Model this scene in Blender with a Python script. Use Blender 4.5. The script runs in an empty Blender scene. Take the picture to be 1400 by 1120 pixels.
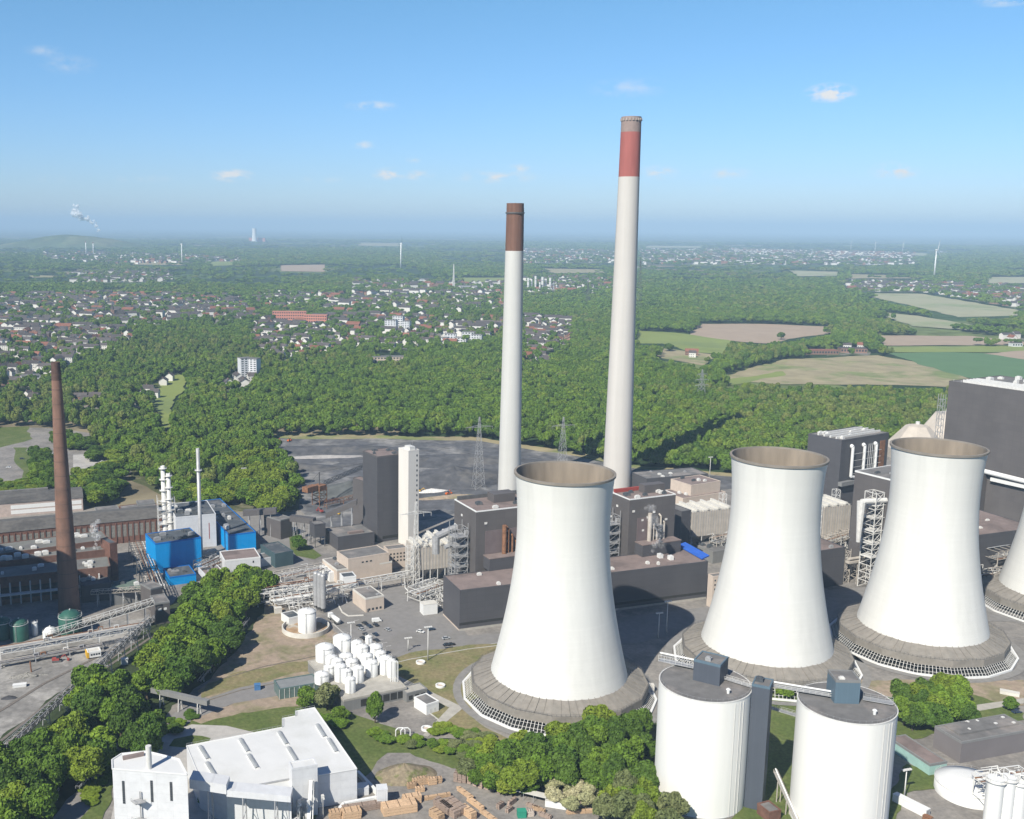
import bpy, math, random
import numpy as np
from mathutils import Vector, Matrix
R = math.radians
rnd = random.Random(7)
S = bpy.context.scene
COL = S.collection

# ---------------------------------------------------------------- camera
H = 215.0; F = 1410.0; CX = 579.5; CY = 560.0
PIT = math.atan(250.4 / F); ROL = R(0.38)
_f = Vector((0, math.cos(PIT), -math.sin(PIT)))
_r0 = Vector((1, 0, 0)); _u0 = Vector((0, math.sin(PIT), math.cos(PIT)))
_r = _r0 * math.cos(ROL) + _u0 * math.sin(ROL)
_u = _u0 * math.cos(ROL) - _r0 * math.sin(ROL)
cam = bpy.data.cameras.new('camera'); camo = bpy.data.objects.new('camera', cam); COL.objects.link(camo)
camo.matrix_world = Matrix(((_r.x, _u.x, -_f.x, 0), (_r.y, _u.y, -_f.y, 0), (_r.z, _u.z, -_f.z, H), (0, 0, 0, 1)))
cam.sensor_width = 36; cam.lens = 36 * F / 1400; cam.shift_x = (700 - CX) / 1400
cam.clip_start = 1; cam.clip_end = 200000
S.camera = camo

# ---------------------------------------------------------------- light
SUN_EL, SHAD_AZ = 42, 34            # shadows run 34 degrees to the right of +Y
w = bpy.data.worlds.new('World'); S.world = w; w.use_nodes = True
nt = w.node_tree; nt.nodes.clear()
out = nt.nodes.new('ShaderNodeOutputWorld'); bg = nt.nodes.new('ShaderNodeBackground')
sky = nt.nodes.new('ShaderNodeTexSky'); sky.sky_type = 'NISHITA'; sky.sun_disc = False
sky.sun_elevation = R(SUN_EL); sky.sun_rotation = R(180 + SHAD_AZ); sky.altitude = 200
sky.air_density = 1.0; sky.dust_density = 0.3; sky.ozone_density = 1.5
bg.inputs['Strength'].default_value = 0.105
# the air near the horizon is bluer than a clean Nishita sky; a few small fair-weather clouds stand in it
def wn(t, **k):
    n = nt.nodes.new(t)
    for a, b in k.items(): setattr(n, a, b)
    return n
tcw = wn('ShaderNodeTexCoord'); sep = wn('ShaderNodeSeparateXYZ'); nt.links.new(tcw.outputs['Generated'], sep.inputs[0])
rp = wn('ShaderNodeValToRGB'); el = rp.color_ramp.elements
el[0].position = 0; el[0].color = (.50, .63, .94, 1); el[1].position = .6; el[1].color = (.26, .38, .60, 1)
for p_, c_ in ((.05, (.47, .64, .94, 1)), (.12, (.46, .68, .93, 1)), (.22, (.47, .74, .89, 1)), (.32, (.36, .58, .80, 1))): e_ = el.new(p_); e_.color = c_
nt.links.new(sep.outputs[2], rp.inputs[0])
mul = wn('ShaderNodeMix', data_type='RGBA', blend_type='MULTIPLY'); mul.inputs[0].default_value = 1
nt.links.new(sky.outputs[0], mul.inputs[6]); nt.links.new(rp.outputs[0], mul.inputs[7]); skyc = mul.outputs[2]
cn = wn('ShaderNodeTexNoise'); cn.inputs['Scale'].default_value = 55; cn.inputs['Detail'].default_value = 7; cn.inputs['Roughness'].default_value = .62
cm = wn('ShaderNodeMapping'); cm.inputs['Scale'].default_value = (1, 1, 2.2); nt.links.new(tcw.outputs['Generated'], cm.inputs[0]); nt.links.new(cm.outputs[0], cn.inputs['Vector'])
CLOUDS = [(1135,127,34,13,.9),(1225,233,34,12,.8),(318,240,32,10,.9),(533,238,26,10,.85),(508,145,40,8,.35),(495,198,22,7,.35),(572,240,24,8,.5),(680,242,64,10,.5),(710,230,18,8,.45),(900,236,30,11,.55),(995,237,34,8,.5),(410,246,18,5,.3),(455,246,14,5,.25),
          (190,244,45,6,.25),(860,120,60,14,.16),(565,219,12,6,.25),(95,88,40,14,.14),(1380,0,40,8,.35),(62,70,30,8,.16),(980,258,20,4,.25),(70,245,20,5,.2)]
def sky_dir(px, py):
    d = _f * F + _r * (px - CX) - _u * (py - CY); return d.normalized()
acc = None
for x_, y_, a_, b_, st in CLOUDS:
    d0 = sky_dir(x_, y_); sc_ = Vector((1, 1, a_ / b_)); rad = a_ / F * 1.0
    sb = wn('ShaderNodeVectorMath', operation='SUBTRACT'); sb.inputs[1].default_value = d0; nt.links.new(tcw.outputs['Generated'], sb.inputs[0])
    ml = wn('ShaderNodeVectorMath', operation='MULTIPLY'); ml.inputs[1].default_value = sc_; nt.links.new(sb.outputs[0], ml.inputs[0])
    ln = wn('ShaderNodeVectorMath', operation='LENGTH'); nt.links.new(ml.outputs[0], ln.inputs[0])
    m_ = wn('ShaderNodeMapRange'); m_.inputs['From Min'].default_value = rad; m_.inputs['From Max'].default_value = 0; m_.inputs['To Max'].default_value = st; nt.links.new(ln.outputs['Value'], m_.inputs['Value'])
    if acc is None: acc = m_.outputs[0]
    else: mx_ = wn('ShaderNodeMath', operation='MAXIMUM'); nt.links.new(acc, mx_.inputs[0]); nt.links.new(m_.outputs[0], mx_.inputs[1]); acc = mx_.outputs[0]
nr = wn('ShaderNodeMapRange'); nr.inputs['From Min'].default_value = .42; nr.inputs['From Max'].default_value = .66; nr.inputs['To Max'].default_value = 2.6; nt.links.new(cn.outputs['Fac'], nr.inputs['Value'])
cd = wn('ShaderNodeMath', operation='MULTIPLY'); cd.use_clamp = True; nt.links.new(acc, cd.inputs[0]); nt.links.new(nr.outputs[0], cd.inputs[1])
cx_ = wn('ShaderNodeMix', data_type='RGBA'); cx_.inputs[7].default_value = (5.6, 5.7, 5.8, 1); nt.links.new(cd.outputs[0], cx_.inputs[0]); nt.links.new(skyc, cx_.inputs[6])
nt.links.new(cx_.outputs[2], bg.inputs[0]); nt.links.new(bg.outputs[0], out.inputs[0])
sl = bpy.data.lights.new('sun', 'SUN'); sl.energy = 5.0; sl.angle = R(0.5); sl.color = (1, 0.95, 0.85)
so = bpy.data.objects.new('sun', sl); COL.objects.link(so)
_sd = Vector((math.sin(R(SHAD_AZ)) * math.cos(R(SUN_EL)), math.cos(R(SHAD_AZ)) * math.cos(R(SUN_EL)), -math.sin(R(SUN_EL))))
so.rotation_euler = _sd.to_track_quat('-Z', 'Y').to_euler(); so.location = (-300, -300, 900)
S.view_settings.view_transform = 'Standard'; S.view_settings.look = 'None'
S.view_settings.exposure = 0.5; S.view_settings.gamma = 1
S.cycles.use_denoising = True
S.cycles.max_bounces = 5; S.cycles.diffuse_bounces = 3; S.cycles.glossy_bounces = 2
S.cycles.transmission_bounces = 3; S.cycles.transparent_max_bounces = 8; S.cycles.volume_bounces = 0
S.cycles.use_adaptive_sampling = True; S.cycles.adaptive_threshold = 0.01
S.cycles.caustics_reflective = False; S.cycles.caustics_refractive = False

# ---------------------------------------------------------------- photo pixel <-> world
def P(px, py, z=0.0):
    d = _f * F + _r * (px - CX) - _u * (py - CY)
    t = (z - H) / d.z
    return Vector((d.x * t, d.y * t, z))
def Q(v):
    v = Vector(v) - Vector((0, 0, H)); a = v.dot(_f)
    return CX + F * v.dot(_r) / a, CY - F * v.dot(_u) / a, a
def HT(px, py, ty):
    b = P(px, py); lo, hi = 0, 400
    for _ in range(40):
        m = (lo + hi) / 2
        if Q((b.x, b.y, m))[1] > ty: lo = m
        else: hi = m
    return lo

# ---------------------------------------------------------------- materials
def N(nt, t, **k):
    n = nt.nodes.new(t)
    for a, b in k.items(): setattr(n, a, b)
    return n
MATS = {}
def M(name, col, rough=.85, var=.12, scale=.15, streak=1.0, metal=0, spec=.25, bump=0, col2=None, th=(.5, .62), sc2=.03,
      seam=None, rand=0, detail=4):
    if name in MATS: return MATS[name]
    m = bpy.data.materials.new(name); m.use_nodes = True; t = m.node_tree; L = t.links
    b = t.nodes['Principled BSDF']; b.inputs['Roughness'].default_value = rough; b.inputs['Metallic'].default_value = metal
    b.inputs['Specular IOR Level'].default_value = spec
    tc = N(t, 'ShaderNodeTexCoord'); mp = N(t, 'ShaderNodeMapping'); mp.inputs['Scale'].default_value = (scale, scale, scale * streak)
    L.new(tc.outputs['Object'], mp.inputs['Vector'])
    no = N(t, 'ShaderNodeTexNoise'); no.inputs['Scale'].default_value = 1; no.inputs['Detail'].default_value = detail
    no.inputs['Roughness'].default_value = .6
    L.new(mp.outputs[0], no.inputs['Vector'])
    mr = N(t, 'ShaderNodeMapRange'); mr.inputs['From Min'].default_value = .3; mr.inputs['From Max'].default_value = .7
    mr.inputs['To Min'].default_value = 1 - var; mr.inputs['To Max'].default_value = 1 + var
    L.new(no.outputs['Fac'], mr.inputs['Value'])
    last = None
    base = N(t, 'ShaderNodeRGB'); base.outputs[0].default_value = (*col, 1); last = base.outputs[0]
    if col2 is not None:
        n2 = N(t, 'ShaderNodeTexNoise'); n2.inputs['Scale'].default_value = sc2; n2.inputs['Detail'].default_value = 6
        n2.inputs['Roughness'].default_value = .65
        L.new(tc.outputs['Object'], n2.inputs['Vector'])
        r2 = N(t, 'ShaderNodeMapRange'); r2.inputs['From Min'].default_value = th[0]; r2.inputs['From Max'].default_value = th[1]
        L.new(n2.outputs['Fac'], r2.inputs['Value'])
        mx = N(t, 'ShaderNodeMix', data_type='RGBA'); mx.inputs[7].default_value = (*col2, 1)
        L.new(r2.outputs[0], mx.inputs[0]); L.new(last, mx.inputs[6]); last = mx.outputs[2]
    if seam:                                   # (panel width, panel height, line width, darkening)
        sp = N(t, 'ShaderNodeSeparateXYZ'); L.new(tc.outputs['Object'], sp.inputs[0])
        a0_ = N(t, 'ShaderNodeMath', operation='ADD'); L.new(sp.outputs[0], a0_.inputs[0]); L.new(sp.outputs[1], a0_.inputs[1]); ad = N(t, 'ShaderNodeMath', operation='ADD'); L.new(a0_.outputs[0], ad.inputs[0]); ad.inputs[1].default_value = 500
        cb = N(t, 'ShaderNodeCombineXYZ'); L.new(ad.outputs[0], cb.inputs[0]); L.new(sp.outputs[2], cb.inputs[1])
        br = N(t, 'ShaderNodeTexBrick'); br.offset = 0; br.squash = 1
        br.inputs['Scale'].default_value = 1; br.inputs['Brick Width'].default_value = seam[0]; br.inputs['Row Height'].default_value = seam[1]
        br.inputs['Mortar Size'].default_value = seam[2]; br.inputs['Mortar Smooth'].default_value = .3
        a = 1 + seam[3] * .25; c = 1 - seam[3] * .25
        br.inputs['Color1'].default_value = (a, a, a, 1); br.inputs['Color2'].default_value = (c, c, c, 1)
        br.inputs['Mortar'].default_value = (1 - seam[3],) * 3 + (1,)
        L.new(cb.outputs[0], br.inputs['Vector'])
        mx = N(t, 'ShaderNodeMix', data_type='RGBA', blend_type='MULTIPLY'); mx.inputs[0].default_value = 1
        L.new(last, mx.inputs[6]); L.new(br.outputs['Color'], mx.inputs[7]); last = mx.outputs[2]
    hs = N(t, 'ShaderNodeHueSaturation'); L.new(last, hs.inputs['Color'])
    if rand:
        oi = N(t, 'ShaderNodeObjectInfo')
        m2 = N(t, 'ShaderNodeMapRange'); m2.inputs['To Min'].default_value = 1 - rand; m2.inputs['To Max'].default_value = 1 + rand
        L.new(oi.outputs['Random'], m2.inputs['Value'])
        mu = N(t, 'ShaderNodeMath', operation='MULTIPLY'); L.new(mr.outputs[0], mu.inputs[0]); L.new(m2.outputs[0], mu.inputs[1])
        L.new(mu.outputs[0], hs.inputs['Value'])
    else: L.new(mr.outputs[0], hs.inputs['Value'])
    L.new(hs.outputs[0], b.inputs['Base Color'])
    if bump:
        bp = N(t, 'ShaderNodeBump'); bp.inputs['Strength'].default_value = .6; bp.inputs['Distance'].default_value = bump
        L.new(no.outputs['Fac'], bp.inputs['Height']); L.new(bp.outputs[0], b.inputs['Normal'])
    MATS[name] = m
    return m
def leafmat(name, c1, c2, c3):
    if name in MATS: return MATS[name]
    m = bpy.data.materials.new(name); m.use_nodes = True; t = m.node_tree; L = t.links
    b = t.nodes['Principled BSDF']; b.inputs['Roughness'].default_value = .6; b.inputs['Specular IOR Level'].default_value = .15
    oi = N(t, 'ShaderNodeObjectInfo'); cr = N(t, 'ShaderNodeValToRGB')
    cr.color_ramp.elements[0].color = (*c1, 1); cr.color_ramp.elements[1].color = (*c3, 1)
    e = cr.color_ramp.elements.new(.5); e.color = (*c2, 1)
    L.new(oi.outputs['Random'], cr.inputs[0])
    tc = N(t, 'ShaderNodeTexCoord'); no = N(t, 'ShaderNodeTexNoise'); no.inputs['Scale'].default_value = 2.5; no.inputs['Detail'].default_value = 3
    L.new(tc.outputs['Object'], no.inputs['Vector'])
    mr = N(t, 'ShaderNodeMapRange'); mr.inputs['From Min'].default_value = .3; mr.inputs['From Max'].default_value = .7
    mr.inputs['To Min'].default_value = .7; mr.inputs['To Max'].default_value = 1.35; L.new(no.outputs['Fac'], mr.inputs['Value'])
    hs = N(t, 'ShaderNodeHueSaturation'); L.new(cr.outputs[0], hs.inputs['Color']); L.new(mr.outputs[0], hs.inputs['Value'])
    L.new(hs.outputs[0], b.inputs['Base Color'])
    MATS[name] = m; return m

shell_m = M('white concrete', (.60, .595, .56), var=.05, scale=.22, streak=.03, rough=.8, seam=(2000, 1.25, .05, .06))
shell_in = M('brown tower inside', (.235, .195, .15), var=.18, scale=.2, streak=.15, rough=.9)
rim_m = M('tower rim', (.22, .195, .165), rough=.8)
deck_m = M('weathered concrete deck', (.225, .205, .178), var=.14, scale=.4, bump=.03, col2=(.20, .185, .16), sc2=.12, th=(.45, .7), detail=8)
concrete = M('concrete', (.36, .34, .30), var=.15, scale=.3)
conc_lt = M('light concrete', (.55, .53, .48), var=.1, scale=.3)
louver = M('dark louvre', (.035, .035, .033), var=.2, scale=.5)
white_p = M('white paint', (.68, .68, .66), var=.03, scale=.3, rough=.5, streak=.2)
white_m = M('white cladding', (.58, .585, .59), var=.06, scale=.4, rough=.5, seam=(4.8, 3.2, .07, .09))
clad = M('dark grey cladding', (.078, .076, .082), var=.06, scale=.06, rough=.55, seam=(5.2, 3.1, .09, .13))
clad2 = M('grey brown cladding', (.105, .096, .094), var=.1, scale=.05, rough=.6, seam=(5.4, 3.6, .09, .13))
clad3 = M('pale grey cladding', (.20, .20, .195), var=.1, scale=.1, rough=.6, seam=(1.0, 60, .07, .12))
slate = M('slate blue cladding', (.075, .085, .105), var=.05, scale=.1, rough=.5, seam=(1.0, 60, .05, .1))
slate2 = M('light slate blue cladding', (.10, .15, .19), var=.05, scale=.1, rough=.5, seam=(1.0, 60, .05, .1))
roof_g = M('grey roof felt', (.15, .145, .14), var=.2, scale=.2, col2=(.22, .20, .185), sc2=.06, rough=.95)
roof_d = M('dark roof felt', (.075, .085, .095), var=.25, scale=.2, col2=(.12, .12, .12), sc2=.1)
roof_b = M('pinkish roof gravel', (.21, .165, .15), var=.15, scale=.15, col2=(.15, .12, .11), sc2=.05, rough=.95)
roof_w = M('white membrane roof', (.60, .60, .585), var=.03, scale=.15, rough=.6, seam=(7, 3, .06, .06), col2=(.50, .50, .47), sc2=.05, th=(.5, .75))
beige = M('beige render wall', (.50, .42, .35), var=.08, scale=.2)
beige2 = M('beige plant cladding', (.42, .38, .33), var=.15, scale=.2, seam=(1.5, 40, .08, .15))
roof_o = M('old factory roof', (.115, .108, .098), var=.2, scale=.3, col2=(.08, .075, .07), sc2=.05)
brick = M('red brick', (.155, .08, .06), var=.25, scale=.4)
brick_l = M('pale factory brick', (.42, .34, .30), var=.15, scale=.4)
chim_b = M('chimney brick', (.20, .115, .085), var=.14, scale=.3, streak=.15, col2=(.14, .085, .065), sc2=.05)
brownc = M('brown chimney top', (.16, .085, .06), var=.22, scale=.5, streak=.06)
redc = M('faded red chimney band', (.33, .105, .09), var=.1, scale=.4, streak=.1)
greyc = M('grey chimney cap', (.27, .205, .185), var=.1, scale=.4)
blue = M('blue cladding', (.0, .26, .62), var=.05, scale=.2, rough=.5, seam=(.9, 40, .05, .08))
blue2 = M('deep blue cladding', (.0, .14, .46), var=.05, scale=.2, rough=.5)
blueroof = M('blue canopy', (.03, .12, .5), var=.1, scale=.3)
steel = M('galvanised steel', (.38, .38, .38), var=.15, scale=.5, rough=.5, metal=.3)
steel_d = M('dark steel', (.10, .10, .10), var=.2, scale=.5, rough=.6)
steel_w = M('pale steel', (.60, .59, .56), var=.12, scale=.5, rough=.5)
rust = M('rusty steel', (.22, .11, .06), var=.3, scale=.5)
glass = M('window glass', (.03, .04, .05), var=.1, scale=.5, rough=.12, spec=.6)
glass_l = M('skylight', (.30, .31, .31), var=.15, scale=.6, rough=.3)
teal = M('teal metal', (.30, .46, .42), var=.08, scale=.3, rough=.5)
dgreen = M('dark green tank', (.03, .10, .075), var=.15, scale=.3, rough=.5)
wood = M('sawn timber', (.46, .315, .195), var=.25, scale=1.2, streak=6, rand=.2)
wood_g = M('weathered timber', (.33, .25, .20), var=.25, scale=1.2, streak=6, rand=.25)
wood_d = M('dark bearers', (.08, .055, .04))
bark = M('bark', (.09, .07, .05), var=.2, scale=2)
tyre = M('tyre', (.02, .02, .02)); orange = M('orange paint', (.6, .13, .02)); yellow = M('yellow paint', (.6, .35, .03))
redp = M('red paint', (.30, .06, .05)); greenp = M('green paint', (.03, .25, .16)); bluep = M('blue paint', (.06, .16, .33))
soil = M('soil mound', (.22, .18, .12), var=.3, scale=.6, bump=.4, col2=(.13, .14, .05), sc2=.2)
coal = M('coal', (.05, .05, .055), var=.35, scale=.12, bump=.3, col2=(.06, .06, .065), sc2=.05)
tilered = M('red roof tiles', (.20, .085, .055), var=.2, scale=.5, rand=.25)
tiledark = M('dark roof tiles', (.075, .065, .062), var=.2, scale=.5, rand=.3)
wallw = M('white render', (.62, .60, .555), var=.06, scale=.3, rand=.06)
wallb = M('brick house wall', (.25, .15, .11), var=.15, scale=.4, rand=.2)
wallc = M('cream house wall', (.48, .40, .31), var=.08, scale=.3, rand=.15)
pinkw = M('salmon wall', (.50, .21, .15), var=.08, scale=.3)
L_mid = leafmat('green leaves', (0.101, 0.172, 0.018), (0.076, 0.134, 0.016), (0.138, 0.210, 0.020))
L_dark = leafmat('dark green leaves', (0.061, 0.116, 0.016), (0.052, 0.095, 0.014), (0.082, 0.139, 0.018))
L_lime = leafmat('yellow green leaves', (0.146, 0.195, 0.020), (0.121, 0.174, 0.018), (0.179, 0.223, 0.025))
L_grey = leafmat('grey green leaves', (0.128, 0.156, 0.053), (0.115, 0.138, 0.053), (0.162, 0.175, 0.074))
L_silver = leafmat('blossoming shrub leaves', (0.324, 0.312, 0.179), (0.270, 0.275, 0.137), (0.378, 0.350, 0.210))
L_forest = leafmat('forest leaves', (0.069, 0.128, 0.015), (0.095, 0.158, 0.019), (0.139, 0.189, 0.024))
L_forest2 = leafmat('mixed forest leaves', (0.053, 0.104, 0.015), (0.113, 0.153, 0.030), (0.159, 0.182, 0.043))

# ---------------------------------------------------------------- mesh builder
class MB:
    def __init__(s): s.v = []; s.f = []; s.m = []; s.s = []
    def add(s, vs, fs, m=0, sm=False):
        o = len(s.v); s.v += [tuple(v) for v in vs]
        for f in fs: s.f.append(tuple(i + o for i in f)); s.m.append(m); s.s.append(sm)
        return s
    def box(s, x0, y0, z0, x1, y1, z1, m=0, rz=0, c=None):
        vs = [(x, y, z) for z in (z0, z1) for x, y in ((x0, y0), (x1, y0), (x1, y1), (x0, y1))]
        if rz:
            cx, cy = c or ((x0 + x1) / 2, (y0 + y1) / 2); ca, sa = math.cos(rz), math.sin(rz)
            vs = [(cx + (x - cx) * ca - (y - cy) * sa, cy + (x - cx) * sa + (y - cy) * ca, z) for x, y, z in vs]
        return s.add(vs, [(3, 2, 1, 0), (4, 5, 6, 7), (0, 1, 5, 4), (1, 2, 6, 5), (2, 3, 7, 6), (3, 0, 4, 7)], m)
    def prism(s, pts, z0, z1, m=0, mt=None):
        n = len(pts); A = sum(pts[i][0] * pts[(i + 1) % n][1] - pts[(i + 1) % n][0] * pts[i][1] for i in range(n))
        if A < 0: pts = pts[::-1]
        vs = [(p[0], p[1], z0) for p in pts] + [(p[0], p[1], z1) for p in pts]
        s.add(vs, [tuple(range(n - 1, -1, -1))] + [(i, (i + 1) % n, n + (i + 1) % n, n + i) for i in range(n)], m)
        return s.add([(p[0], p[1], z1) for p in pts], [tuple(range(n))], m if mt is None else mt)
    def lathe(s, prof, n=24, cx=0, cy=0, m=0, sm=True, a0=0, a1=2 * math.pi):
        full = abs(a1 - a0 - 2 * math.pi) < 1e-6; k = n if full else n + 1
        vs = [(cx + r * math.cos(a0 + (a1 - a0) * i / n), cy + r * math.sin(a0 + (a1 - a0) * i / n), z) for r, z in prof for i in range(k)]
        fs = []
        for j in range(len(prof) - 1):
            for i in range(n):
                i2 = (i + 1) % k; fs.append((j * k + i, j * k + i2, (j + 1) * k + i2, (j + 1) * k + i))
        return s.add(vs, fs, m, sm)
    def cyl(s, x, y, z0, z1, r, r2=None, n=16, m=0, sm=True):
        r2 = r if r2 is None else r2
        s.lathe([(r, z0), (r2, z1)], n, x, y, m, sm)
        return s.add([(x + r2 * math.cos(2 * math.pi * i / n), y + r2 * math.sin(2 * math.pi * i / n), z1) for i in range(n)], [tuple(range(n))], m)
    def tube(s, a, b, r=.1, n=4, m=0, r2=None, sm=False):
        a = Vector(a); b = Vector(b); d = (b - a)
        if d.length < 1e-6: return s
        d.normalize(); u = d.cross(Vector((0, 0, 1)) if abs(d.z) < .95 else Vector((1, 0, 0))).normalized(); v = d.cross(u)
        r2 = r if r2 is None else r2; o = math.pi / 4 if n == 4 else 0
        vs = [p + (u * math.cos(o + 2 * math.pi * i / n) + v * math.sin(o + 2 * math.pi * i / n)) * q for p, q in ((a, r), (b, r2)) for i in range(n)]
        return s.add(vs, [(i, n + i, n + (i + 1) % n, (i + 1) % n) for i in range(n)] + [tuple(range(n)), tuple(range(2 * n - 1, n - 1, -1))], m, sm)
    def path(s, pts, r=.1, n=6, m=0):
        for a, b in zip(pts, pts[1:]): s.tube(a, b, r, n, m)
        return s
    def obj(s, name, mats, parent=None, loc=(0, 0, 0), rz=0):
        me = bpy.data.meshes.new(name); me.from_pydata(s.v, [], s.f)
        mats = mats if isinstance(mats, (list, tuple)) else [mats]
        for m in mats: me.materials.append(m)
        me.polygons.foreach_set('material_index', s.m); me.polygons.foreach_set('use_smooth', s.s); me.update()
        o = bpy.data.objects.new(name, me); COL.objects.link(o); o.location = loc; o.rotation_euler = (0, 0, rz)
        if parent: o.parent = parent
        return o
def tag(o, label=None, cat=None, group=None, kind=None):
    if label: o['label'] = label
    if cat: o['category'] = cat
    if group: o['group'] = group
    if kind: o['kind'] = kind
    return o
def E(name, label, cat, loc, rz=0, group=None):
    o = bpy.data.objects.new(name, None); COL.objects.link(o); o.location = loc; o.rotation_euler = (0, 0, rz); o.empty_display_size = 1
    return tag(o, label, cat, group)
def dup(o, loc=None, rz=None, label=None, parent=None, scale=None, group=None):
    c = o.copy(); COL.objects.link(c)
    if parent: c.parent = parent
    if loc is not None: c.location = loc
    if rz is not None: c.rotation_euler = (0, 0, rz)
    if scale is not None: c.scale = scale
    if label: c['label'] = label
    if group: c['group'] = group
    for ch in list(o.children): dup(ch, parent=c)
    return c

# ---------------------------------------------------------------- ground and sheets
def sheet(name, px, z, mat, zz=None, kind='structure', label=None, cat=None):
    pts = [P(x, y, 0) for x, y in px]; c = sum(pts, Vector()) / len(pts)
    if any(k in name for k in ('grass', 'dirt', 'lawn', 'verge', 'field', 'meadow', 'coal', 'floor', 'town', 'yard')):
        rr = random.Random(name); o_ = []                       # worn, uneven borders
        for a, b in zip(pts, pts[1:] + pts[:1]):
            L_ = (b - a).length; st = 3.5 if a.y < 620 else 14; n_ = min(60, max(1, int(L_ / st))); am = (.9 if a.y < 620 else 3) if L_ < 900 else 0; nn_ = Vector((-(b - a).y, (b - a).x, 0)).normalized(); ph = rr.uniform(0, 9)
            for k in range(n_): o_.append(a.lerp(b, k / n_) + nn_ * (am * (rr.uniform(-.6, .6) + math.sin(k * .7 + ph)) if k else 0))
        pts = o_; c = sum(pts, Vector()) / len(pts)
    mb = MB(); q = [(p.x - c.x, p.y - c.y) for p in pts]; n = len(q)
    A = sum(q[i][0] * q[(i + 1) % n][1] - q[(i + 1) % n][0] * q[i][1] for i in range(n))
    if A < 0: q = q[::-1]
    mb.add([(a, b, 0) for a, b in q], [tuple(range(n))])
    o = mb.obj(name, mat, loc=(c.x, c.y, z)); tag(o, label or name.replace('_', ' '), cat or name.replace('_', ' '), kind=kind); return o
def ground_mat():
    m = bpy.data.materials.new('far country'); m.use_nodes = True; t = m.node_tree; L = t.links; b = t.nodes['Principled BSDF']
    b.inputs['Roughness'].default_value = .95; b.inputs['Specular IOR Level'].default_value = .1
    tc = N(t, 'ShaderNodeTexCoord')
    v = N(t, 'ShaderNodeTexVoronoi'); v.inputs['Scale'].default_value = .0022; L.new(tc.outputs['Object'], v.inputs['Vector'])
    sp = N(t, 'ShaderNodeSeparateColor'); L.new(v.outputs['Color'], sp.inputs[0])
    cr = N(t, 'ShaderNodeValToRGB'); cr.color_ramp.interpolation = 'CONSTANT'
    es = cr.color_ramp.elements; es[0].color = (.030, .055, .020, 1); es[1].position = .55; es[1].color = (.045, .08, .025, 1)
    for p, c in ((.68, (.12, .15, .05, 1)), (.78, (.035, .06, .022, 1)), (.86, (.20, .17, .11, 1)), (.93, (.07, .11, .035, 1))):
        e = es.new(p); e.color = c
    L.new(sp.outputs[0], cr.inputs[0])
    no = N(t, 'ShaderNodeTexNoise'); no.inputs['Scale'].default_value = .02; no.inputs['Detail'].default_value = 8; L.new(tc.outputs['Object'], no.inputs['Vector'])
    mr = N(t, 'ShaderNodeMapRange'); mr.inputs['From Min'].default_value = .3; mr.inputs['From Max'].default_value = .7
    mr.inputs['To Min'].default_value = .6; mr.inputs['To Max'].default_value = 1.4; L.new(no.outputs['Fac'], mr.inputs['Value'])
    hs = N(t, 'ShaderNodeHueSaturation'); L.new(cr.outputs[0], hs.inputs['Color']); L.new(mr.outputs[0], hs.inputs['Value'])
    L.new(hs.outputs[0], b.inputs['Base Color']); return m
g = MB(); n = 64; RG = 60000
for ring in ((0, 700), (700, 3000), (3000, 12000), (12000, RG)):
    g.lathe([(max(ring[0], .01), 0), (ring[1], 0)][::-1], n, sm=False)
g = g.obj('ground', ground_mat(), loc=(0, 0, -.05)); tag(g, 'green countryside reaching to the horizon', 'ground', kind='structure')

grass = M('grass', (.085, .115, .028), var=.32, scale=.6, col2=(.135, .15, .05), sc2=.07, th=(.45, .7), detail=10)
grass_y = M('dry grass', (.215, .18, .095), var=.25, scale=.5, col2=(.13, .145, .05), sc2=.07, th=(.42, .66), detail=10)
dirt = M('bare dirt', (.30, .235, .175), var=.22, scale=.3, col2=(.19, .175, .095), sc2=.06, th=(.45, .62), detail=10)
asph = M('asphalt', (.21, .20, .19), var=.12, scale=.25, col2=(.19, .18, .165), sc2=.03, detail=8)
asph_d = M('dark asphalt', (.10, .10, .10), var=.15, scale=.25, col2=(.14, .135, .13), sc2=.03, detail=8)
paving = M('yard paving', (.25, .23, .205), var=.2, scale=.5, col2=(.15, .14, .13), sc2=.05, th=(.42, .66), detail=8)
pale = M('pale concrete yard', (.40, .38, .35), var=.12, scale=.3, col2=(.31, .295, .27), sc2=.05, detail=8)
railg = M('rail yard ground', (.20, .19, .175), var=.25, scale=.35, col2=(.33, .315, .29), sc2=.035, th=(.47, .6), detail=9)
coalg = M('coal dust ground', (.10, .10, .105), var=.42, scale=.09, col2=(.24, .23, .215), sc2=.02, th=(.47, .6), detail=9)
f_tan = M('ploughed field', (.34, .26, .185), var=.08, scale=.02, detail=8)
f_tan2 = M('dry meadow', (.30, .255, .15), var=.2, scale=.03, col2=(.17, .205, .07), sc2=.010, detail=9)
f_lime = M('young crop field', (.20, .24, .06), var=.08, scale=.02, col2=(.16, .20, .06), sc2=.006)
f_teal = M('green crop field', (.095, .17, .07), var=.07, scale=.02)
f_pale = M('pale field', (.32, .31, .19), var=.1, scale=.01, col2=(.22, .25, .12), sc2=.004)
kerbm = M('kerb stone', (.42, .41, .38))
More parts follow.
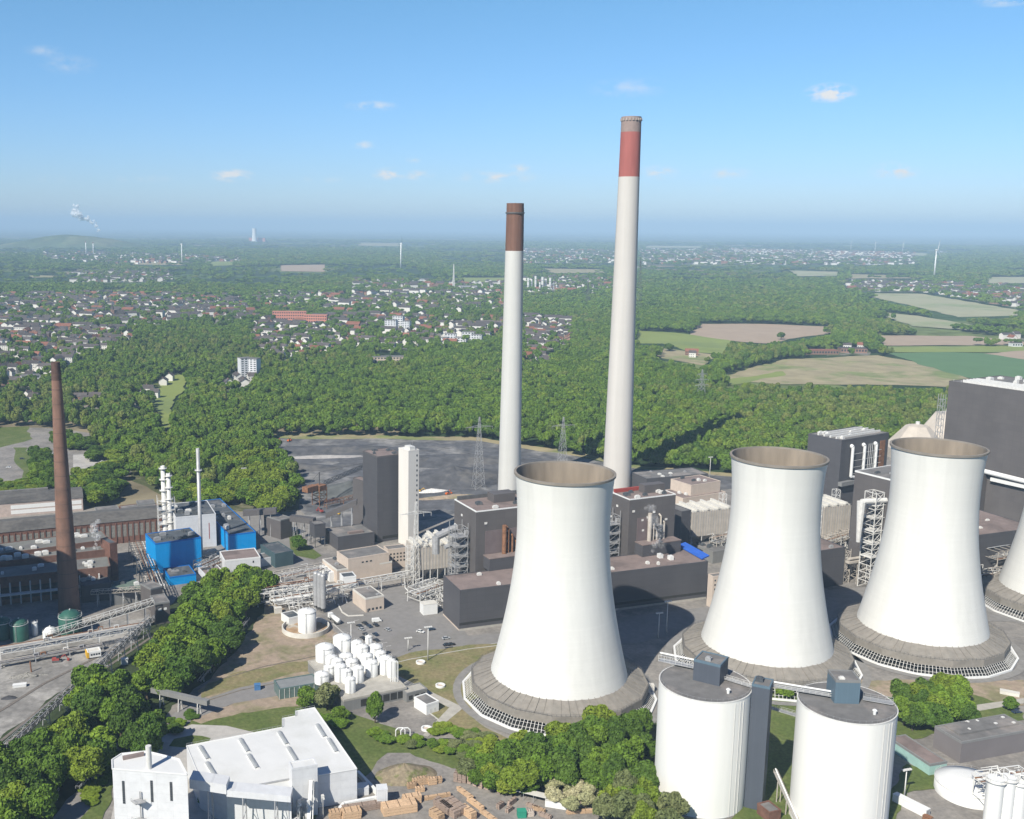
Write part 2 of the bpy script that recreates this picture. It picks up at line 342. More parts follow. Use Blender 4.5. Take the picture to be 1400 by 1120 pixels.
#SHEETS
# ground patches, drawn from their outlines on the ground
sheet('plant_yard', [(-200,880),(0,700),(110,692),(330,700),(400,700),(420,668),(640,640),(870,648),(1000,650),(1110,622),(1400,600),(1700,640),(1900,1500),(-400,1600)], 0, paving)
sheet('coal_yard', [(362,597),(640,600),(760,618),(880,642),(1000,652),(1010,668),(900,672),(700,690),(560,715),(440,720),(405,690),(372,640)], .03, coalg)
sheet('coal_yard_verge', [(355,592),(470,595),(640,597),(762,614),(885,638),(1003,647),(1003,652),(880,642),(760,619),(640,602),(362,599)], .06, f_tan2)
sheet('factory_yard', [(-150,590),(60,585),(122,592),(126,608),(195,615),(185,640),(158,665),(110,672),(0,672),(-150,690)], .03, paving)
sheet('allotment_grass', [(-60,585),(40,583),(45,600),(0,612),(-60,620)], .06, grass)
sheet('factory_verge', [(18,612),(38,612),(62,665),(44,672),(0,674),(-20,668),(30,655)], .06, grass)
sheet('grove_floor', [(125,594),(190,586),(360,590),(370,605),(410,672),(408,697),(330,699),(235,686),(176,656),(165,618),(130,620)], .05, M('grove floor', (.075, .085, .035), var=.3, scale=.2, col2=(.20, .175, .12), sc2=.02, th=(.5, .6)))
sheet('car_park', [(100,622),(150,620),(158,640),(118,650),(100,648)], .09, pale)
sheet('plant_road', [(330,700),(372,700),(400,745),(430,775),(400,780),(360,745)], .03, asph)
sheet('rail_yard', [(-300,985),(0,880),(110,850),(205,845),(215,870),(120,925),(40,1000),(0,1035),(-300,1250)], .03, railg)
sheet('track_bed', [(-200,1200),(0,1035),(60,975),(130,915),(205,855),(260,850),(180,905),(120,960),(60,1020),(0,1080),(-200,1300)], .06, asph_d)
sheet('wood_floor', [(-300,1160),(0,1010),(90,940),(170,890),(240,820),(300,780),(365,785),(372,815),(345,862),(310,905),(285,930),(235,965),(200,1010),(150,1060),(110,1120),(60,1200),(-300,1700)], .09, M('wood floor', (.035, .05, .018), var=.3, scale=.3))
sheet('bank_dirt', [(372,812),(395,838),(430,850),(470,870),(500,890),(520,905),(440,935),(285,955),(270,945),(310,905),(345,862)], .12, dirt)
sheet('bank_grass', [(285,935),(330,918),(430,902),(500,895),(430,915),(330,940),(275,955)], .15, grass_y)
sheet('service_road', [(215,990),(255,965),(330,940),(430,922),(470,915),(470,925),(420,945),(320,962),(262,985),(240,1010),(215,1025)], .18, asph)
sheet('dirt_strip', [(262,985),(320,962),(400,945),(430,950),(420,965),(330,975),(275,990)], .16, dirt)
sheet('lawn', [(235,985),(275,985),(330,972),(410,960),(460,965),(520,990),(580,1010),(660,1025),(740,1060),(660,1052),(600,1052),(560,1035),(500,1062),(470,1110),(380,1150),(200,1150),(215,1010)], .15, grass)
sheet('hall_drive', [(150,1130),(160,1080),(190,1020),(225,1005),(262,991),(310,993),(352,1003),(365,1012),(300,1120),(270,1200),(120,1200)], .21, pale)
sheet('island_lawn', [(231,1021),(238,1011),(262,1006),(288,1010),(285,1016),(262,1023)], .27, grass)
sheet('verge_path', [(60,1200),(80,1110),(125,1065),(160,1020),(168,1030),(145,1075),(120,1120),(110,1200)], .15, asph)
sheet('verge_lawn', [(110,1120),(130,1085),(165,1035),(172,1045),(152,1085),(140,1120),(130,1200),(100,1200)], .24, grass)
sheet('car_park_asphalt', [(440,830),(520,800),(600,808),(640,870),(700,862),(690,885),(640,890),(560,905),(520,915),(500,895),(470,875),(450,850)], .12, asph)
sheet('hall_road', [(560,905),(500,915),(520,890),(640,872),(980,828),(1150,805),(1400,790),(1400,850),(1160,850),(950,862),(870,880),(700,880)], .15, asph)
sheet('tower_lawn', [(520,905),(560,893),(640,882),(700,878),(690,935),(640,960),(650,985),(700,1015),(790,1040),(700,1035),(640,1010),(600,985)], .18, grass_y)
sheet('foot_path', [(510,915),(518,912),(628,965),(634,968),(585,1008),(578,1006),(614,968)], .21, concrete)
sheet('timber_yard', [(440,1080),(500,1062),(530,1030),(560,1030),(620,1052),(700,1060),(780,1085),(850,1105),(900,1130),(900,1300),(380,1300)], .21, paving)
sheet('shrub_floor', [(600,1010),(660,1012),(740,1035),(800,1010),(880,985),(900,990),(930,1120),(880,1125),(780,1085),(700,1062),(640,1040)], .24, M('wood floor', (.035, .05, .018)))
sheet('silo_lawn', [(1030,930),(1100,950),(1110,1120),(1000,1300),(890,1300),(890,1120),(1000,1120)], .18, grass)
sheet('right_lawn', [(1200,955),(1330,950),(1400,975),(1400,985),(1340,990),(1240,1012),(1200,1010)], .18, grass)
sheet('tower_dirt', [(1150,930),(1250,930),(1370,930),(1400,930),(1400,965),(1340,968),(1180,962)], .15, dirt)
sheet('right_yard_grass', [(1240,1045),(1290,1060),(1295,1078),(1240,1085),(1225,1120),(1215,1180),(1205,1100)], .27, grass)
sheet('right_road', [(1330,965),(1400,955),(1400,962),(1336,973)], .21, concrete)
sheet('hall_lawn', [(325,1102),(350,1092),(372,1098),(388,1118),(330,1128)], .33, grass)
sheet('bunker_lawn', [(395,728),(408,724),(420,745),(440,760),(430,765),(405,760),(396,742)], .15, grass)
# kerbs and painted lines of the car park
def strip(name, label, px, wd, ht, mat, kind='structure', z=0):
    pts = [P(*p) for p in px]; mb = MB()
    for a, b in zip(pts, pts[1:]):
        d = (b - a).normalized() * wd / 2; nrm = Vector((-d.y, d.x, 0))
        mb.prism([(p.x - pts[0].x, p.y - pts[0].y) for p in (a - nrm, b - nrm, b + nrm, a + nrm)], 0, ht)
    return tag(mb.obj(name, mat, loc=(pts[0].x, pts[0].y, z)), label, name.replace('_', ' '), kind=kind)
for i, q in enumerate(([(520,912),(560,902),(640,888),(690,882)], [(505,912),(600,985)], [(455,853),(500,893)])):
    strip('kerb', 'kerb', q, .5, .3, kerbm)
pm = M('road paint', (.6, .6, .58))
for i in range(9):
    x = 484 + i * 5.5; y = 849 + i * 4.4
    strip('parking_line', 'parking line', [(x, y), (x + 7, y - 1.2)], .25, .004, pm, z=.14)
for a, b in (((640, 886), (700, 876)), ((560, 896), (620, 886))):
    strip('road_line', 'road line', [a, b], .25, .004, pm, z=.16)

# fields of the countryside
FIELDS = [
 ('field', [(960,443),(1040,443),(1140,447),(1142,455),(1090,462),(1050,470),(935,462)], f_tan, 'a'),
 ('field', [(868,452),(930,456),(1000,466),(990,484),(950,482),(905,470),(872,470)], f_lime, 'b'),
 ('field', [(890,474),(935,480),(985,486),(960,500),(905,490)], f_tan2, 'c'),
 ('meadow', [(975,520),(1010,508),(1070,492),(1200,486),(1262,498),(1335,520),(1330,530),(1180,526),(1080,526)], f_tan2, 'd'),
 ('meadow', [(985,521),(1070,508),(1075,513),(1000,527)], f_lime, 'e'),
 ('field', [(1215,483),(1300,482),(1400,486),(1520,500),(1520,520),(1400,528),(1320,516),(1260,500)], f_teal, 'f'),
 ('field', [(1208,474),(1400,474),(1520,476),(1520,484),(1400,482),(1215,482)], f_lime, 'g'),
 ('field', [(1345,484),(1400,480),(1520,482),(1520,500),(1400,492)], f_tan, 'h'),
 ('field', [(1190,459),(1330,460),(1400,468),(1400,472),(1210,473)], f_tan, 'i'),
 ('field', [(1165,401),(1260,402),(1390,424),(1400,432),(1310,434),(1245,418)], f_pale, 'j'),
 ('field', [(1080,370),(1150,372),(1150,377),(1090,378)], f_pale, 'k'),
 ('field', [(1160,375),(1270,378),(1262,381),(1160,381)], f_tan2, 'l'),
 ('field', [(1350,379),(1500,379),(1500,386),(1352,388)], f_pale, 'm'),
 ('field', [(905,377),(1070,376),(1070,378.5),(905,380)], f_pale, 'n'),
 ('field', [(384,363),(444,362),(444,372),(384,371)], f_tan, 'o'),
 ('field', [(180,357),(262,360),(262,363),(180,362)], f_tan2, 'p'),
 ('field', [(285,358),(320,358),(320,363),(290,364)], f_lime, 'q'),
 ('field', [(490,332),(550,333),(550,337),(490,336)], f_tan2, 'r'),
 ('field', [(630,380),(690,380),(690,386),(630,386)], f_lime, 's'),
 ('field', [(720,367),(830,369),(835,373),(760,374)], f_tan2, 't'),
 ('field', [(140,398),(175,396),(175,402),(140,404)], f_lime, 'u'),
 ('field', [(1130,345),(1260,346),(1290,350),(1130,349)], f_pale, 'v'),
 ('field', [(1000,341),(1100,342),(1100,344.5),(1000,345)], f_tan2, 'w'),
 ('meadow', [(205,528),(240,512),(262,515),(232,560),(240,582),(225,590),(212,560)], f_lime, 'x'),
 ('field', [(1180,425),(1250,432),(1330,445),(1400,452),(1400,458),(1250,447)], f_pale, 'y'),
 ('field', [(440,405),(500,404),(500,407),(440,409)], f_lime, 'z'),
 ('field', [(40,377),(90,378),(90,380),(40,380)], f_tan2, 'A'),
 ('field', [(880,336),(960,337),(960,339),(880,339)], f_pale, 'B'),
]
for i, (nm, px, m, k) in enumerate(FIELDS): sheet(nm, px, .3 + i * .05, m)

# ---------------------------------------------------------------- trees
def crown_mesh(name, seed, lobes, leaves, leaf, mat, vert=1.0, core=.8, jit=.75):
    r = np.random.RandomState(seed); C = []
    while len(C) < lobes:
        p = r.uniform(-1, 1, 3)
        if np.linalg.norm(p) < .72: C.append((p[0], p[1], 1.35 + p[2] * .85 * vert, r.uniform(.30, .50)))
    C = np.array(C); k = r.randint(0, lobes, leaves)
    d = r.normal(size=(leaves, 3)); d[:, 2] = np.abs(d[:, 2]) * 1.1 - .35; d /= np.linalg.norm(d, axis=1)[:, None]
    c = C[k, :3] + d * (C[k, 3] * r.uniform(.85, 1.12, leaves))[:, None]
    nn = d + r.normal(scale=jit, size=d.shape); nn /= np.linalg.norm(nn, axis=1)[:, None]
    a = np.cross(nn, r.normal(size=nn.shape)); a /= np.linalg.norm(a, axis=1)[:, None]; b = np.cross(nn, a)
    sz = leaf * r.uniform(.6, 1.3, leaves)[:, None]; bl = a * sz; bw = b * sz * .75
    V = np.stack([c - bl, c + bw + nn * sz * .2, c + bl, c - bw + nn * sz * .2], 1).reshape(-1, 3)
    Fq = np.arange(leaves * 4).reshape(-1, 4)
    V = V.tolist(); Fs = Fq.tolist()
    # uneven inner body so that a crown is not see-through everywhere
    nu, nv = (8, 5) if leaves > 1500 else (6, 4)
    for q in C:
        o = len(V)
        for j in range(nv + 1):
            th = math.pi * j / nv
            for i in range(nu):
                ph = 2 * math.pi * i / nu; rr = q[3] * core * r.uniform(.8, 1.05)
                V.append((q[0] + rr * math.sin(th) * math.cos(ph), q[1] + rr * math.sin(th) * math.sin(ph), q[2] + rr * math.cos(th)))
        for j in range(nv):
            for i in range(nu):
                Fs.append((o + j * nu + i, o + (j + 1) * nu + i, o + (j + 1) * nu + (i + 1) % nu, o + j * nu + (i + 1) % nu))
    me = bpy.data.meshes.new(name); me.from_pydata(V, [], Fs); me.materials.append(mat); me.update(); return me
def trunk_mesh(name, seed, h=1.5):
    r = random.Random(seed); mb = MB()
    mb.tube((0, 0, -.05), (.03, .02, .55), .085, 7, r2=.06); mb.tube((.03, .02, .55), (0, 0, h), .06, 6, r2=.02)
    for i in range(5):
        a = i * 1.26 + r.random(); z = .5 + .12 * i
        mb.tube((.02, .01, z), (.55 * math.cos(a), .55 * math.sin(a), z + .5), .035, 5, r2=.012)
    me = bpy.data.meshes.new(name); me.from_pydata(mb.v, [], mb.f); me.materials.append(bark); me.update(); return me
TR = [trunk_mesh('trunk', i) for i in range(3)]
CR = {}
for k, mt in (('mid', L_mid), ('dark', L_dark), ('lime', L_lime), ('grey', L_grey), ('silver', L_silver)):
    CR[k] = [crown_mesh('crown', 10 * i + len(k), 13 + i, 5200, .105, mt, .95 + .1 * i, .72) for i in range(3)]
ntree = [0]
def tree(x, y, rad, hgt, kind, label, group, name='broadleaf_tree', z=0):
    i = ntree[0]; ntree[0] += 1
    e = E(name, label, 'tree' if 'tree' in name else name, (x, y, z), rnd.uniform(0, 6.28), group)
    s = hgt / 2.35
    for nm, me in (('trunk', TR[i % 3]), ('crown', CR[kind][rnd.randrange(3)])):
        o = bpy.data.objects.new(nm, me); COL.objects.link(o); o.parent = e; o.scale = (rad, rad, s)
    return e
def inside(px, py, poly):
    c = np.zeros(np.shape(px), bool); n = len(poly)
    for i in range(n):
        x0, y0 = poly[i]; x1, y1 = poly[(i + 1) % n]
        if y0 == y1: continue
        c ^= ((y0 > py) != (y1 > py)) & (px < (x1 - x0) * (py - y0) / (y1 - y0) + x0)
    return c
def project(X, Y, Z):
    a = X * _f.x + Y * _f.y + (Z - H) * _f.z
    return CX + F * (X * _r.x + Y * _r.y + (Z - H) * _r.z) / a, CY - F * (X * _u.x + Y * _u.y + (Z - H) * _u.z) / a
PLANTED = []
def grove(poly, sp, hr, kinds, label, group, seed=1, name='broadleaf_tree', zc=9, wide=.62, skip=()):
    r = random.Random(seed); w_ = [P(x, y, zc) for x, y in poly]
    x0, x1 = min(p.x for p in w_), max(p.x for p in w_); y0, y1 = min(p.y for p in w_), max(p.y for p in w_)
    got = []; ny = int((y1 - y0) / (sp * .87)) + 2
    for j in range(ny):
        for i in range(int((x1 - x0) / sp) + 2):
            x = x0 + (i + .5 * (j % 2) + r.uniform(-.3, .3)) * sp; y = y0 + (j + r.uniform(-.3, .3)) * sp * .87
            qx, qy, _ = Q((x, y, zc))
            if inside(np.array([qx]), np.array([qy]), poly)[0] and not any(math.hypot(x - a, y - b) < c for a, b, c in skip): got.append((qx, x, y))
    got.sort(); tot = len(got)
    for i, (qx, x, y) in enumerate(got):
        h = r.uniform(*hr); rad = sp * wide * r.uniform(.85, 1.25)
        k = r.choice(kinds); lb = label
        if '{' in label: lb = label.format(o=ORD(i, tot), k=KIND[k])
        tree(x, y, rad, h, k, lb, group, name); PLANTED.append((x, y))
KIND = {'mid': 'green', 'dark': 'dark green', 'lime': 'yellow green', 'grey': 'grey green', 'silver': 'blossoming'}
def ORD(i, n):
    if i == 0: return 'leftmost'
    if i == n - 1: return 'rightmost'
    w = ['second', 'third', 'fourth', 'fifth', 'sixth', 'seventh', 'eighth', 'ninth', 'tenth', 'eleventh', 'twelfth']
    if i - 1 < len(w) and i <= n // 2: return w[i - 1] + ' from left'
    if n - 2 - i < len(w): return w[n - 2 - i] + ' from right'
    return str(i + 1) + 'th from left'
#TREES
SHR = [('bush', 'green bush, {o} in the hedge row on the lawn', 'bushes along the lawn hedge', [(505,996),(530,1003),(575,1010),(640,1012),(668,1022),(662,1040),(600,1026),(545,1016),(500,1006)], 5.2, (2.2, 4.0), ['mid', 'lime', 'mid', 'grey']),
       ('bush', 'low bush, {o} in the scrub by the tower apron', 'bushes by the tower apron', [(592,985),(640,998),(700,1012),(690,1022),(640,1012),(596,1000)], 5.6, (2, 3.4), ['mid', 'lime', 'grey']),
       ('bush', 'green bush, {o} beside the corner path', 'bushes beside the path', [(108,1090),(150,1040),(168,1024),(170,1034),(150,1062),(120,1112)], 5, (1.6, 3), ['mid', 'lime']),
       ('bush', 'small bush, {o} on the lawn edge below the footbridge', 'bushes below the footbridge', [(215,1005),(232,985),(262,970),(268,978),(240,1000)], 5, (1.8, 3.4), ['dark', 'mid']),
       ('bush', 'green bush, {o} at the tank platform foot', 'bushes at the tank platform', [(405,975),(440,980),(475,985),(475,995),(430,985)], 5, (2, 3.5), ['mid', 'grey', 'mid'])]
def bushes():
    for i, (nm, lb, gr, poly, sp, hr, kinds) in enumerate(SHR): grove(poly, sp, hr, kinds, lb, gr, 40 + i, nm, zc=1.5)
grove([(254,822),(268,798),(300,790),(352,788),(365,800),(350,832),(330,858),(300,893),(265,925),(238,940),(200,945),(180,932),(194,900),(220,870),(244,850)], 11.5, (14, 20), ['mid', 'mid', 'dark', 'lime', 'mid'],
     '{k} tree, {o} in the long wood strip', 'trees of the long wood strip beside the rail yard', 3)
grove([(98,952),(116,934),(150,924),(184,926),(204,945),(200,962),(170,972),(160,986),(134,998),(106,996),(92,976)], 10.5, (15, 20), ['mid', 'dark', 'mid'],
     '{k} tree, {o} in the clump by the conveyor', 'trees of the clump beside the rail yard conveyor', 4)
grove([(158,965),(195,955),(216,985),(210,1020),(170,1020),(156,990)], 9.5, (16, 20), ['mid', 'dark'],
     '{k} tree, {o} in the round clump by the footbridge', 'trees of the clump by the footbridge', 5)
grove([(-10,1048),(18,1018),(50,1000),(84,996),(130,1000),(158,1004),(146,1030),(120,1042),(96,1058),(72,1075),(52,1120),(-10,1120)], 11, (14, 19), ['mid', 'lime', 'dark', 'mid'],
     '{k} tree, {o} in the corner wood beside the path', 'trees of the corner wood beside the path', 6)
grove([(660,1030),(700,1008),(770,985),(820,975),(880,985),(893,1010),(893,1060),(850,1070),(780,1060),(740,1055),(690,1060)], 9.5, (11, 17), ['mid', 'mid', 'dark', 'lime'],
     '{k} tree, {o} in the wood below the nearest cooling tower', 'trees below the first cooling tower', 8)
grove([(820,1060),(895,1062),(925,1085),(935,1110),(900,1130),(830,1110)], 8.0, (11, 15), ['mid', 'lime', 'grey'],
     '{k} tree, {o} at the foot of the first silo', 'trees at the foot of the first silo', 9)
grove([(625,1025),(665,1018),(735,1045),(735,1068),(680,1058),(640,1042)], 7.5, (7, 10), ['grey', 'mid', 'lime'],
     'small {k} tree, {o} in the scrub above the timber stacks', 'scrub trees above the timber stacks', 10)
grove([(745,1050),(775,1042),(825,1062),(815,1085),(775,1088),(745,1070)], 5.5, (6, 8), ['silver'],
     '{k} pale shrub, {o} in the white bushes beside the timber yard', 'white blossoming shrubs', 11, 'blossoming_shrub')
grove([(1228,940),(1262,932),(1325,925),(1336,955),(1330,975),(1260,985),(1228,985)], 8.5, (10, 14), ['lime', 'mid', 'dark', 'mid'],
     '{k} tree, {o} in the grove below the third cooling tower', 'trees below the third cooling tower', 12)
for px, py, rr, h, k, lb in ((513,967,4.6,15,'mid','green columnar tree standing alone right of the tank farm'), (418,955,5,11,'mid','dark green tree at the end of the glass shed'),
        (447,952,6,13,'grey','grey green tree left of the tank farm'), (466,975,4.2,7,'mid','small green tree below the white tank farm'), (408,742,5.5,11,'dark','round dark tree on the lawn beside the coal bunker'), (1382,962,4,6,'mid','small bushy tree beside the long workshop at right edge'),
        (1095,935,6,7,'lime','low bright green bush between the two silos'), (1075,945,5,6,'mid','low green bush behind the silo bridge'), (288,1092,4,4,'dark','small dark bush between the white tower and white hall'),
        (1004,440,0,0,'',''), (1068,459,9,16,'dark','lone round tree standing in the brown field'), (915,475,9,14,'dark','lone round tree at the edge of the yellow field')):
    if h: p = P(px, py, h * .5); tree(p.x, p.y, rr, h, k, lb, 'single trees')
grove([(312,640),(330,618),(362,625),(382,650),(402,668),(400,690),(372,695),(345,690),(325,672)], 13, (14, 20), ['lime', 'lime', 'mid'],
     '{k} tree, {o} in the grove beside the coal yard', 'bright trees beside the coal yard', 15)
grove([(240,665),(318,655),(332,676),(300,684),(240,688)], 14, (10, 14), ['lime', 'mid'],
     '{k} tree, {o} in the row behind the blue building', 'trees behind the blue building', 16)
grove([(112,628),(128,612),(150,602),(180,610),(170,640),(158,668),(125,690),(118,668)], 14, (9, 14), ['mid', 'dark', 'lime'],
     'tree among the parking places behind the brick chimney', 'car park trees behind the brick chimney', 17, skip=[(P(130, 640).x, P(130, 640).y, 22)])
grove([(40,615),(68,612),(72,660),(62,668),(48,650)], 9.5, (9, 13), ['mid', 'dark'], 'tree beside the yard lane left of the brick chimney', 'trees left of the brick chimney', 18)

bushes()
grove([(96,640),(118,636),(120,655),(104,668),(94,660)], 9, (7, 11), ['lime', 'mid'], 'small {k} tree, {o} beside the car park left of the chimney', 'trees of the old car park', 51)
grove([(75,588),(125,594),(128,606),(96,604),(74,598)], 9, (8, 13), ['mid', 'dark', 'mid'], '{k} tree, {o} in the row above the old car park', 'trees above the old car park', 52)
grove([(-8,660),(44,655),(62,668),(40,674),(-8,674)], 7.5, (3, 6), ['mid', 'lime'], 'bush, {o} behind the pale factory hall', 'bushes behind the pale factory hall', 53, 'bush', zc=2)
# the far-off woods: one mass. Points over the country, spacing growing with distance
EXCL = [[(-250,640),(0,583),(75,585),(125,592),(130,618),(165,616),(178,655),(235,684),(330,697),(405,697),(408,672),(366,600),(470,596),(640,600),(762,618),(885,642),(1003,652),(1060,652),(1108,625),(1180,618),(1320,612),(1700,600),(1700,1500),(-400,1500)]] + [f[1] for f in FIELDS]
TOWNS = [  # outline, house spacing, share of roofs that are red
 ([(-80,408),(120,402),(330,408),(345,425),(200,436),(120,440),(60,450),(-80,455)], 24),
 ([(-80,455),(60,448),(150,452),(200,455),(165,475),(110,492),(40,530),(-80,528)], 20),
 ([(118,440),(340,420),(360,440),(180,447)], 24),
 ([(345,440),(520,432),(700,440),(695,455),(600,480),(470,478),(390,497),(345,480)], 24),
 ([(345,402),(690,400),(690,428),(480,430),(345,425)], 34),
 ([(715,437),(780,436),(780,478),(715,482)], 20),
 ([(715,482),(760,485),(750,500),(712,502)], 22),
 ([(1150,385),(1400,392),(1560,398),(1560,418),(1400,424),(1270,400),(1150,398)], 30),
 ([(870,341),(1130,343),(1250,347),(1250,363),(1050,362),(870,362)], 60),
 ([(715,340),(860,345),(860,360),(715,360)], 60),
 ([(60,345),(330,352),(330,358),(170,362),(60,356)], 60),
 ([(100,372),(230,370),(230,385),(100,388)], 34),
 ([(715,380),(840,380),(840,400),(715,405)], 40),
 ([(480,385),(690,388),(690,398),(480,398)], 50),
 ([(305,515),(350,512),(350,530),(305,535)], 22), ([(165,552),(210,530),(235,520),(215,545),(180,562)], 16),
 ([(1140,478),(1185,475),(1190,486),(1130,487)], 30), ([(30,548),(60,545),(60,560),(30,560)], 18), ([(100,548),(140,545),(140,562),(100,562)], 20),
 ([(930,485),(965,484),(965,494),(930,494)], 26), ([(1365,460),(1400,462),(1460,468),(1460,474),(1365,472)], 30),
]
rs = np.random.RandomState(5); PX = []; PY = []; SPc = []
d = 560.0
while d < 16000:
    s = max(11.0, d * .0062); nA = int(1.35 * d / s)
    a = (np.arange(nA) + rs.uniform(-.4, .4, nA)) / nA * 1.35 - .62
    dd = d + rs.uniform(-.4, .4, nA) * s
    PX.append(np.sin(a) * dd); PY.append(np.cos(a) * dd); SPc.append(np.full(nA, s)); d += s * .9
PX = np.concatenate(PX); PY = np.concatenate(PY); SPc = np.concatenate(SPc)
qx, qy = project(PX, PY, 0 * PX)
keep = (qx > -120) & (qx < 1520)
qx2, qy2 = project(PX, PY, 0 * PX + 17)
for e in EXCL: keep &= ~inside(qx, qy, e)
for e in FIELDS: keep &= ~(inside(qx2, qy2, e[1]) & (SPc > 0))
for t, sp in TOWNS: keep &= ~(inside(qx2, qy2, t) & ~inside(qx, qy, t) & (rs.uniform(0, 1, len(PX)) < .6))
dens = np.ones(len(PX))
for t, sp in TOWNS: dens = np.where(inside(qx, qy, t), .27, dens)
far = np.sin(PX * .0011 + 3) * np.cos(PY * .0007 + 1) + .5 * np.sin(PX * .0031) * np.sin(PY * .0023 + 2)     # open land between far woods
dens = np.where((PY > 3600) & (far < -.05) & (dens == 1), .12, dens)
keep &= rs.uniform(0, 1, len(PX)) < dens
PX, PY, SPc, dens = PX[keep], PY[keep], SPc[keep], dens[keep]
# ---------------------------------------------------------------- town houses
townm = M('gardens and lanes', (.075, .095, .035), var=.25, scale=.06, col2=(.20, .185, .165), sc2=.02, th=(.5, .56), detail=9)
for i, (t, sp) in enumerate(TOWNS): sheet('town_ground', t, .12 + i * .006, townm)
def house_mesh(kind, w, d, h, rh, seed):
    r = random.Random(seed); mb = MB(); x, y = w / 2, d / 2
    mb.add([(-x, -y, 0), (x, -y, 0), (x, y, 0), (-x, y, 0), (-x, -y, h), (x, -y, h), (x, y, h), (-x, y, h), (-x, 0, h + rh), (x, 0, h + rh)],
           [(0, 1, 5, 4), (2, 3, 7, 6), (1, 2, 6, 9, 5), (3, 0, 4, 8, 7)], 0)
    for s in (-1, 1):
        for fl in range(max(1, int(h / 2.9))):
            for k in range(int(w / 2.6)):
                u = -x + 1.3 + k * 2.6; z = 1 + fl * 2.9; yy = s * (y + .03)
                mb.add([(u - .55, yy, z), (u + .55, yy, z), (u + .55, yy, z + 1.3), (u - .55, yy, z + 1.3)], [(0, 1, 2, 3) if s < 0 else (3, 2, 1, 0)], 1)
    wall = mb
    rf = MB(); o = .5; k = rh / y
    for s in (-1, 1):
        rf.add([(-x - o, s * (y + o), h - o * k + .15), (x + o, s * (y + o), h - o * k + .15), (x + o, 0, h + rh + .15), (-x - o, 0, h + rh + .15)], [(0, 1, 2, 3) if s < 0 else (3, 2, 1, 0)])
        rf.add([(-x - o, s * (y + o), h - o * k), (x + o, s * (y + o), h - o * k), (x + o, 0, h + rh), (-x - o, 0, h + rh)], [(3, 2, 1, 0) if s < 0 else (0, 1, 2, 3)])
    ch = MB(); cx = r.uniform(-x * .5, x * .5); ch.box(cx - .4, .6, h + rh - 1.2, cx + .4, 1.4, h + rh + .9)
    return wall, rf, ch
def me_of(mb, name, mats):
    me = bpy.data.meshes.new(name); me.from_pydata(mb.v, [], mb.f)
    for m in mats: me.materials.append(m)
    me.polygons.foreach_set('material_index', mb.m); me.update(); return me
HK = []
for i, (wn, wm) in enumerate((('white', wallw), ('white', wallw), ('brick', wallb), ('cream', wallc), ('white', wallw), ('brick', wallb))):
    rn, rm = (('red tiled', tilered), ('dark', tiledark), ('dark', tiledark), ('red tiled', tilered), ('dark', tiledark), ('red tiled', tilered))[i]
    dims = ((11, 9, 7, 3.4), (10, 9, 7.5, 3.2), (16, 10, 7, 3.6), (11, 9, 6.5, 3.6), (24, 10, 9.5, 3.0), (20, 10, 7, 3.6))[i]
    a, b, c = house_mesh(i, *dims, i)
    HK.append((wn, rn, dims, a, b, c, me_of(a, 'wall', [wm, glass]), me_of(b, 'roof', [rm]), me_of(c, 'chimney', [wallb]), wm, rm))
hs = []; rh_ = random.Random(21); from_kd = []
SPECIAL = []     # (x, y, radius) kept clear
for px, py, rr in ((409,440,60),(543,452,36),(630,466,60),(341,510,20),(533,492,36),(163,432,34),(670,445,40),(445,390,10),(620,445,20),(1120,484,48),(1165,482,40),(1388,474,25),(341,517,30)):
    p = P(px, py); SPECIAL.append((p.x, p.y, rr))
for ti, (t, sp) in enumerate(TOWNS):
    w_ = [P(x, y) for x, y in t]; x0, x1 = min(p.x for p in w_), max(p.x for p in w_); y0, y1 = min(p.y for p in w_), max(p.y for p in w_)
    ang = rh_.uniform(-.4, .4); ca, sa = math.cos(ang), math.sin(ang); cx, cy = (x0 + x1) / 2, (y0 + y1) / 2
    Rr = max(x1 - x0, y1 - y0) * .75; k = int(Rr / sp)
    for i in range(-k, k):
        for j in range(-k, k):
            if j % 3 == 2 or rh_.random() < .12 + .22 * (math.sin(i * .9 + ti) * math.sin(j * .6) > .1): continue
            u = (i + rh_.uniform(-.15, .15)) * sp; v = (j + rh_.uniform(-.1, .1)) * sp * 1.15; bend = math.sin(u * .008) * 25
            x = cx + u * ca - (v + bend) * sa; y = cy + u * sa + (v + bend) * ca
            qx_, qy_, a_ = Q((x, y, 0))
            if not (-30 < qx_ < 1430) or not inside(np.array([qx_]), np.array([qy_]), t)[0]: continue
            if any(math.hypot(x - a, y - b) < c for a, b, c in SPECIAL): continue
            kk = rh_.choice((0, 1, 1, 2, 1, 4, 1, 1, 4, 1, 4, 2, 5)) if sp > 18 else 1
            hs.append((a_, x, y, ang + rh_.choice((0, 0, 1.57)) + rh_.uniform(-.08, .08), kk, ti, qx_))
hs.sort()
PLACE = ['in the suburb left of the brick chimney top', 'in the near suburb beyond the brick chimney', 'in the terraces near the twin spired church', 'among the houses around the white apartment blocks',
         'in the village row before the far woods', 'in the estate between the two tall chimneys', 'beside the wood between the two tall chimneys', 'in the long settlement beyond the right hand fields',
         'in the far town beyond the woods', 'in the far settlement between the chimneys', 'in the far settlement near the horizon', 'in the far left village', 'near the refinery columns', 'in the village before the radio mast',
         'by the residential tower in the wood', 'beside the lane through the wood', 'at the farm between the meadows', 'at the edge of the wood behind the chimney', 'behind the brick chimney in the wood', 'at the edge of the yellow field', 'at the far right farm']
proto = {}
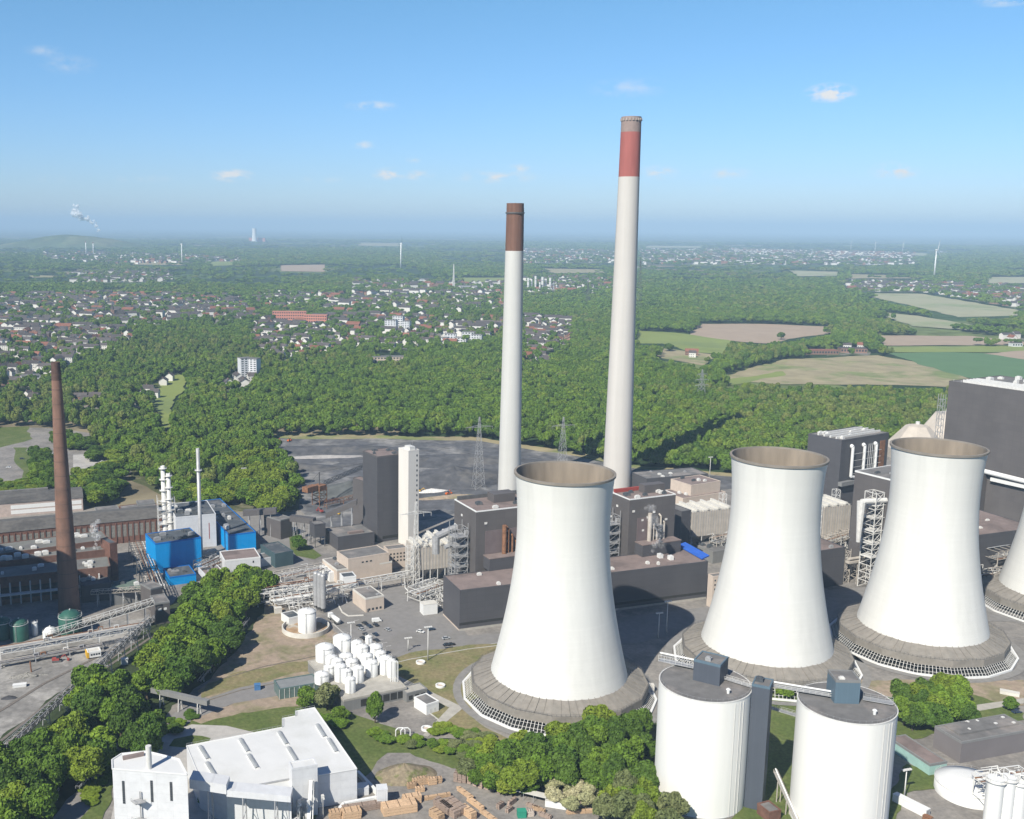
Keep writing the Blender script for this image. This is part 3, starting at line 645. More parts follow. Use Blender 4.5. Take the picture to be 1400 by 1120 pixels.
for n_, (a_, x, y, rz, kk, ti, qx_) in enumerate(hs[:300]):
    K = HK[kk]; lb = '%s house with %s roof %s' % (K[0], K[1], PLACE[ti])
    if kk not in proto:
        e = E('house', lb, 'house', (x, y, 0), rz, 'houses of the town')
        for nm, me in (('wall', K[6]), ('roof', K[7])):
            o = bpy.data.objects.new(nm, me); COL.objects.link(o); o.parent = e
            if nm == 'roof': c = bpy.data.objects.new('chimney', K[8]); COL.objects.link(c); c.parent = o
        proto[kk] = e
    else: e = dup(proto[kk], (x, y, 0), rz, lb)
    e['group'] = 'houses ' + PLACE[ti]
    e.scale = (rh_.uniform(1.05, 1.45), rh_.uniform(1, 1.2), rh_.uniform(1.05, 1.35))
big = MB(); HM = [wallw, glass, wallb, wallc, tilered, tiledark]
for a_, x, y, rz, kk, ti, qx_ in hs[300:]:
    K = HK[kk]; ca, sa = math.cos(rz), math.sin(rz); s = rh_.uniform(1.05, 1.5) * (1.25 if TOWNS[ti][1] > 40 else 1)
    for mb, base in ((K[3], HM.index(K[9])), (K[4], HM.index(K[10]))):
        if mb is K[3]: fs = [f for f, m in zip(mb.f, mb.m) if m == 0]; vs = mb.v[:10]
        else: fs = mb.f; vs = mb.v
        big.add([(x + (v[0] * ca - v[1] * sa) * s, y + (v[0] * sa + v[1] * ca) * s, v[2] * s) for v in vs], fs, base)
far_h = big.obj('distant_houses', HM); tag(far_h, 'distant houses too small to count', 'houses', kind='stuff')

# special buildings of the town, with storeys and windows
def flats(name, label, px, py, w, d, h, wall, rz=0, nz=4, roofm=None, group=None):
    p = P(px, py); e = E(name, label, 'building', (p.x, p.y, 0), rz, group)
    MB().box(-w / 2, -d / 2, 0, w / 2, d / 2, h).obj('wall', wall, e)
    MB().box(-w / 2 - .3, -d / 2 - .3, h + .01, w / 2 + .3, d / 2 + .3, h + .6).obj('roof', roofm or roof_g, e)
    nx = max(2, int(w / 5)); first = None
    for i in range(nx):
        for j in range(nz):
            x = -w / 2 + (i + .5) * w / nx; z = (j + .35) * h / nz
            if first is None:
                first = MB().box(-w / nx * .3, -.05, 0, w / nx * .3, .1, h / nz * .45).obj('window', glass, e, (x, -d / 2, z))
            else: dup(first, (x, -d / 2, z), parent=e)
    return e
flats('apartment_block', 'long salmon pink apartment block in the town', 396, 441, 75, 14, 25, pinkw, .05, 4, pinkw)
flats('apartment_block', 'right wing of the salmon pink block, set slightly forward', 432, 445, 50, 14, 23, pinkw, -.1, 4, pinkw)
for px, py, w, h, lb in ((535,455,24,26,'left white slab block with stepped top in the town'), (545,453,22,32,'middle white slab block, tallest of three'), (556,455,16,24,'narrow right white slab block of three')):
    flats('apartment_block', lb, px, py, w, 14, h, white_m, -.3, 7)
for i, (px, py, w, h) in enumerate(((603,470,26,12),(616,466,22,14),(630,470,22,12),(640,463,24,13),(652,466,20,12),(627,477,26,10),(612,478,20,9))):
    flats('clinic_block', 'white clinic block with flat roof, %s of the dense white cluster' % ORD(i, 7), px, py, w, 13, h, white_m, -.25 + .1 * (i % 2), 3)
flats('residential_tower', 'left half of the white residential tower rising from the wood', 335, 519, 16, 14, 31, white_m, .5, 10)
flats('residential_tower', 'right half of the white residential tower, with pink stair strip', 347, 519, 16, 14, 30, white_m, -.3, 10)
flats('school', 'long low school with rows of windows at the edge of the wood', 532, 495, 60, 16, 9, wallc, .15, 2)
flats('factory_hall', 'low white hall with brown roof right of the clinic', 668, 444, 55, 30, 8, white_m, 0, 1, roof_b)
flats('farm_barn', 'long reddish farm barn between the meadows', 1120, 484, 60, 20, 7, wallb, .03, 1, tilered)
flats('farm_barn', 'dark roofed farm barn beside the reddish one', 1165, 482, 45, 20, 8, wallb, -.1, 1, tiledark)
flats('farm_house', 'white farmhouse at the far right edge of the fields', 1388, 474, 20, 12, 7, white_m, .1, 1, tiledark)
flats('white_house', 'bright white block of flats left of the brick chimney', 42, 526, 24, 14, 13, white_m, .5, 3)
flats('brick_school', 'dark brick school behind the tall white chimney', 600, 452, 40, 14, 9, wallb, -.05, 2, tilered)
cp = P(163, 436); ch = E('church', 'red brick church with twin pointed spires in the left suburb', 'church', (cp.x, cp.y, 0), .5)
MB().box(-12, -7, 0, 12, 7, 13).obj('nave', wallb, ch)
rf = MB(); rf.add([(-12.5, -8, 13), (12.5, -8, 13), (12.5, 8, 13), (-12.5, 8, 13), (-12.5, 0, 21), (12.5, 0, 21)], [(0, 1, 5, 4), (2, 3, 4, 5), (1, 2, 5), (3, 0, 4)]); rf.obj('roof', tiledark, ch)
for s in (-1, 1):
    tw = MB().box(-17, s * 5 - 2.5, 0, -12, s * 5 + 2.5, 22).obj('tower', wallb, ch)
    mb = MB(); mb.cyl(-14.5, s * 5, 22, 36, 2.9, .1, 8, sm=False); mb.obj('spire', tiledark, tw)

# clear the far woods around houses
from mathutils.kdtree import KDTree
kd = KDTree(len(hs)); [kd.insert((h[1], h[2], 0), i) for i, h in enumerate(hs)]; kd.balance()
ok = np.ones(len(PX), bool)
for i in np.nonzero(dens < .9)[0]:
    if kd.find((PX[i], PY[i], 0))[2] < 11: ok[i] = False
for a, b, c in SPECIAL: ok &= ~((np.hypot(PX - a, PY - b) < c * .8) | ((np.abs(PX - a) < c * .75) & (PY < b) & (PY > b - 130) & (rs.uniform(0, 1, len(PX)) < .9)))
for a, b in PLANTED:
    if b > 560: ok &= np.hypot(PX - a, PY - b) > 9
PX, PY, SPc = PX[ok], PY[ok], SPc[ok]
# nearest forest-edge trees are single trees, the rest is one mass
room = 296 - ntree[0] + sum(1 for o in bpy.data.objects if o.name.startswith(('bush', 'blossoming')) and o.parent is None)
order = np.argsort(np.hypot(PX, PY)); vis = [i for i in order if 0 < project(PX[i], PY[i], 15)[0] < 1400][:max(0, room)]
hid = set(vis)
for i in vis:
    q = project(PX[i], PY[i], 15)[0]
    where = ('left of the brick chimney' if q < 75 else 'between the brick chimney and the blue building' if q < 250 else 'at the left end of the coal yard' if q < 400 else 'behind the coal bunker tower' if q < 560 else 'along the far side of the coal yard' if q < 700
             else 'between the two tall chimneys' if q < 850 else 'right of the tallest chimney' if q < 1000 else 'behind the dark boiler house with ducts' if q < 1215 else 'behind the third cooling tower')
    tree(PX[i], PY[i], rnd.uniform(5.5, 7.5), rnd.uniform(15, 21), rnd.choice(('dark', 'mid', 'mid')), 'tree in the front row of the forest ' + where, 'forest edge trees ' + where)
m_ = np.array([i not in hid for i in range(len(PX))]); PX, PY, SPc = PX[m_], PY[m_], SPc[m_]
n_ = len(PX); me = bpy.data.meshes.new('forest'); me.vertices.add(n_)
me.vertices.foreach_set('co', np.stack([PX, PY, 0 * PX], 1).astype(np.float32).ravel())
rs = np.random.RandomState(9)
big_n = .5 + .5 * np.sin(PX * .013 + 1.3 * np.sin(PY * .009)) * np.sin(PY * .011 + 2)
hz = rs.uniform(5.0, 8.8, n_) * (1 + .15 * big_n) * np.clip(SPc / 30, 1, 1.35) * np.where(PY > 5000, .8, 1); wx = SPc * .565 * rs.uniform(.8, 1.3, n_)
sc = np.stack([wx, wx * rs.uniform(.85, 1.15, n_), hz], 1).astype(np.float32)
a = me.attributes.new('scl', 'FLOAT_VECTOR', 'POINT'); a.data.foreach_set('vector', sc.ravel())
a = me.attributes.new('rot', 'FLOAT_VECTOR', 'POINT'); a.data.foreach_set('vector', np.stack([0 * PX, 0 * PX, rs.uniform(0, 6.28, n_)], 1).astype(np.float32).ravel())
reg = np.sin(PX * .0065 + 1.7 * np.sin(PY * .004)) * np.sin(PY * .0058 + 1) + rs.normal(0, .45, n_)
kind_ = np.where(reg > .7, rs.choice([1, 5], n_), np.where(reg < -.6, rs.choice([4, 2, 2], n_), rs.choice([0, 3, 0, 3, 2], n_)))
idx = np.where(PY > 2600, 6, 0) + kind_
a = me.attributes.new('idx', 'INT', 'POINT'); a.data.foreach_set('value', idx.astype(np.int32))
fo = bpy.data.objects.new('forest', me); COL.objects.link(fo); tag(fo, 'broadleaf forest and far-off woods covering the plain', 'forest', kind='stuff')
tc_ = bpy.data.collections.new('forest_crowns')
fm = [L_forest, L_forest2, L_mid, L_forest, L_dark, L_forest2]
for i in range(12):
    mesh = crown_mesh('forest_crown', 70 + i, 8 if i < 6 else 5, 1300 if i < 6 else 200, .14 if i < 6 else .26, fm[i % 6], .9, .88, .42)
    o = bpy.data.objects.new('crown_%02d' % i, mesh); tc_.objects.link(o)
ng = bpy.data.node_groups.new('forest', 'GeometryNodeTree')
ng.interface.new_socket('Geometry', in_out='INPUT', socket_type='NodeSocketGeometry'); ng.interface.new_socket('Geometry', in_out='OUTPUT', socket_type='NodeSocketGeometry')
gi = ng.nodes.new('NodeGroupInput'); go = ng.nodes.new('NodeGroupOutput'); ip = ng.nodes.new('GeometryNodeInstanceOnPoints')
ci = ng.nodes.new('GeometryNodeCollectionInfo'); ci.inputs['Collection'].default_value = tc_; ci.inputs['Separate Children'].default_value = True; ci.inputs['Reset Children'].default_value = True
def NA(nm, ty): n = ng.nodes.new('GeometryNodeInputNamedAttribute'); n.data_type = ty; n.inputs['Name'].default_value = nm; return n.outputs['Attribute']
l = ng.links
l.new(gi.outputs[0], ip.inputs['Points']); l.new(ci.outputs[0], ip.inputs['Instance']); ip.inputs['Pick Instance'].default_value = True
l.new(NA('idx', 'INT'), ip.inputs['Instance Index']); l.new(NA('rot', 'FLOAT_VECTOR'), ip.inputs['Rotation']); l.new(NA('scl', 'FLOAT_VECTOR'), ip.inputs['Scale'])
l.new(ip.outputs[0], go.inputs[0])
fo.modifiers.new('forest', 'NODES').node_group = ng
print('TREES', len(PLANTED), ntree[0], 'forest', n_, 'houses', len(hs))

# ---------------------------------------------------------------- haze
hz_ = MB(); hz_.box(-60500, -3000, -1.2, 60500, 60500, 420)
hm = bpy.data.materials.new('haze'); hm.use_nodes = True; hm.node_tree.nodes.remove(hm.node_tree.nodes['Principled BSDF'])
pv = hm.node_tree.nodes.new('ShaderNodeVolumePrincipled'); pv.inputs['Color'].default_value = (.50, .72, .92, 1); pv.inputs['Density'].default_value = .000085; pv.inputs['Anisotropy'].default_value = -.15
hm.node_tree.links.new(pv.outputs[0], hm.node_tree.nodes['Material Output'].inputs['Volume'])
tag(hz_.obj('haze', hm), 'thin blue haze over the plain', 'haze', kind='stuff')
# ================================================================ power station
# ---- cooling towers
def hyper(z): return 21.0 * math.sqrt(1 + (z - 82) ** 2 / 63.0 ** 2)
def cooling_tower(cx, cy, label, rz=0, open_side=0):
    e = E('cooling_tower', label, 'cooling tower', (cx, cy, 0), rz, 'concrete cooling towers')
    prof = [(hyper(10.5 + 95.0 * i / 30), 10.5 + 95.0 * i / 30) for i in range(31)]
    mb = MB(); mb.lathe(prof, 96, sm=True); mb.obj('shell', shell_m, e)
    mb = MB(); rt = hyper(105.5)
    mb.lathe([(rt + .02, 104.9), (rt + .5, 105.1), (rt + .55, 106.1), (rt - .5, 106.2), (rt - .7, 105.0)], 96, sm=False); mb.obj('rim', rim_m, e)
    mb = MB(); mb.lathe([(hyper(10.5 + 95.0 * i / 15) - .7, 10.5 + 95.0 * i / 15) for i in range(16)][::-1], 72); mb.obj('inner_wall', shell_in, e)
    n = 16; A = [math.pi * 2 * (i + .5) / n for i in range(n)]
    def ring(prof): m = MB(); m.lathe(prof, n, sm=False, a0=math.pi / n, a1=2 * math.pi + math.pi / n); return m
    mb = MB()
    mb.lathe([(41.2, 7.2), (31.2, 11.2)], n, sm=False, a0=math.pi / n, a1=2 * math.pi + math.pi / n)
    dk = mb.obj('deck', deck_m, e)
    mb = MB()                                       # radial ribs of the deck
    for i in range(64):
        a = 2 * math.pi * i / 64; c, s = math.cos(a), math.sin(a); ro = 40.9 * math.cos(math.pi / n) / math.cos(((a) % (2 * math.pi / n)) - math.pi / n)
        mb.tube((31.4 * c, 31.4 * s, 11.25), (min(ro, 41) * c, min(ro, 41) * s, 7.38), .13)
    mb.obj('rib', deck_m, dk)
    ring([(40.8, 3.9), (41.4, 4.0), (41.4, 7.6), (40.2, 7.6), (40.2, 7.3)]).obj('fascia', conc_lt if False else deck_m, e)
    mb = MB()
    for i in range(n):
        a, b = A[i - 1], A[i]
        for k in range(8):
            t = k / 8; x = 41.3 * (math.cos(a) * (1 - t) + math.cos(b) * t); y = 41.3 * (math.sin(a) * (1 - t) + math.sin(b) * t)
            mb.tube((x, y, 7.5), (x, y, 8.7), .06)
        for zz in (8.1, 8.7): mb.tube((41.3 * math.cos(a), 41.3 * math.sin(a), zz), (41.3 * math.cos(b), 41.3 * math.sin(b), zz), .05)
    mb.obj('railing', steel_d, e)
    mb = MB(); mb.lathe([(36, .1), (36, 4.2)], n, sm=False, a0=math.pi / n, a1=2 * math.pi + math.pi / n); mb.obj('inner_screen', louver, e)
    mb = MB()
    for i in range(n):                              # slanting struts all round
        a, b = A[i - 1], A[i]
        for k in range(10):
            t = (k + .5) / 10
            p = (math.cos(a) * (1 - t) + math.cos(b) * t, math.sin(a) * (1 - t) + math.sin(b) * t)
            mb.tube((45.0 * p[0], 45.0 * p[1], .3), (40.9 * p[0], 40.9 * p[1], 4.6), .13)
        for rr, z in ((43.6, 1.8), (42.2, 3.3)): mb.tube((rr * math.cos(a), rr * math.sin(a), z), (rr * math.cos(b), rr * math.sin(b), z), .08)
    mb.obj('strut', steel_w, e)
    mb = MB(); mb.lathe([(44.5, .06), (36, .06)], n, sm=False, a0=math.pi / n, a1=2 * math.pi + math.pi / n); mb.obj('basin_floor', louver, e)
    ring([(44.6, .02), (44.6, .9), (45.6, .9), (45.6, .02)]).obj('basin_kerb', white_p, e)
    mb = MB(); mb.lathe([(49.5, .25), (45.7, .25)], 48, sm=False); mb.obj('apron', M('grey apron', (.22, .21, .195), var=.15, scale=.3), e)
    mb = MB(); c = .55; mb.tube((41.6, 1.2, 4.5), (46, 3.0, 1.0), .9); mb.box(41.5, -1, 0, 45, 1.5, 4)
    mb.obj('stair', conc_lt, e)
    return e
CT = [cooling_tower(63.96, 454.3, 'nearest white cooling tower, left of the four, seen in full', 0),
      cooling_tower(172.9, 490.2, 'white cooling tower behind the two silos', .2),
      cooling_tower(263.2, 515.8, 'white cooling tower in front of the great dark boiler house', .1),
      cooling_tower(371, 573, 'white cooling tower cut off by the right edge', .05)]

# ---- tall chimneys
def chimney(name, label, px, py, ty, r0, r1, bands, n=40, mats=None, curve=1.0, capn=0):
    p = P(px, py); h = HT(px, py, ty); e = E(name, label, 'chimney', (p.x, p.y, 0))
    def r(z): t = z / h; return r1 + (r0 - r1) * (1 - t) ** curve
    z0 = 0
    for nm, fr, mt in bands:
        z1 = h * fr; k = max(2, int((z1 - z0) / 8))
        mb = MB(); mb.lathe([(r(z0 + (z1 - z0) * i / k), z0 + (z1 - z0) * i / k) for i in range(k + 1)], n)
        if fr == 1: mb.lathe([(r(h), h), (r(h) - .6, h + .01), (r(h) - .6, h - 12)], n); mb.cyl(0, 0, h - 12.1, h - 12, r(h) - .6, n=n, m=0)
        mb.obj(nm, mt, e); z0 = z1
    return e, h, r
zb = HT(843, 664, 242) / HT(843, 664, 160); zc = HT(843, 664, 181) / HT(843, 664, 160)
tall, hT, rT = chimney('chimney', 'tallest chimney, white with a red band and grey cap', 843, 664, 160, 11.9, 7.9, [('shaft', zb, M('chimney concrete', (.50, .475, .44), var=.05, scale=.2, streak=.05, seam=(2000, 6, .05, .03))), ('red_band', zc, redc), ('cap', 1, greyc)], curve=1.15)
mb = MB()
for i in range(20):
    a = 2 * math.pi * i / 20; mb.box(rT(hT) * math.cos(a) - .7, rT(hT) * math.sin(a) - .7, hT - 3.2, rT(hT) * math.cos(a) + .7, rT(hT) * math.sin(a) + .7, hT - 1.2, rz=a)
mb.obj('cap_openings', M('light vent', (.36, .31, .28)), tall)
zb = HT(696, 672, 343) / HT(696, 672, 278)
sh, hS, rS = chimney('chimney', 'shorter white chimney with a long brown top', 696, 672, 278, 9.3, 6.8, [('shaft', zb, M('chimney concrete grey', (.50, .495, .465), var=.05, scale=.2, streak=.05, seam=(2000, 6, .05, .03))), ('brown_top', 1, brownc)], curve=1.1)
mb = MB(); mb.lathe([(6.9, hS - 8), (7.6, hS - 8), (7.6, hS - 7), (6.9, hS - 7)], 40, sm=False); mb.obj('gallery', steel_d, sh)
for c_, h_, r_, az in ((tall, hT, rT, .25), (sh, hS, rS, .2)):
    mb = MB()
    for s in (-.35, .35):
        pts = [((r_(z) + .35) * math.cos(az + s / 10), (r_(z) + .35) * math.sin(az + s / 10), z) for z in np.linspace(3, h_ * .985, 12)]
        mb.path(pts, .09, 4)
    for z in np.arange(20, h_ * .98, 12): mb.box(-1, -.6, z, 1, .6, z + .25, rz=az + 1.57, c=(0, 0)); 
    mb2 = MB(); mb2.v, mb2.f, mb2.m, mb2.s = mb.v[:], mb.f[:], mb.m[:], mb.s[:]
    mb.obj('ladder', steel, c_)
br, hB, rB = chimney('brick_chimney', 'tapering brown brick chimney of the old factory', 95, 835, 495, 6.0, 2.35, [('shaft', .93, chim_b), ('dark_top', 1, M('sooty brick', (.10, .06, .05), var=.2, scale=.4))], 32)
mb = MB()
for z in np.linspace(15, hB * .95, 16): mb.lathe([(rB(z) + .02, z), (rB(z) + .09, z + .05), (rB(z) + .09, z + .3), (rB(z + .35) + .02, z + .35)], 32, sm=False)
mb.obj('hoop', M('iron hoop', (.14, .09, .07)), br)

# ---- buildings: near corner at the root, x along the right wall, y along the left wall
class B: pass
def bld(name, label, cat, near, right, left, h=None, base=None, zb=0, wall=clad, roof=roof_g, rim=None, trim=.6, over=0, group=None, gable=0, depth=None):
    if h is None: h = HT(base[0], base[1], near[1])
    a, b, c = P(*near, h), P(*right, h), P(*left, h)
    if base is not None: a = Vector((P(*base).x, P(*base).y, h))
    dx = (b - a); w = dx.length; rz = math.atan2(dx.y, dx.x); ux = dx / w; uy = Vector((-ux.y, ux.x, 0)); d = (c - a).dot(uy)
    if depth is not None: d = (P(*depth) - a).dot(uy) - .15
    o = B(); o.w, o.d, o.h, o.zb, o.rz = w, d, h, zb, rz
    e = E(name, label, cat, (a.x, a.y, 0), rz, group); o.e = e; o.o = Vector((a.x, a.y, 0)); o.ux, o.uy = ux, uy
    MB().box(0, 0, zb, w, d, h).obj('wall', wall, e)
    mb = MB(); mb.add([(.4, .4, h + .03), (w - .4, .4, h + .03), (w - .4, d - .4, h + .03), (.4, d - .4, h + .03)], [(0, 1, 2, 3)]); o.roof = mb.obj('roof', roof, e)
    if gable:
        MB().add([(-.5, -.5, h + .36), (w + .5, -.5, h + .36), (w + .5, d + .5, h + .36), (-.5, d + .5, h + .36), (-.5, d / 2, h + .36 + gable), (w + .5, d / 2, h + .36 + gable)], [(0, 1, 5, 4), (2, 3, 4, 5), (1, 2, 5), (3, 0, 4)]).obj('gable_roof', roof, e)
    mb = MB(); t = .45; q = .06
    mb.box(-q, -q, h - trim, w + q, t, h + .35); mb.box(-q, d - t, h - trim, w + q, d + q, h + .35)
    mb.box(-q, t, h - trim, t, d - t, h + .35); mb.box(w - t, t, h - trim, w + q, d - t, h + .35); mb.obj('parapet', rim or wall, e)
    return o
def vents(o, n, seed=1, s=1.0, mat=None):
    r = random.Random(seed)
    first = None
    for i in range(n):
        x, y = r.uniform(.1, .9) * o.w, r.uniform(.1, .9) * o.d
        if first is None or i % 3 == 0:
            mb = MB(); a = r.uniform(.6, 1.6) * s; b = r.uniform(.6, 1.4) * s; z = r.uniform(.6, 1.5) * s
            mb.box(-a, -b, 0, a, b, z); mb.box(-a * .6, -b * .6, z, a * .6, b * .6, z + .4)
            first = mb.obj('roof_vent', mat or r.choice((steel, steel_w, roof_d)), o.e, (x, y, o.h + .04))
        else: dup(first, (x, y, o.h + .04), parent=o.e)
def wins(o, face, u0, u1, z0, z1, nu, nz, fw, fh, mat=glass, frame=None, name='window'):
    m = MB(); m.box(-fw / 2, -.06, -fh / 2, fw / 2, .05, fh / 2); me = None
    for i in range(nu):
        for j in range(nz):
            u = u0 + (u1 - u0) * (i + .5) / nu; z = z0 + (z1 - z0) * (j + .5) / nz
            loc, rz = {'f': ((u, 0, z), 0), 'l': ((0, u, z), -math.pi / 2), 'r': ((o.w, u, z), math.pi / 2)}[face]
            if me is None: me = m.obj(name, mat, o.e, loc, rz)
            else: dup(me, loc, rz, parent=o.e)
def bx(o, name, x0, y0, z0, x1, y1, z1, mat): return MB().box(x0, y0, z0, x1, y1, z1).obj(name, mat, o.e)
def attach(o, name, mb, mat): return mb.obj(name, mat, o.e)
def frame_tower(mb, x0, y0, x1, y1, z0, z1, step=5, r=.22):
    for x in (x0, x1):
        for y in (y0, y1): mb.tube((x, y, z0), (x, y, z1), r)
    z = z0 + step
    while z <= z1 + .01:
        for a, b in (((x0, y0), (x1, y0)), ((x1, y0), (x1, y1)), ((x1, y1), (x0, y1)), ((x0, y1), (x0, y0))): mb.tube((*a, z), (*b, z), r * .8); mb.tube((*a, z - step), (*b, z), r * .5)
        z += step
    return mb

# first turbine hall and its boiler house
hall = bld('turbine_hall', 'long dark turbine hall behind the nearest cooling tower', 'power plant', (628,808), (968,768), (602,788), base=(628,863), wall=clad, roof=roof_b)
print('hall', hall.w, hall.d, hall.h, math.degrees(hall.rz))
HZ = hall.h
vents(hall, 14, 3, 1.0, steel_w)
bx(hall, 'window_band', -.08, -.08, 3.2, hall.w * .999, .02, 4.6, louver)
bx(hall, 'plinth', -.15, -.15, 0, hall.w, .02, 1.2, concrete)
bx(hall, 'side_strip', -.14, .3, 0, .05, hall.d - .3, .8, beige)
def HT2(px, py, z, ty):
    b = P(px, py, z); lo, hi = z, 400
    for _ in range(40):
        m = (lo + hi) / 2
        if Q((b.x, b.y, m))[1] > ty: lo = m
        else: hi = m
    return lo
GR = hall.rz
h = HT2(651, 777, HZ, 700)
for nm, ner, rg, lf, rt_, lb in (('a', (651,700), (792,684), (622,683), roof_b, 'grey boiler house rising behind the nearest cooling tower, left of the chimneys'),
                            ('b', (861,683.5), (924,676), (836,673), roof_b, 'grey boiler house with steam in front of the tallest chimney')):
    o = bld('boiler_house', lb, 'power plant', ner, rg, lf, h=h if nm == 'a' else HT2(860.5, 758, HZ, 683.5), wall=clad2, roof=rt_, rim=white_p, trim=.3)
    vents(o, 9, 5, 1.2); o.hh = o.h
    bx(o, 'annex_wall', 5, -8, HZ, o.w * .98, .3, HZ + 7, clad); bx(o, 'annex_roof', 4.8, -8.2, HZ + 7.02, o.w * .98 + .2, .2, HZ + 7.5, roof_b)
    bx(o, 'penthouse', o.w * .5 if nm == 'b' else 18, o.d * .45, o.h, o.w * .95 if nm == 'b' else 32, o.d * .75, o.h + 5, clad2)
    bx(o, 'roof_strip', 1, o.d - 2.5, o.h + .1, o.w - 1, o.d - 1, o.h + 2.2, steel_d if nm == 'a' else redp)
    rv = random.Random(3); wv = None
    for k in range(11):
        fx = k % 3 != 2; u = rv.uniform(.08, .95) * (o.w if fx else o.d); z = rv.uniform(HZ + 9, o.h - 4); lc, rz_ = ((u, -.12, z), 0) if fx else ((-.12, u, z), -math.pi / 2)
        if wv is None: wv = MB().box(-.8, -.25, -.6, .8, .12, .6).obj('wall_vent', steel_w, o.e, lc, rz_)
        else: dup(wv, lc, rz_, parent=o.e)
    bx(o, 'wall_recess', 6, -.35, HZ + 7.6, o.w * .45, -.02, o.h - 12, M('pinkish cladding panel', (.15, .12, .12), var=.12, scale=.2))
    mb = MB()
    for k in range(5):
        x = o.w * .42 + k * 2.6 if nm == 'b' else 20 + k * 2.6; mb.tube((x, -2, HZ + 7.5), (x, -2, o.h - 12 - (k % 3) * 4), .55, 8); mb.tube((x, -2, o.h - 12 - (k % 3) * 4), (x, .2, o.h - 11 - (k % 3) * 4), .55, 8)
    mb.cyl(o.w * .40 if nm == 'b' else 17, -2.6, HZ + 7.5, o.h - 9, 1.3, n=12)
    attach(o, 'steam_pipe', mb, rust if nm == 'a' else beige2)
    mb = MB(); frame_tower(mb, -10, 6, -2, 14, 0, o.h - 8, 5); frame_tower(mb, -7, 16, -1, 22, 0, o.h - 14, 5)
    for z in range(10, int(o.h - 10), 6): mb.box(-10, 6, z, -2, 14, z + .3); mb.box(-2.2, 9, z, .3, 11, z + 2.4)
    attach(o, 'escape_stair', mb, steel)
    mb = MB(); mb.tube((-14, 24, o.h - 20), (1, 26, o.h - 16), 2.2, 10); mb.tube((-14, 24, o.h - 20), (-14, 24, o.h - 30), 2.2, 10); mb.tube((-12, 16, o.h - 24), (1, 17, o.h - 22), 1.4, 8)
    attach(o, 'flue_duct', mb, steel)
BB = o
# blue canopy, beige end stair of the hall
o = hall
_l = lambda px, py, z: (lambda v: (v.dot(o.ux), v.dot(o.uy)))(P(px, py, z) - Vector((o.o.x, o.o.y, z)))
mb = MB(); mb.prism([_l(926, 743, HZ + 2), _l(937, 739.5, HZ + 2), _l(970, 757.5, HZ + 2), _l(960, 762, HZ + 2)], HZ + .5, HZ + 1.2); attach(o, 'blue_roof_canopy', mb, blueroof)
for i in range(2): bx(o, 'roof_tank', o.w - 24 + i * 4, o.d * .35 + 5 - 5 * i, HZ, o.w - 21.5 + i * 4, o.d * .35 + 8 - 5 * i, HZ + 2.4, white_p)
o = bld('stair_tower', 'beige stair tower at the right end of the turbine hall', 'building', (975,789), (990,787), (971,785), h=HZ - 4, wall=beige, roof=roof_g)
wins(o, 'r', 1, o.d - 1, 2, o.h - 1, 2, 6, .9, 1)
wins(o, 'f', .5, o.w - .5, 2, o.h - 1, 3, 6, .9, 1)

# electrostatic filters with hoppers
def esp(label, px, py, w, d, h, rz, n=4, zl=9, wall=beige2, group='electrostatic filter casings'):
    p = P(px, py); e = E('dust_filter', label, 'dust filter', (p.x, p.y, 0), rz, group)
    MB().box(0, 0, zl, w, d, h).obj('casing', wall, e)
    mb = MB()
    for i in range(n):
        x0, x1 = w * i / n + .3, w * (i + 1) / n - .3
        mb.box(x0 + .5, .5, h, x1 - .5, d - .5, h + .8); mb.box((x0 + x1) / 2 - .8, 0, h + .8, (x0 + x1) / 2 + .8, d, h + 2.2)
    mb.obj('roof_beam', conc_lt, e); mb = MB()
    for i in range(n):
        for j in range(2):
            x, y = w * (i + .5) / n, d * (j + .5) / 2; a, b = w / n / 2 - .2, d / 4 - .2
            vs = [(x - a, y - b, zl), (x + a, y - b, zl), (x + a, y + b, zl), (x - a, y + b, zl), (x - .5, y - .5, zl - 5), (x + .5, y - .5, zl - 5), (x + .5, y + .5, zl - 5), (x - .5, y + .5, zl - 5)]
            mb.add(vs, [(0, 4, 5, 1), (1, 5, 6, 2), (2, 6, 7, 3), (3, 7, 4, 0), (4, 7, 6, 5)])
    mb.obj('hopper', steel, e); mb = MB()
    for i in range(n + 1):
        for y in (.3, d / 2, d - .3): mb.tube((min(max(w * i / n, .3), w - .3), y, 0), (min(max(w * i / n, .3), w - .3), y, zl), .3)
    mb.obj('support', steel_w, e)
    mb = MB(); frame_tower(mb, -5, 0, -1.5, 4, 0, h + 3, 4, .18); frame_tower(mb, w + 1, d - 6, w + 4.5, d - 2, 0, h + 6, 4, .18); mb.obj('stair_frame', steel_w, e)
    mb = MB()
    for i in range(w.__int__() // 2):
        x = i * 2 + 1; mb.tube((x, -.3, h), (x, -.3, h + 1.2), .06); mb.box(x - .12, -.14, zl, x + .12, .02, h)
    mb.tube((0, -.3, h + 1.2), (w, -.3, h + 1.2), .06); mb.obj('stiffener', steel, e)
    return e
esp('beige filter casing with hoppers left of the first boiler house', 568, 800, 24, 18, 23, GR, 5)
esp('second beige filter casing behind the hoppers beside the white stair tower', 590, 770, 22, 16, 15, GR, 4, 6, steel)
esp('pale filter casing right of the steaming boiler house', 944, 752, 34, 22, 26, GR, 4)
esp('pale filter casing seen between second tower and dark boiler building', 1122, 762, 22, 22, 34, GR, 3)
o = bld('gas_duct_hall', 'low dark hall behind the steaming boiler house', 'building', (884,655), (968,648), (877,645), h=12, wall=clad, roof=roof_g); vents(o, 6, 8)
o = bld('ash_hall', 'pinkish concrete hall behind the filter casings', 'building', (934,682), (992,673), (925,668), h=18, wall=beige, roof=roof_b); vents(o, 8, 9)
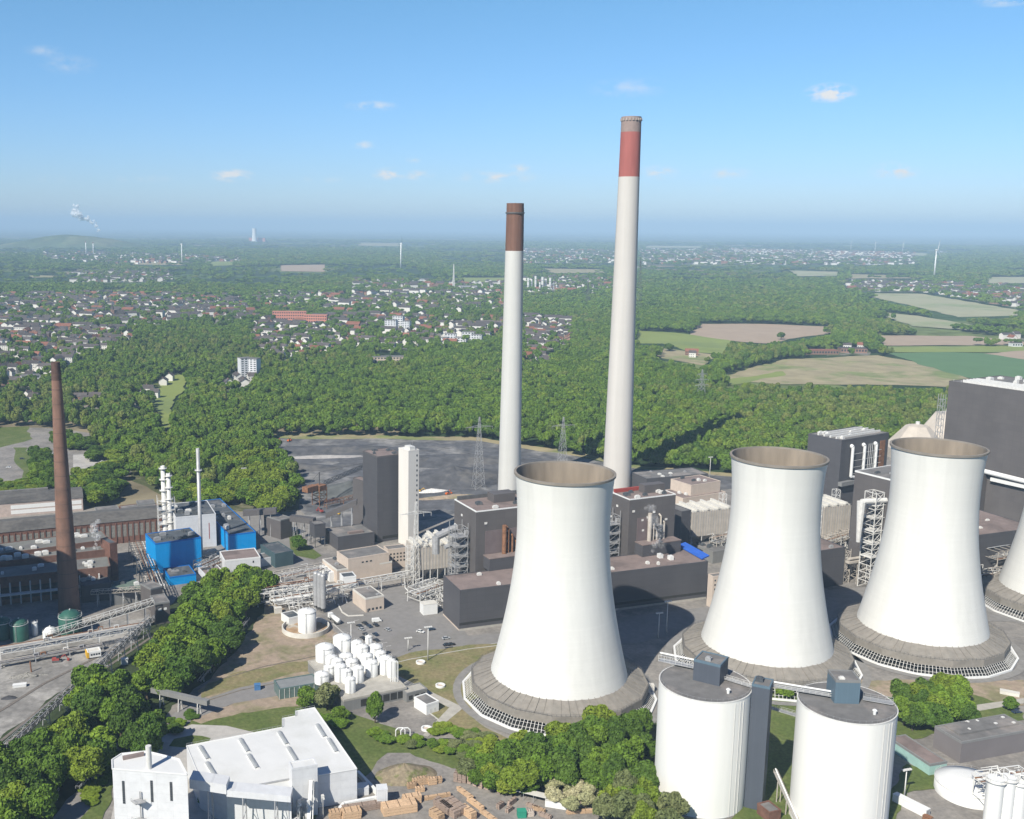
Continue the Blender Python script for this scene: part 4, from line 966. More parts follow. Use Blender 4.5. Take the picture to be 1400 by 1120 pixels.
o = bld('ash_hall', 'raised pinkish hall with sloped top behind the other', 'building', (945,664), (985,658), (940,652), h=26, wall=beige, roof=roof_b); vents(o, 5, 10)
o = bld('switch_house', 'tall narrow dark block right of the steaming boiler house', 'building', (932,700), (945,698), (925,676), h=36, wall=clad, roof=roof_g)
o = bld('pump_house', 'low grey block among pipes in front of the pale filter casings', 'building', (975,755), (998,751), (962,742), h=8, wall=clad3, roof=roof_g); vents(o, 6, 11)

# right hand block
o = bld('boiler_house', 'dark boiler house with three white ducts behind the second cooling tower', 'power plant', (1142,602.6), (1215.5,592), (1107.5,593), base=(1142,716), wall=clad, roof=roof_g)
HC = o; vents(o, 10, 12, 1.4, steel_w); print('C', o.w, o.d, o.h)
mb = MB()
for k in range(4): mb.box(2 + k * 0, o.d * (.2 + .18 * k), o.h, o.w - 2, o.d * (.2 + .18 * k) + 1, o.h + 1.6)
attach(o, 'roof_rail', mb, steel_w)
mb = MB()
for k in range(3):
    x = o.w * (.20 + .25 * k); zt = o.h - 6 - k * .5; zl = o.h - 28
    mb.tube((x, -1.8, zt), (x, -1.8, zl), 1.1, 10); mb.tube((x, -1.8, zt), (x + .3, .2, zt + 1), 1.5, 10); mb.tube((x, -1.8, zl), (x + 4.5, -1.8, zl - 1), 1.1, 10)
for k in range(4):
    z = o.h - 26 + 5 * k; mb.tube((o.w * .2, -2.4, z), (o.w * .8, -2.4, z), .12)
    mb.tube((o.w * (.52 + .04 * k), -2.4, o.h - 30), (o.w * (.52 + .04 * k), -2.4, o.h - 5), .14)
attach(o, 'white_duct', mb, white_p)
bx(o, 'brown_panel', o.w * .82, -.3, o.h - 30, o.w * .93, .02, o.h - 5, rust)
bx(o, 'ledge', -.3, -3, o.h - 34, o.w, .2, o.h - 31, clad3)
o = bld('boiler_house', 'grey boiler house with white roof edge left of the third cooling tower', 'power plant', (1262,667), (1330,655), (1182,642), h=68, wall=clad2, roof=roof_g, rim=white_p); vents(o, 8, 13, 1.3)
mb = MB(); frame_tower(mb, -9, o.d * .5, -2, o.d * .5 + 8, 0, 60, 5, .3); frame_tower(mb, -8, o.d * .2, -2, o.d * .2 + 7, 0, 46, 5, .3)
for z in range(20, 60, 8): mb.box(-9, o.d * .5, z, 0.2, o.d * .5 + 8, z + .4)
mb.tube((-16, o.d * .6, 55), (0, o.d * .5, 55), 1.6, 10); mb.tube((-16, o.d * .6, 55), (-16, o.d * .6, 30), 2.6, 10, r2=1.2)
attach(o, 'gas_duct', mb, steel_w)
HD = o
o = bld('turbine_hall', 'dark second turbine hall between the second and third cooling towers', 'power plant', (1262,742), (1420,722), (1164.5,706), h=30, wall=clad, roof=roof_b); vents(o, 10, 14, 1.0, steel_w)
print('D2', o.w, o.d)
mb = MB(); mb.tube((-.3, 10, 4), (-.3, o.d - 4, 4), .3)
for k in range(6): mb.tube((-.3, 8 + k * 7, 0), (-.3, 8 + k * 7, 20), .25)
attach(o, 'wall_pipe', mb, clad3)
o = bld('turbine_hall', 'dark end of the first turbine hall showing right of the second cooling tower', 'power plant', (1030,767), (1155.7,748.6), (1020,748), base=(1030,820), wall=clad, roof=roof_b); vents(o, 8, 15)
mb = MB(); frame_tower(mb, o.w + 1.5, 1, o.w + 6, 6, 0, o.h - 2, 4); frame_tower(mb, o.w + 9, -2, o.w + 15, 3, 0, 14, 4); mb.box(o.w + 1, -3, 14, o.w + 34, 0, 15.2); mb.tube((o.w + 2, -1.5, 16.5), (o.w + 34, -1.5, 16.5), .9, 8)
attach(o, 'pipe_frame', mb, beige2)
o = bld('boiler_house', 'great dark slab-sided boiler house at the right edge, behind the third cooling tower', 'power plant', (1450,543), (1520,534), (1319,519), h=104, wall=clad2, roof=roof_g); vents(o, 22, 16, 1.6, steel_w)
HE = o; print('E', o.w, o.d, o.o)
mb = MB()
for k in range(14): y = 3 + k * (o.d - 6) / 13; mb.tube((1, y, o.h + .3), (1, y, o.h + 2), .12)
for k in range(5): mb.box(4 + 4 * k, o.d * .1, o.h, 5.2 + 4 * k, o.d * .9, o.h + 2)
attach(o, 'roof_rail', mb, steel_w)
mb = MB(); mb.tube((-3, o.d * .15, o.h - 62), (-3, o.d * .98, o.h - 60), 1.8, 12); mb.box(-3, o.d * .1, o.h - 67, .1, o.d * .5, o.h - 64.5)
attach(o, 'white_duct', mb, white_p)
bx(o, 'lower_block', -14, o.d * .55, 0, .2, o.d * .93, o.h - 60, clad2)
mb = MB(); frame_tower(mb, -3.5, o.d + 1, -.5, o.d + 5, 0, o.h - 10, 5)
attach(o, 'escape_stair', mb, steel)
for i, (px, py, w_) in enumerate(((1252, 604, 30), (1292, 597, 34))):
    p = P(px, py + 6, 10); e = E('coal_dome', 'beige faceted storage roof behind the third cooling tower, %s one' % ('left' if i == 0 else 'taller right'), 'storage dome', (p.x, p.y, 0), GR + .3 * i)
    mb = MB(); mb.lathe([(w_ * .95, 0), (w_ * .95, 9), (w_ * .35, 30 + 8 * i), (.1, 32 + 8 * i)], 8, sm=False); mb.obj('roof', M('pale roof sheet', (.45, .40, .34), var=.1, scale=.1), e)
    mb = MB(); mb.cyl(0, 0, 31 + 8 * i, 34 + 8 * i, 2, n=8); mb.obj('cap', steel_w, e)

# ---- two silos
def silo(cx, cy, label):
    e = E('silo', label, 'silo', (cx, cy, 0), 0, 'white concrete silos'); mb = MB(); mb.lathe([(RS, 0), (RS, HS)], 72); mb.obj('wall', M('silo render', (.70, .69, .655), var=.03, scale=.3, streak=.05, seam=(7.5, 80, .06, .04)), e)
    mb = MB(); mb.lathe([(RS + .02, HS - .3), (RS + .08, HS - .3), (RS + .08, HS + .12), (RS - .3, HS + .12), (RS - .3, HS)], 72, sm=False); mb.obj('rim', steel_w, e)
    mb = MB(); mb.cyl(0, 0, HS - .3, HS + .06, RS - .25, n=72); mb.obj('roof', roof_g, e)
    mb = MB()
    for i in range(48):
        a = i * math.pi / 24; mb.tube(((RS - .5) * math.cos(a), (RS - .5) * math.sin(a), HS), ((RS - .5) * math.cos(a), (RS - .5) * math.sin(a), HS + 1.1), .04)
    mb.lathe([(RS - .55, HS + 1.1), (RS - .45, HS + 1.1)], 48, sm=False); mb.obj('railing', steel, e)
    mb = MB(); mb.cyl(6, -RS * .55, HS, HS + 1.6, .5, .7, 10); mb.cyl(6, -RS * .55, HS + 1.6, HS + 2, .9, .5, 10); mb.obj('roof_vent', white_p, e)
    mb = MB()
    for a in (-1.15, -1.0, -.9): mb.tube(((RS + .12) * math.cos(a), (RS + .12) * math.sin(a), 0), ((RS + .12) * math.cos(a), (RS + .12) * math.sin(a), HS - 1), .12)
    mb.obj('downpipe', steel_w, e)
    return e
HS, RS = 46.0, 17.0
def fit(lr, fr):
    x, y = 120.0, 330.0
    for _ in range(40):
        q = [Q((x + RS * math.cos(a), y + RS * math.sin(a), HS)) for a in np.linspace(0, 6.28, 60)]
        l_, r_, f_ = min(v[0] for v in q), max(v[0] for v in q), max(v[1] for v in q)
        x += ((lr[0] + lr[1]) / 2 - (l_ + r_) / 2) * .2; y += (f_ - fr) * .3
    print('silo', x, y, l_, r_, f_, 'bottom', max(Q((x + RS * math.cos(a), y + RS * math.sin(a), 0))[1] for a in np.linspace(0, 6.28, 60)))
    return x, y
s1 = fit((896.5, 1033), 961); s2 = fit((1094, 1224), 991)
SI1 = silo(*s1, 'left white silo with the dark box at its back, standing alone below the cooling towers'); SI2 = silo(*s2, 'right white silo with the pale blue box, cut off by the lower edge')
o = bld('silo_head_house', 'dark blue grey box on top of the left silo', 'building', (985,911), (996,899), (948,903), h=HT2(985, 939, HS, 911), zb=HS + .1, wall=slate, roof=roof_g, rim=slate2); vents(o, 1, 3)
o = bld('silo_head_house', 'lighter blue grey box on top of the right silo', 'building', (1143,931), (1177,932), (1148,917), h=HT2(1143, 962, HS, 931), zb=HS + .1, wall=slate2, roof=roof_g, rim=clad3); vents(o, 1, 4)
o = bld('lift_shaft', 'tall blue grey lift shaft on the right side of the left silo', 'tower', (1051,941), (1057.5,930), (1029,934), base=(1041,1110), wall=slate, roof=roof_g, rim=slate2); vents(o, 1, 5); print('lift', o.w, o.d, o.h)
def walkway(name, label, a, b, w=1.6, rail=1.1, mat=steel_w, pipe=0, supports=()):
    a, b = Vector(a), Vector(b); d = b - a; L_ = Vector((d.x, d.y, 0)).length; rz = math.atan2(d.y, d.x); sl_ = d.z
    e = E(name, label, name.replace('_', ' '), (a.x, a.y, 0), rz)
    mb = MB(); mb.add([(0, -w / 2, a.z), (L_, -w / 2, b.z), (L_, w / 2, b.z), (0, w / 2, a.z), (0, -w / 2, a.z + .25), (L_, -w / 2, b.z + .25), (L_, w / 2, b.z + .25), (0, w / 2, a.z + .25)], [(3, 2, 1, 0), (4, 5, 6, 7), (0, 1, 5, 4), (1, 2, 6, 5), (2, 3, 7, 6), (3, 0, 4, 7)])
    mb.obj('deck', steel, e); mb = MB(); n = max(2, int(L_ / 2))
    for s in (-1, 1):
        for i in range(n + 1): x = L_ * i / n; z = a.z + sl_ * i / n; mb.tube((x, s * w / 2, z), (x, s * w / 2, z + rail), .07)
        for q in (.5, 1): mb.tube((0, s * w / 2, a.z + rail * q), (L_, s * w / 2, b.z + rail * q), .07)
    mb.obj('railing', mat, e)
    if pipe: m2 = MB(); m2.tube((0, 0, a.z + rail + pipe), (L_, 0, b.z + rail + pipe), pipe, 8); m2.obj('pipe', white_p, e)
    if supports:
        m2 = MB()
        for t in supports:
            for s in (-1, 1): m2.tube((L_ * t, s * w / 2, 0), (L_ * t, s * w / 2, a.z + sl_ * t), .22)
        m2.obj('leg', mat, e)
    return e
walkway('silo_bridge', 'high pipe bridge joining the tops of both silos', P(1057,938,HS+1), P(1141,952,HS+1), 2.2, 1.3, steel_w, .35)
walkway('silo_bridge', 'lower footbridge from the lift shaft to the right silo', P(1053,968,HS-12), P(1096,981,HS-12), 2.0, 1.3, steel)
walkway('silo_walkway', 'railed walkway and white pipe at the back of the left silo roof', P(902,902,HS+1), P(949,912,HS+1), 3.4, 2.6, steel_w, .3)
walkway('silo_walkway', 'railed walkway right of the pale blue box on the right silo', P(1180,955,HS+.6), P(1221,962,HS+.6), 3.0, 1.6, steel)
walkway('silo_walkway', 'short walkway from the dark box to the lift shaft', P(992,928,HS+.6), P(1031,940,HS+.6), 2.0, 1.2, steel_w)
walkway('loading_conveyor', 'slanting pale conveyor at the foot of the lift shaft', P(1060,1056,10), P(1090,1125,2), 1.4, 1.2, beige2, .3, (.2, .6, .95))
o = bld('loading_shed', 'small red and grey shed at the foot of the lift shaft', 'shed', (1052,1112), (1068,1108), (1040,1098), h=4, wall=brick, roof=roof_g)
# ================================================================ coal bunker and middle ground
o = bld('coal_bunker', 'tall dark coal bunker tower beside the white stair tower', 'tower', (515,625), (551,621), (500,616), base=(516,742), wall=clad, roof=roof_b, rim=clad2); vents(o, 4, 20, 1.2); BK = o; print('bunker', o.w, o.d, o.h)
bx(o, 'low_door_band', 4, -.1, 2, o.w, .02, 4, louver)
o = bld('bunker_annex', 'stepped dark annex on the left of the coal bunker tower', 'building', (506,661), (516,659), (491,652), base=(506,729), wall=clad2, roof=roof_b); bx(o, 'roof_hut', 1, o.d * .2, o.h, 4, o.d * .4, o.h + 3, beige)
o = bld('bunker_hall', 'low dark hall at the foot of the coal bunker tower', 'building', (461,735), (512,728), (445,723), base=(462,753), wall=clad, roof=roof_g); bx(o, 'roof_ridge', o.w * .35, 3, o.h, o.w * .75, 6, o.h + 1.5, roof_b)
o = bld('white_stair_tower', 'slender white stair tower with a column of small windows', 'tower', (552,617), (573,615), (549,612), base=(558,748), wall=M('white tower render', (.63, .60, .55), var=.05, scale=.15, streak=.1), roof=white_p)
wins(o, 'f', o.w * .66, o.w * .95, 6, o.h - 2, 1, 17, .9, 1.4)
bx(o, 'roof_hut', o.w * .2, 1, o.h, o.w * .7, o.d * .6, o.h + 2.5, steel_w)
mb = MB(); mb.tube((o.w * .5, 2, o.h + 2), (o.w * .5, 2, o.h + 6), .1); mb.tube((o.w * .3, 2, o.h + 2), (o.w * .3, 2, o.h + 5), .1); attach(o, 'antenna', mb, steel)
# beige offices
o = bld('office_building', 'wide beige office building below the coal bunker', 'building', (460,780), (536,768), (441,765), base=(461,798), wall=beige, roof=roof_g, rim=conc_lt)
wins(o, 'f', o.w * .62, o.w * .8, 2, o.h - 1, 1, 2, .8, 1.2); vents(o, 8, 21)
bx(o, 'white_end', -3, o.d * .2, 0, .2, o.d * .9, o.h - 2.5, white_p)
o = bld('office_building', 'upper storey beige block behind the wide office', 'building', (476,765), (532,756), (457,755), h=o.h + 6, wall=beige, roof=roof_g)
wins(o, 'f', o.w * .3, o.w * .6, o.h - 4.5, o.h - 2, 3, 1, 1.4, .9)
o = bld('pierced_wall_building', 'beige block with square openings below the white stair tower', 'building', (530,752), (557,749), (526,747), base=(530,778), wall=beige, roof=roof_g)
wins(o, 'f', 1, o.w - 1, o.h * .3, o.h - 2, 5, 3, 1.1, 1.1, louver, name='opening')
o = bld('site_office', 'small flat-roofed beige building beside the car park', 'building', (500,819), (525,814.5), (480,806), base=(500,838), wall=beige, roof=roof_g, rim=conc_lt)
wins(o, 'f', 1, o.w - 1, .6, 2.6, 4, 1, 1.3, 1.3); bx(o, 'door', 1, -.08, 0, 2, .02, 2.1, steel_d); vents(o, 3, 22, .6)
o = bld('white_pump_cabin', 'white box cabin raised on legs over the pipe bridge', 'cabin', (469,790), (487,788), (466,784), h=14, zb=8, wall=white_p, roof=roof_d)
mb = MB()
for x in (.4, o.w - .4):
    for y in (.4, max(.8, o.d - .4)): mb.tube((x, y, 0), (x, y, 8), .25)
attach(o, 'leg', mb, steel_w)
strip('loading_kerb', 'curved kerb', [(462,827),(468,838),(476,843),(497,842)], .7, .6, conc_lt)
# vertical silver silos
for i, (px, py) in enumerate(((432.5, 834), (437.5, 836), (442, 838))):
    p = P(px, py); e = E('slim_silo', '%s of three slim silver silos beside the round white tank' % ORD(i, 3), 'silo', (p.x, p.y, 0), 0, 'slim silver silos')
    mb = MB(); mb.cyl(0, 0, 3, 22, 1.55, n=20); mb.lathe([(1.55, 22), (1.2, 22.7), (.1, 23)], 20); mb.obj('barrel', steel, e)
    mb = MB(); mb.lathe([(1.5, 3), (.3, .9)], 16); [mb.tube((1.2 * c, 1.2 * s, 0), (1.2 * c, 1.2 * s, 3.2), .12) for c, s in ((1, 0), (0, 1), (-1, 0), (0, -1))]; mb.obj('leg', steel_d, e)
def tank(px, py, r, h, label, name='storage_tank', group=None, z=0, mat=white_p, dome=.12, band=True, n=32, world=None):
    p = world or P(px, py, z); e = E(name, label, 'tank', (p.x, p.y, z), 0, group)
    mb = MB(); mb.lathe([(r, 0), (r, h), (r * .6, h + r * dome * 1.3), (.02, h + r * dome * 1.8)], n); mb.obj('shell', mat, e)
    mb = MB(); mb.lathe([(r + .02, h - .25), (r + .12, h - .25), (r + .12, h + .05), (r, h + .05)], n, sm=False)
    for i in range(12):
        a = i * math.pi / 6; mb.tube((r * math.cos(a), r * math.sin(a), h), (r * math.cos(a), r * math.sin(a), h + 1), .04)
    mb.lathe([(r - .04, h + 1), (r + .04, h + 1)], n, sm=False); mb.obj('rim', steel_w, e)
    mb = MB()
    for i in range(int(h / .5)): mb.box(-.25, -r - .35, i * .5 + .3, .25, -r - .25, i * .5 + .36)
    for s in (-.28, .28): mb.tube((s, -r - .3, .2), (s, -r - .3, h + .9), .05)
    mb.obj('ladder', steel, e); mb = MB(); mb.cyl(0, 0, h + r * dome * 1.5, h + r * dome * 1.8 + .5, .35, n=8); mb.obj('nozzle', steel_w, e)
    return e
tank(420, 863, 4.9, 11.5, 'large round white tank standing in a curved bund beside the car park')
p = P(418, 861); e = E('tank_bund', 'curved white and rusty containment wall round the large white tank', 'wall', (p.x, p.y, 0), 0)
mb = MB(); mb.lathe([(12.2, 0), (12.2, 2.6), (12.8, 2.6), (12.8, 0)][::-1], 40, sm=False, a0=2.7, a1=2.7 + 4.9); mb.obj('wall', conc_lt, e)
mb = MB(); mb.cyl(0, 0, 0.02, .35, 12.1, n=40); mb.obj('floor', M('rusty basin floor', (.33, .22, .13), var=.3, scale=.25, col2=(.40, .38, .33), sc2=.1), e)
o = bld('pump_hut', 'small white hut with dark roof left of the large round tank', 'shed', (395,846), (412,842), (388,838), h=4, wall=white_p, roof=roof_d)
# tank farm
plat = bld('tank_platform', 'concrete platform building carrying the white tank farm', 'building', (470,958), (556,940), (433,902), h=5.5, wall=clad3, roof=concrete, rim=concrete)
wins(plat, 'f', 8, plat.w - 1, .3, 4.8, 6, 1, 3.2, 3.4, louver, name='shutter')
o = bld('platform_annex', 'low grey annex on the right of the tank platform', 'building', (556,949), (584,942), (549,940), h=4.2, wall=clad3, roof=concrete)
wins(o, 'f', .5, o.w - .5, .5, 3.4, 3, 1, 2, 2, louver, name='shutter')
TK = [(672,590,3.9,9.5),(577,628,3.9,8),(752,612,2.4,9),(817,590,1.5,10),(852,622,3.1,7.5),(782,636,2.5,9),(880,660,2.3,8),(805,680,2.6,8.5),(612,685,2.4,8),(692,668,2.9,7),(645,708,2.3,8.5),(722,697,2.6,7),
      (728,738,2.2,6),(908,700,2.7,9),(560,752,2.9,5),(662,740,2.4,8.5),(832,712,2.5,8),(698,752,1.8,7),(760,745,2.2,8),(716,802,2.1,7.5),(940,722,1.6,10),(870,606,1.6,6),(600,720,2.2,6)]
TK = [(300 + x / 4, 740 + y / 4, r * 1.0, h_) for x, y, r, h_ in TK]
TK.sort(key=lambda t: t[0])
for i, (x, y, r, h_) in enumerate(TK):
    sz = 'wide' if r > 2.85 else 'slim' if r < 2 else 'medium'
    tank(x, y + 5, r * 1.18, h_ * .86, '%s white tank, %s in the crowded tank farm' % (sz, ORD(i, len(TK))), 'process_tank', 'white tanks of the tank farm', z=5.56, n=28, dome=.18)
p = P(534, 932, 5.6); e = E('pipe_arch', 'white arched pipes at the right end of the tank farm', 'pipe', (p.x, p.y, 5.6), 0)
mb = MB()
for k in range(3): mb.path([(k * .9, 0, 0), (k * .9, 0, 9.5), (k * .9 + .5, 0, 10.2), (k * .9 + 1.2, 0, 10.2), (k * .9 + 1.6, 0, 9.5), (k * .9 + 1.6, 0, 0)], .22, 6)
mb.obj('pipe', white_p, e)
o = bld('white_hut', 'small white hut with grey roof right of the tank platform', 'shed', (583,964.5), (600,959), (571.5,952), base=(583,978), wall=white_p, roof=roof_g)
wins(o, 'f', 1, o.w - 1, .5, 2.5, 2, 1, .9, 1.6, steel_w, name='door')
o = bld('glass_shed', 'long open shed with grey roof and glass sides', 'shed', (382,943), (436,934), (369,931.5), h=5, wall=M('greenish glass wall', (.10, .15, .14), var=.15, scale=.5, rough=.3), roof=M('shed roof sheet', (.20, .21, .21), var=.1, scale=.3))
mb = MB()
for k in range(9): mb.tube((k * o.w / 8, -.1, 0), (k * o.w / 8, -.1, 5), .12)
attach(o, 'post', mb, steel_w)
for i, (px, py) in enumerate(((575,907),(602,939),(583,998))):
    p = P(px, py); e = E('shaft_ring', 'round white shaft ring, %s on the tan grass by the cooling tower' % ('farthest' if i == 0 else 'middle one' if i == 1 else 'nearest, beside the scrub'), 'shaft ring', (p.x, p.y, .2), 0, 'white shaft rings')
    mb = MB(); mb.lathe([(2.35, 0), (2.35, .9), (1.7, .9), (1.7, .1)], 24, sm=False); mb.obj('ring', white_p, e)
    mb = MB(); mb.cyl(0, 0, .05, .25, 1.7, n=24); mb.obj('cover', beige, e)
p = P(541, 1007); e = E('pipe_loop', 'pair of white arched vent pipes on the lawn', 'pipe', (p.x, p.y, .15), 0)
mb = MB()
for k in (0, 2.2): mb.path([(k, 0, 0), (k, 0, 2.6), (k + 1, .3, 3.6), (k + 3, .5, 3.6), (k + 4, .5, 2.6), (k + 4, .5, 0)], .25, 6)
mb.obj('pipe', white_p, e)
# lamps
def lamp(px, py, ty, label, heads=4, mat=steel_w):
    p = P(px, py); h_ = HT(px, py, ty); e = E('floodlight_mast', label, 'floodlight', (p.x, p.y, 0), .3, 'floodlight masts')
    mb = MB(); mb.tube((0, 0, 0), (0, 0, h_), .32, 10, r2=.16, sm=True); mb.obj('pole', mat, e)
    mb = MB(); mb.tube((-1.6, 0, h_ - .3), (1.6, 0, h_ - .3), .1)
    for k in range(heads): x = -1.6 + 3.2 * k / (heads - 1); mb.box(x - .4, -.6, h_ - .3, x + .4, .4, h_ + .15)
    mb.obj('lamp_head', steel_w, e)
lamp(585,903,857,'tall floodlight mast on the tan lawn corner'); lamp(480,884,851,'floodlight mast at the edge of the car park')
lamp(970,655,625,'tall pole lamp before the forest right of the tallest chimney'); lamp(911,866,822,'lamp mast in the shadow right of the nearest cooling tower'); lamp(334,672,640,'white lamp mast in the bright grove'); lamp(900,872,838,'short lamp mast in the cooling tower shadow'); lamp(558,890,872,'short lamp post at the road bend')
# worn tracks on the bank
for q in ([(300,930),(360,912),(430,898),(500,900)], [(285,958),(330,944),(400,930),(440,926)]): strip('dirt_track', 'worn dirt track', q, .8, .02, M('track', (.15, .13, .10), var=.3, scale=.6), z=.2)
# cars
def car_obj(label, px, py, rz, paint, z=.13, van=False, group='parked cars'):
    p = P(px, py); e = E('van' if van else 'parked_car', label, 'van' if van else 'car', (p.x, p.y, z), rz, group)
    L_, W_, Hh = (5.2, 2, 2.1) if van else (4.4, 1.8, .85)
    mb = MB(); pr = [(-L_ / 2, .35), (-L_ / 2, Hh * .9), (-L_ / 2 + .3, Hh), (L_ * .28, Hh), (L_ / 2 - .1, Hh * (.55 if van else .85)), (L_ / 2, .35)]
    n = len(pr); mb.add([(x, -W_ / 2, z_) for x, z_ in pr] + [(x, W_ / 2, z_) for x, z_ in pr], [tuple(range(n)), tuple(range(2 * n - 1, n - 1, -1))] + [(i, i + n, (i + 1) % n + n, (i + 1) % n) for i in range(n)]); mb.obj('body', paint, e)
    if not van:
        mb = MB(); mb.add([(-1.7, -.8, .84), (1.1, -.8, .84), (1.1, .8, .84), (-1.7, .8, .84), (-1.3, -.65, 1.4), (.4, -.65, 1.4), (.4, .65, 1.4), (-1.3, .65, 1.4)], [(0, 1, 5, 4), (1, 2, 6, 5), (2, 3, 7, 6), (3, 0, 4, 7)]); mb.obj('windscreen', glass, e)
        mb = MB(); mb.box(-1.3, -.65, 1.4, .4, .65, 1.46); mb.obj('roof', paint, e)
    else: MB().box(1.5, -.9, 1.2, 2.3, .9, 1.75).obj('windscreen', glass, e)
    for sx in (-L_ * .3, L_ * .3):
        for sy in (-1, 1):
            mb = MB(); mb.tube((sx, sy * W_ * .42, .33), (sx, sy * W_ * .52, .33), .33, 12); mb.obj('wheel', tyre, e)
    return e
pk = M('black car paint', (.03, .03, .035), rough=.3, spec=.5); pg = M('silver car paint', (.35, .36, .37), rough=.3); pb = M('dark blue car paint', (.03, .05, .09), rough=.3)
CARS = [(765,468,pk,'black car nearest the road mast'),(795,453,pk,'dark car in the back row of the car park'),(820,470,pb,'dark blue car in the middle of the parked rows'),(855,463,pk,'black car behind the white van'),(800,515,pk,'black car in the front row, left'),
        (853,515,pb,'dark car in the front row, right'),(858,548,pk,'dark car parked alone next to the tanks'),(776,486,pg,'silver car left in the middle row'),(1160,487,pb,'blue car by the turbine hall corner'),(1245,572,pk,'black car on the road bend, first of two'),(1268,570,pk,'black car on the road bend, second of two')]
for x, y, m_, lb in CARS: car_obj(lb, 300 + x / 4, 740 + y / 4, 2.2 + rnd.uniform(-.1, .1) if x < 1100 else .4, m_)
car_obj('white van in the back row of the car park', 515, 850.5, .3, white_p, van=True); car_obj('white car driving past the turbine hall', 575, 865, -.5, white_p)
for x, y, c_, lb in ((121,652,pg,'silver car in the car park behind the chimney'),(134,644,pk,'dark car in the car park behind the chimney'),(122,660,pb,'blue car at the near edge of that car park'),(140,632,white_p,'white car in the far row behind the chimney'),(150,628,pk,'black car in the far row behind the chimney'),
        (110,664,redp,'red car by the factory gate'),(72,622,white_p,'white car on the yard lane'),(75,640,pg,'grey car parked along the lane beside the chimney'),(73,650,white_p,'white car parked along the lane beside the chimney')): car_obj(lb, x, y, .4, c_)
for x, y, rz_, c_, lb in ((610,874,.3,pg,'silver car on the road below the turbine hall'),(530,862,2.2,pg,'silver car at the right end of the parked rows'),(496,874,2.2,pk,'black car closest to the white tank farm'),(405,800,.3,white_p,'white car by the broad pipe bridge'),(30,628,.2,pk,'dark car on the far yard left of the chimney'),
        (12,640,.2,white_p,'white car on the far yard at the left edge'),(88,612,.4,pg,'silver car on the lane above the car park'),(1075,830,.3,white_p,'white car on the road between the second and third towers'),(1390,975,.2,pb,'blue car near the small tree at the right edge')): car_obj(lb, x, y, rz_, c_)
p = P(457, 850); e = E('tank_truck', 'white tanker lorry parked beside the round tank', 'truck', (p.x, p.y, .13), -1.05 + 3.14)
mb = MB(); mb.box(-6, -1.1, .7, 3.4, 1.1, 1.1); mb.obj('chassis', steel_d, e)
mb = MB(); mb.tube((-6, 0, 2.3), (3.2, 0, 2.3), 1.3, 16, sm=True); mb.obj('barrel', white_p, e)
c_ = MB().box(3.9, -1.2, .6, 6, 1.2, 3.3).obj('cab', white_p, e); MB().box(5.9, -1.1, 1.9, 6.06, 1.1, 2.9).obj('windscreen', glass, c_)
for x in (-5, -3.8, -2.6, 3, 5):
    for s in (-1, 1): mb = MB(); mb.tube((x, s * .9, .5), (x, s * 1.25, .5), .5, 12); mb.obj('wheel', tyre, e)

# pipe bridges and conveyors
def pipe_bridge(label, a, b, z=7, w=4, h=2.5, npipe=6, seed=0, name='pipe_bridge', mat=steel_w, z2=None, wild=0):
    A_, B_ = P(*a, z), P(*b, z if z2 is None else z2); d = B_ - A_; L_ = math.hypot(d.x, d.y); rz = math.atan2(d.y, d.x); e = E(name, label, 'pipe bridge', (A_.x, A_.y, 0), rz, 'pipe bridges')
    r = random.Random(seed); mb = MB(); n = max(2, int(L_ / 5)); dz = d.z
    for i in range(n + 1):
        x = L_ * i / n; zz = z + dz * i / n
        for s in (-1, 1):
            mb.tube((x, s * w / 2, zz), (x, s * w / 2, zz + h), .16)
            if i < n:
                for q in (0, h): mb.tube((x, s * w / 2, zz + q), (L_ * (i + 1) / n, s * w / 2, zz + dz / n + q), .18)
                mb.tube((x, s * w / 2, zz if i % 2 else zz + h), (L_ * (i + 1) / n, s * w / 2, zz + dz / n + (h if i % 2 else 0)), .12)
        for q in (0, h): mb.tube((x, -w / 2, zz + q), (x, w / 2, zz + q), .14)
    mb.obj('truss', mat, e)
    for i in range(0, n + 1, 3):
        mb = MB(); x = L_ * i / n; zz = z + dz * i / n
        for s in (-1, 1): mb.tube((x, s * (w / 2 + .4), 0), (x, s * w / 2, zz), .28)
        mb.tube((x, -w / 2, zz * .5), (x, w / 2, zz * .5), .15); mb.obj('leg', mat, e)
    for k in range(npipe):
        y = -w / 2 + .5 + (w - 1) * k / max(1, npipe - 1); zz = r.choice((.45, .45, h + .4)); rr = r.uniform(.16, .38); mb = MB(); x = 0; pts = [(0, y, z + zz)]
        while x < L_:
            x2 = min(L_, x + r.uniform(12, 30)); f_ = x2 / L_; pts.append((x2, y, z + dz * f_ + zz))
            if x2 < L_ - 4 and r.random() < .6: pts += [(x2, y, z + dz * f_ + zz + 1.5), (x2 + 2.2, y, z + dz * f_ + zz + 1.5), (x2 + 2.2, y, z + dz * f_ + zz)]; x2 += 2.2
            x = x2
        mb.path(pts, rr, 6); mb.obj('pipe', r.choice((steel, steel_w, white_p, beige2, rust)), e)
    if wild:
        mb = MB()
        for k in range(wild):
            x = r.uniform(0, L_); y = r.uniform(-w * 1.5, w * 1.5); zz = r.uniform(.6, z + h); l_ = r.uniform(2, 8)
            mb.path([(x, y, zz), (x + l_, y, zz), (x + l_, y, max(.3, zz - r.uniform(0, 5))), (x + l_, y + r.uniform(-4, 4), max(.3, zz - 4))], r.uniform(.12, .32), 5)
        mb.obj('branch_pipe', steel_w, e)
    return e
pipe_bridge('upper pipe bridge running left from the beige offices', (352,795), (442,778), 8, 5, 3, 8, 1, wild=20)
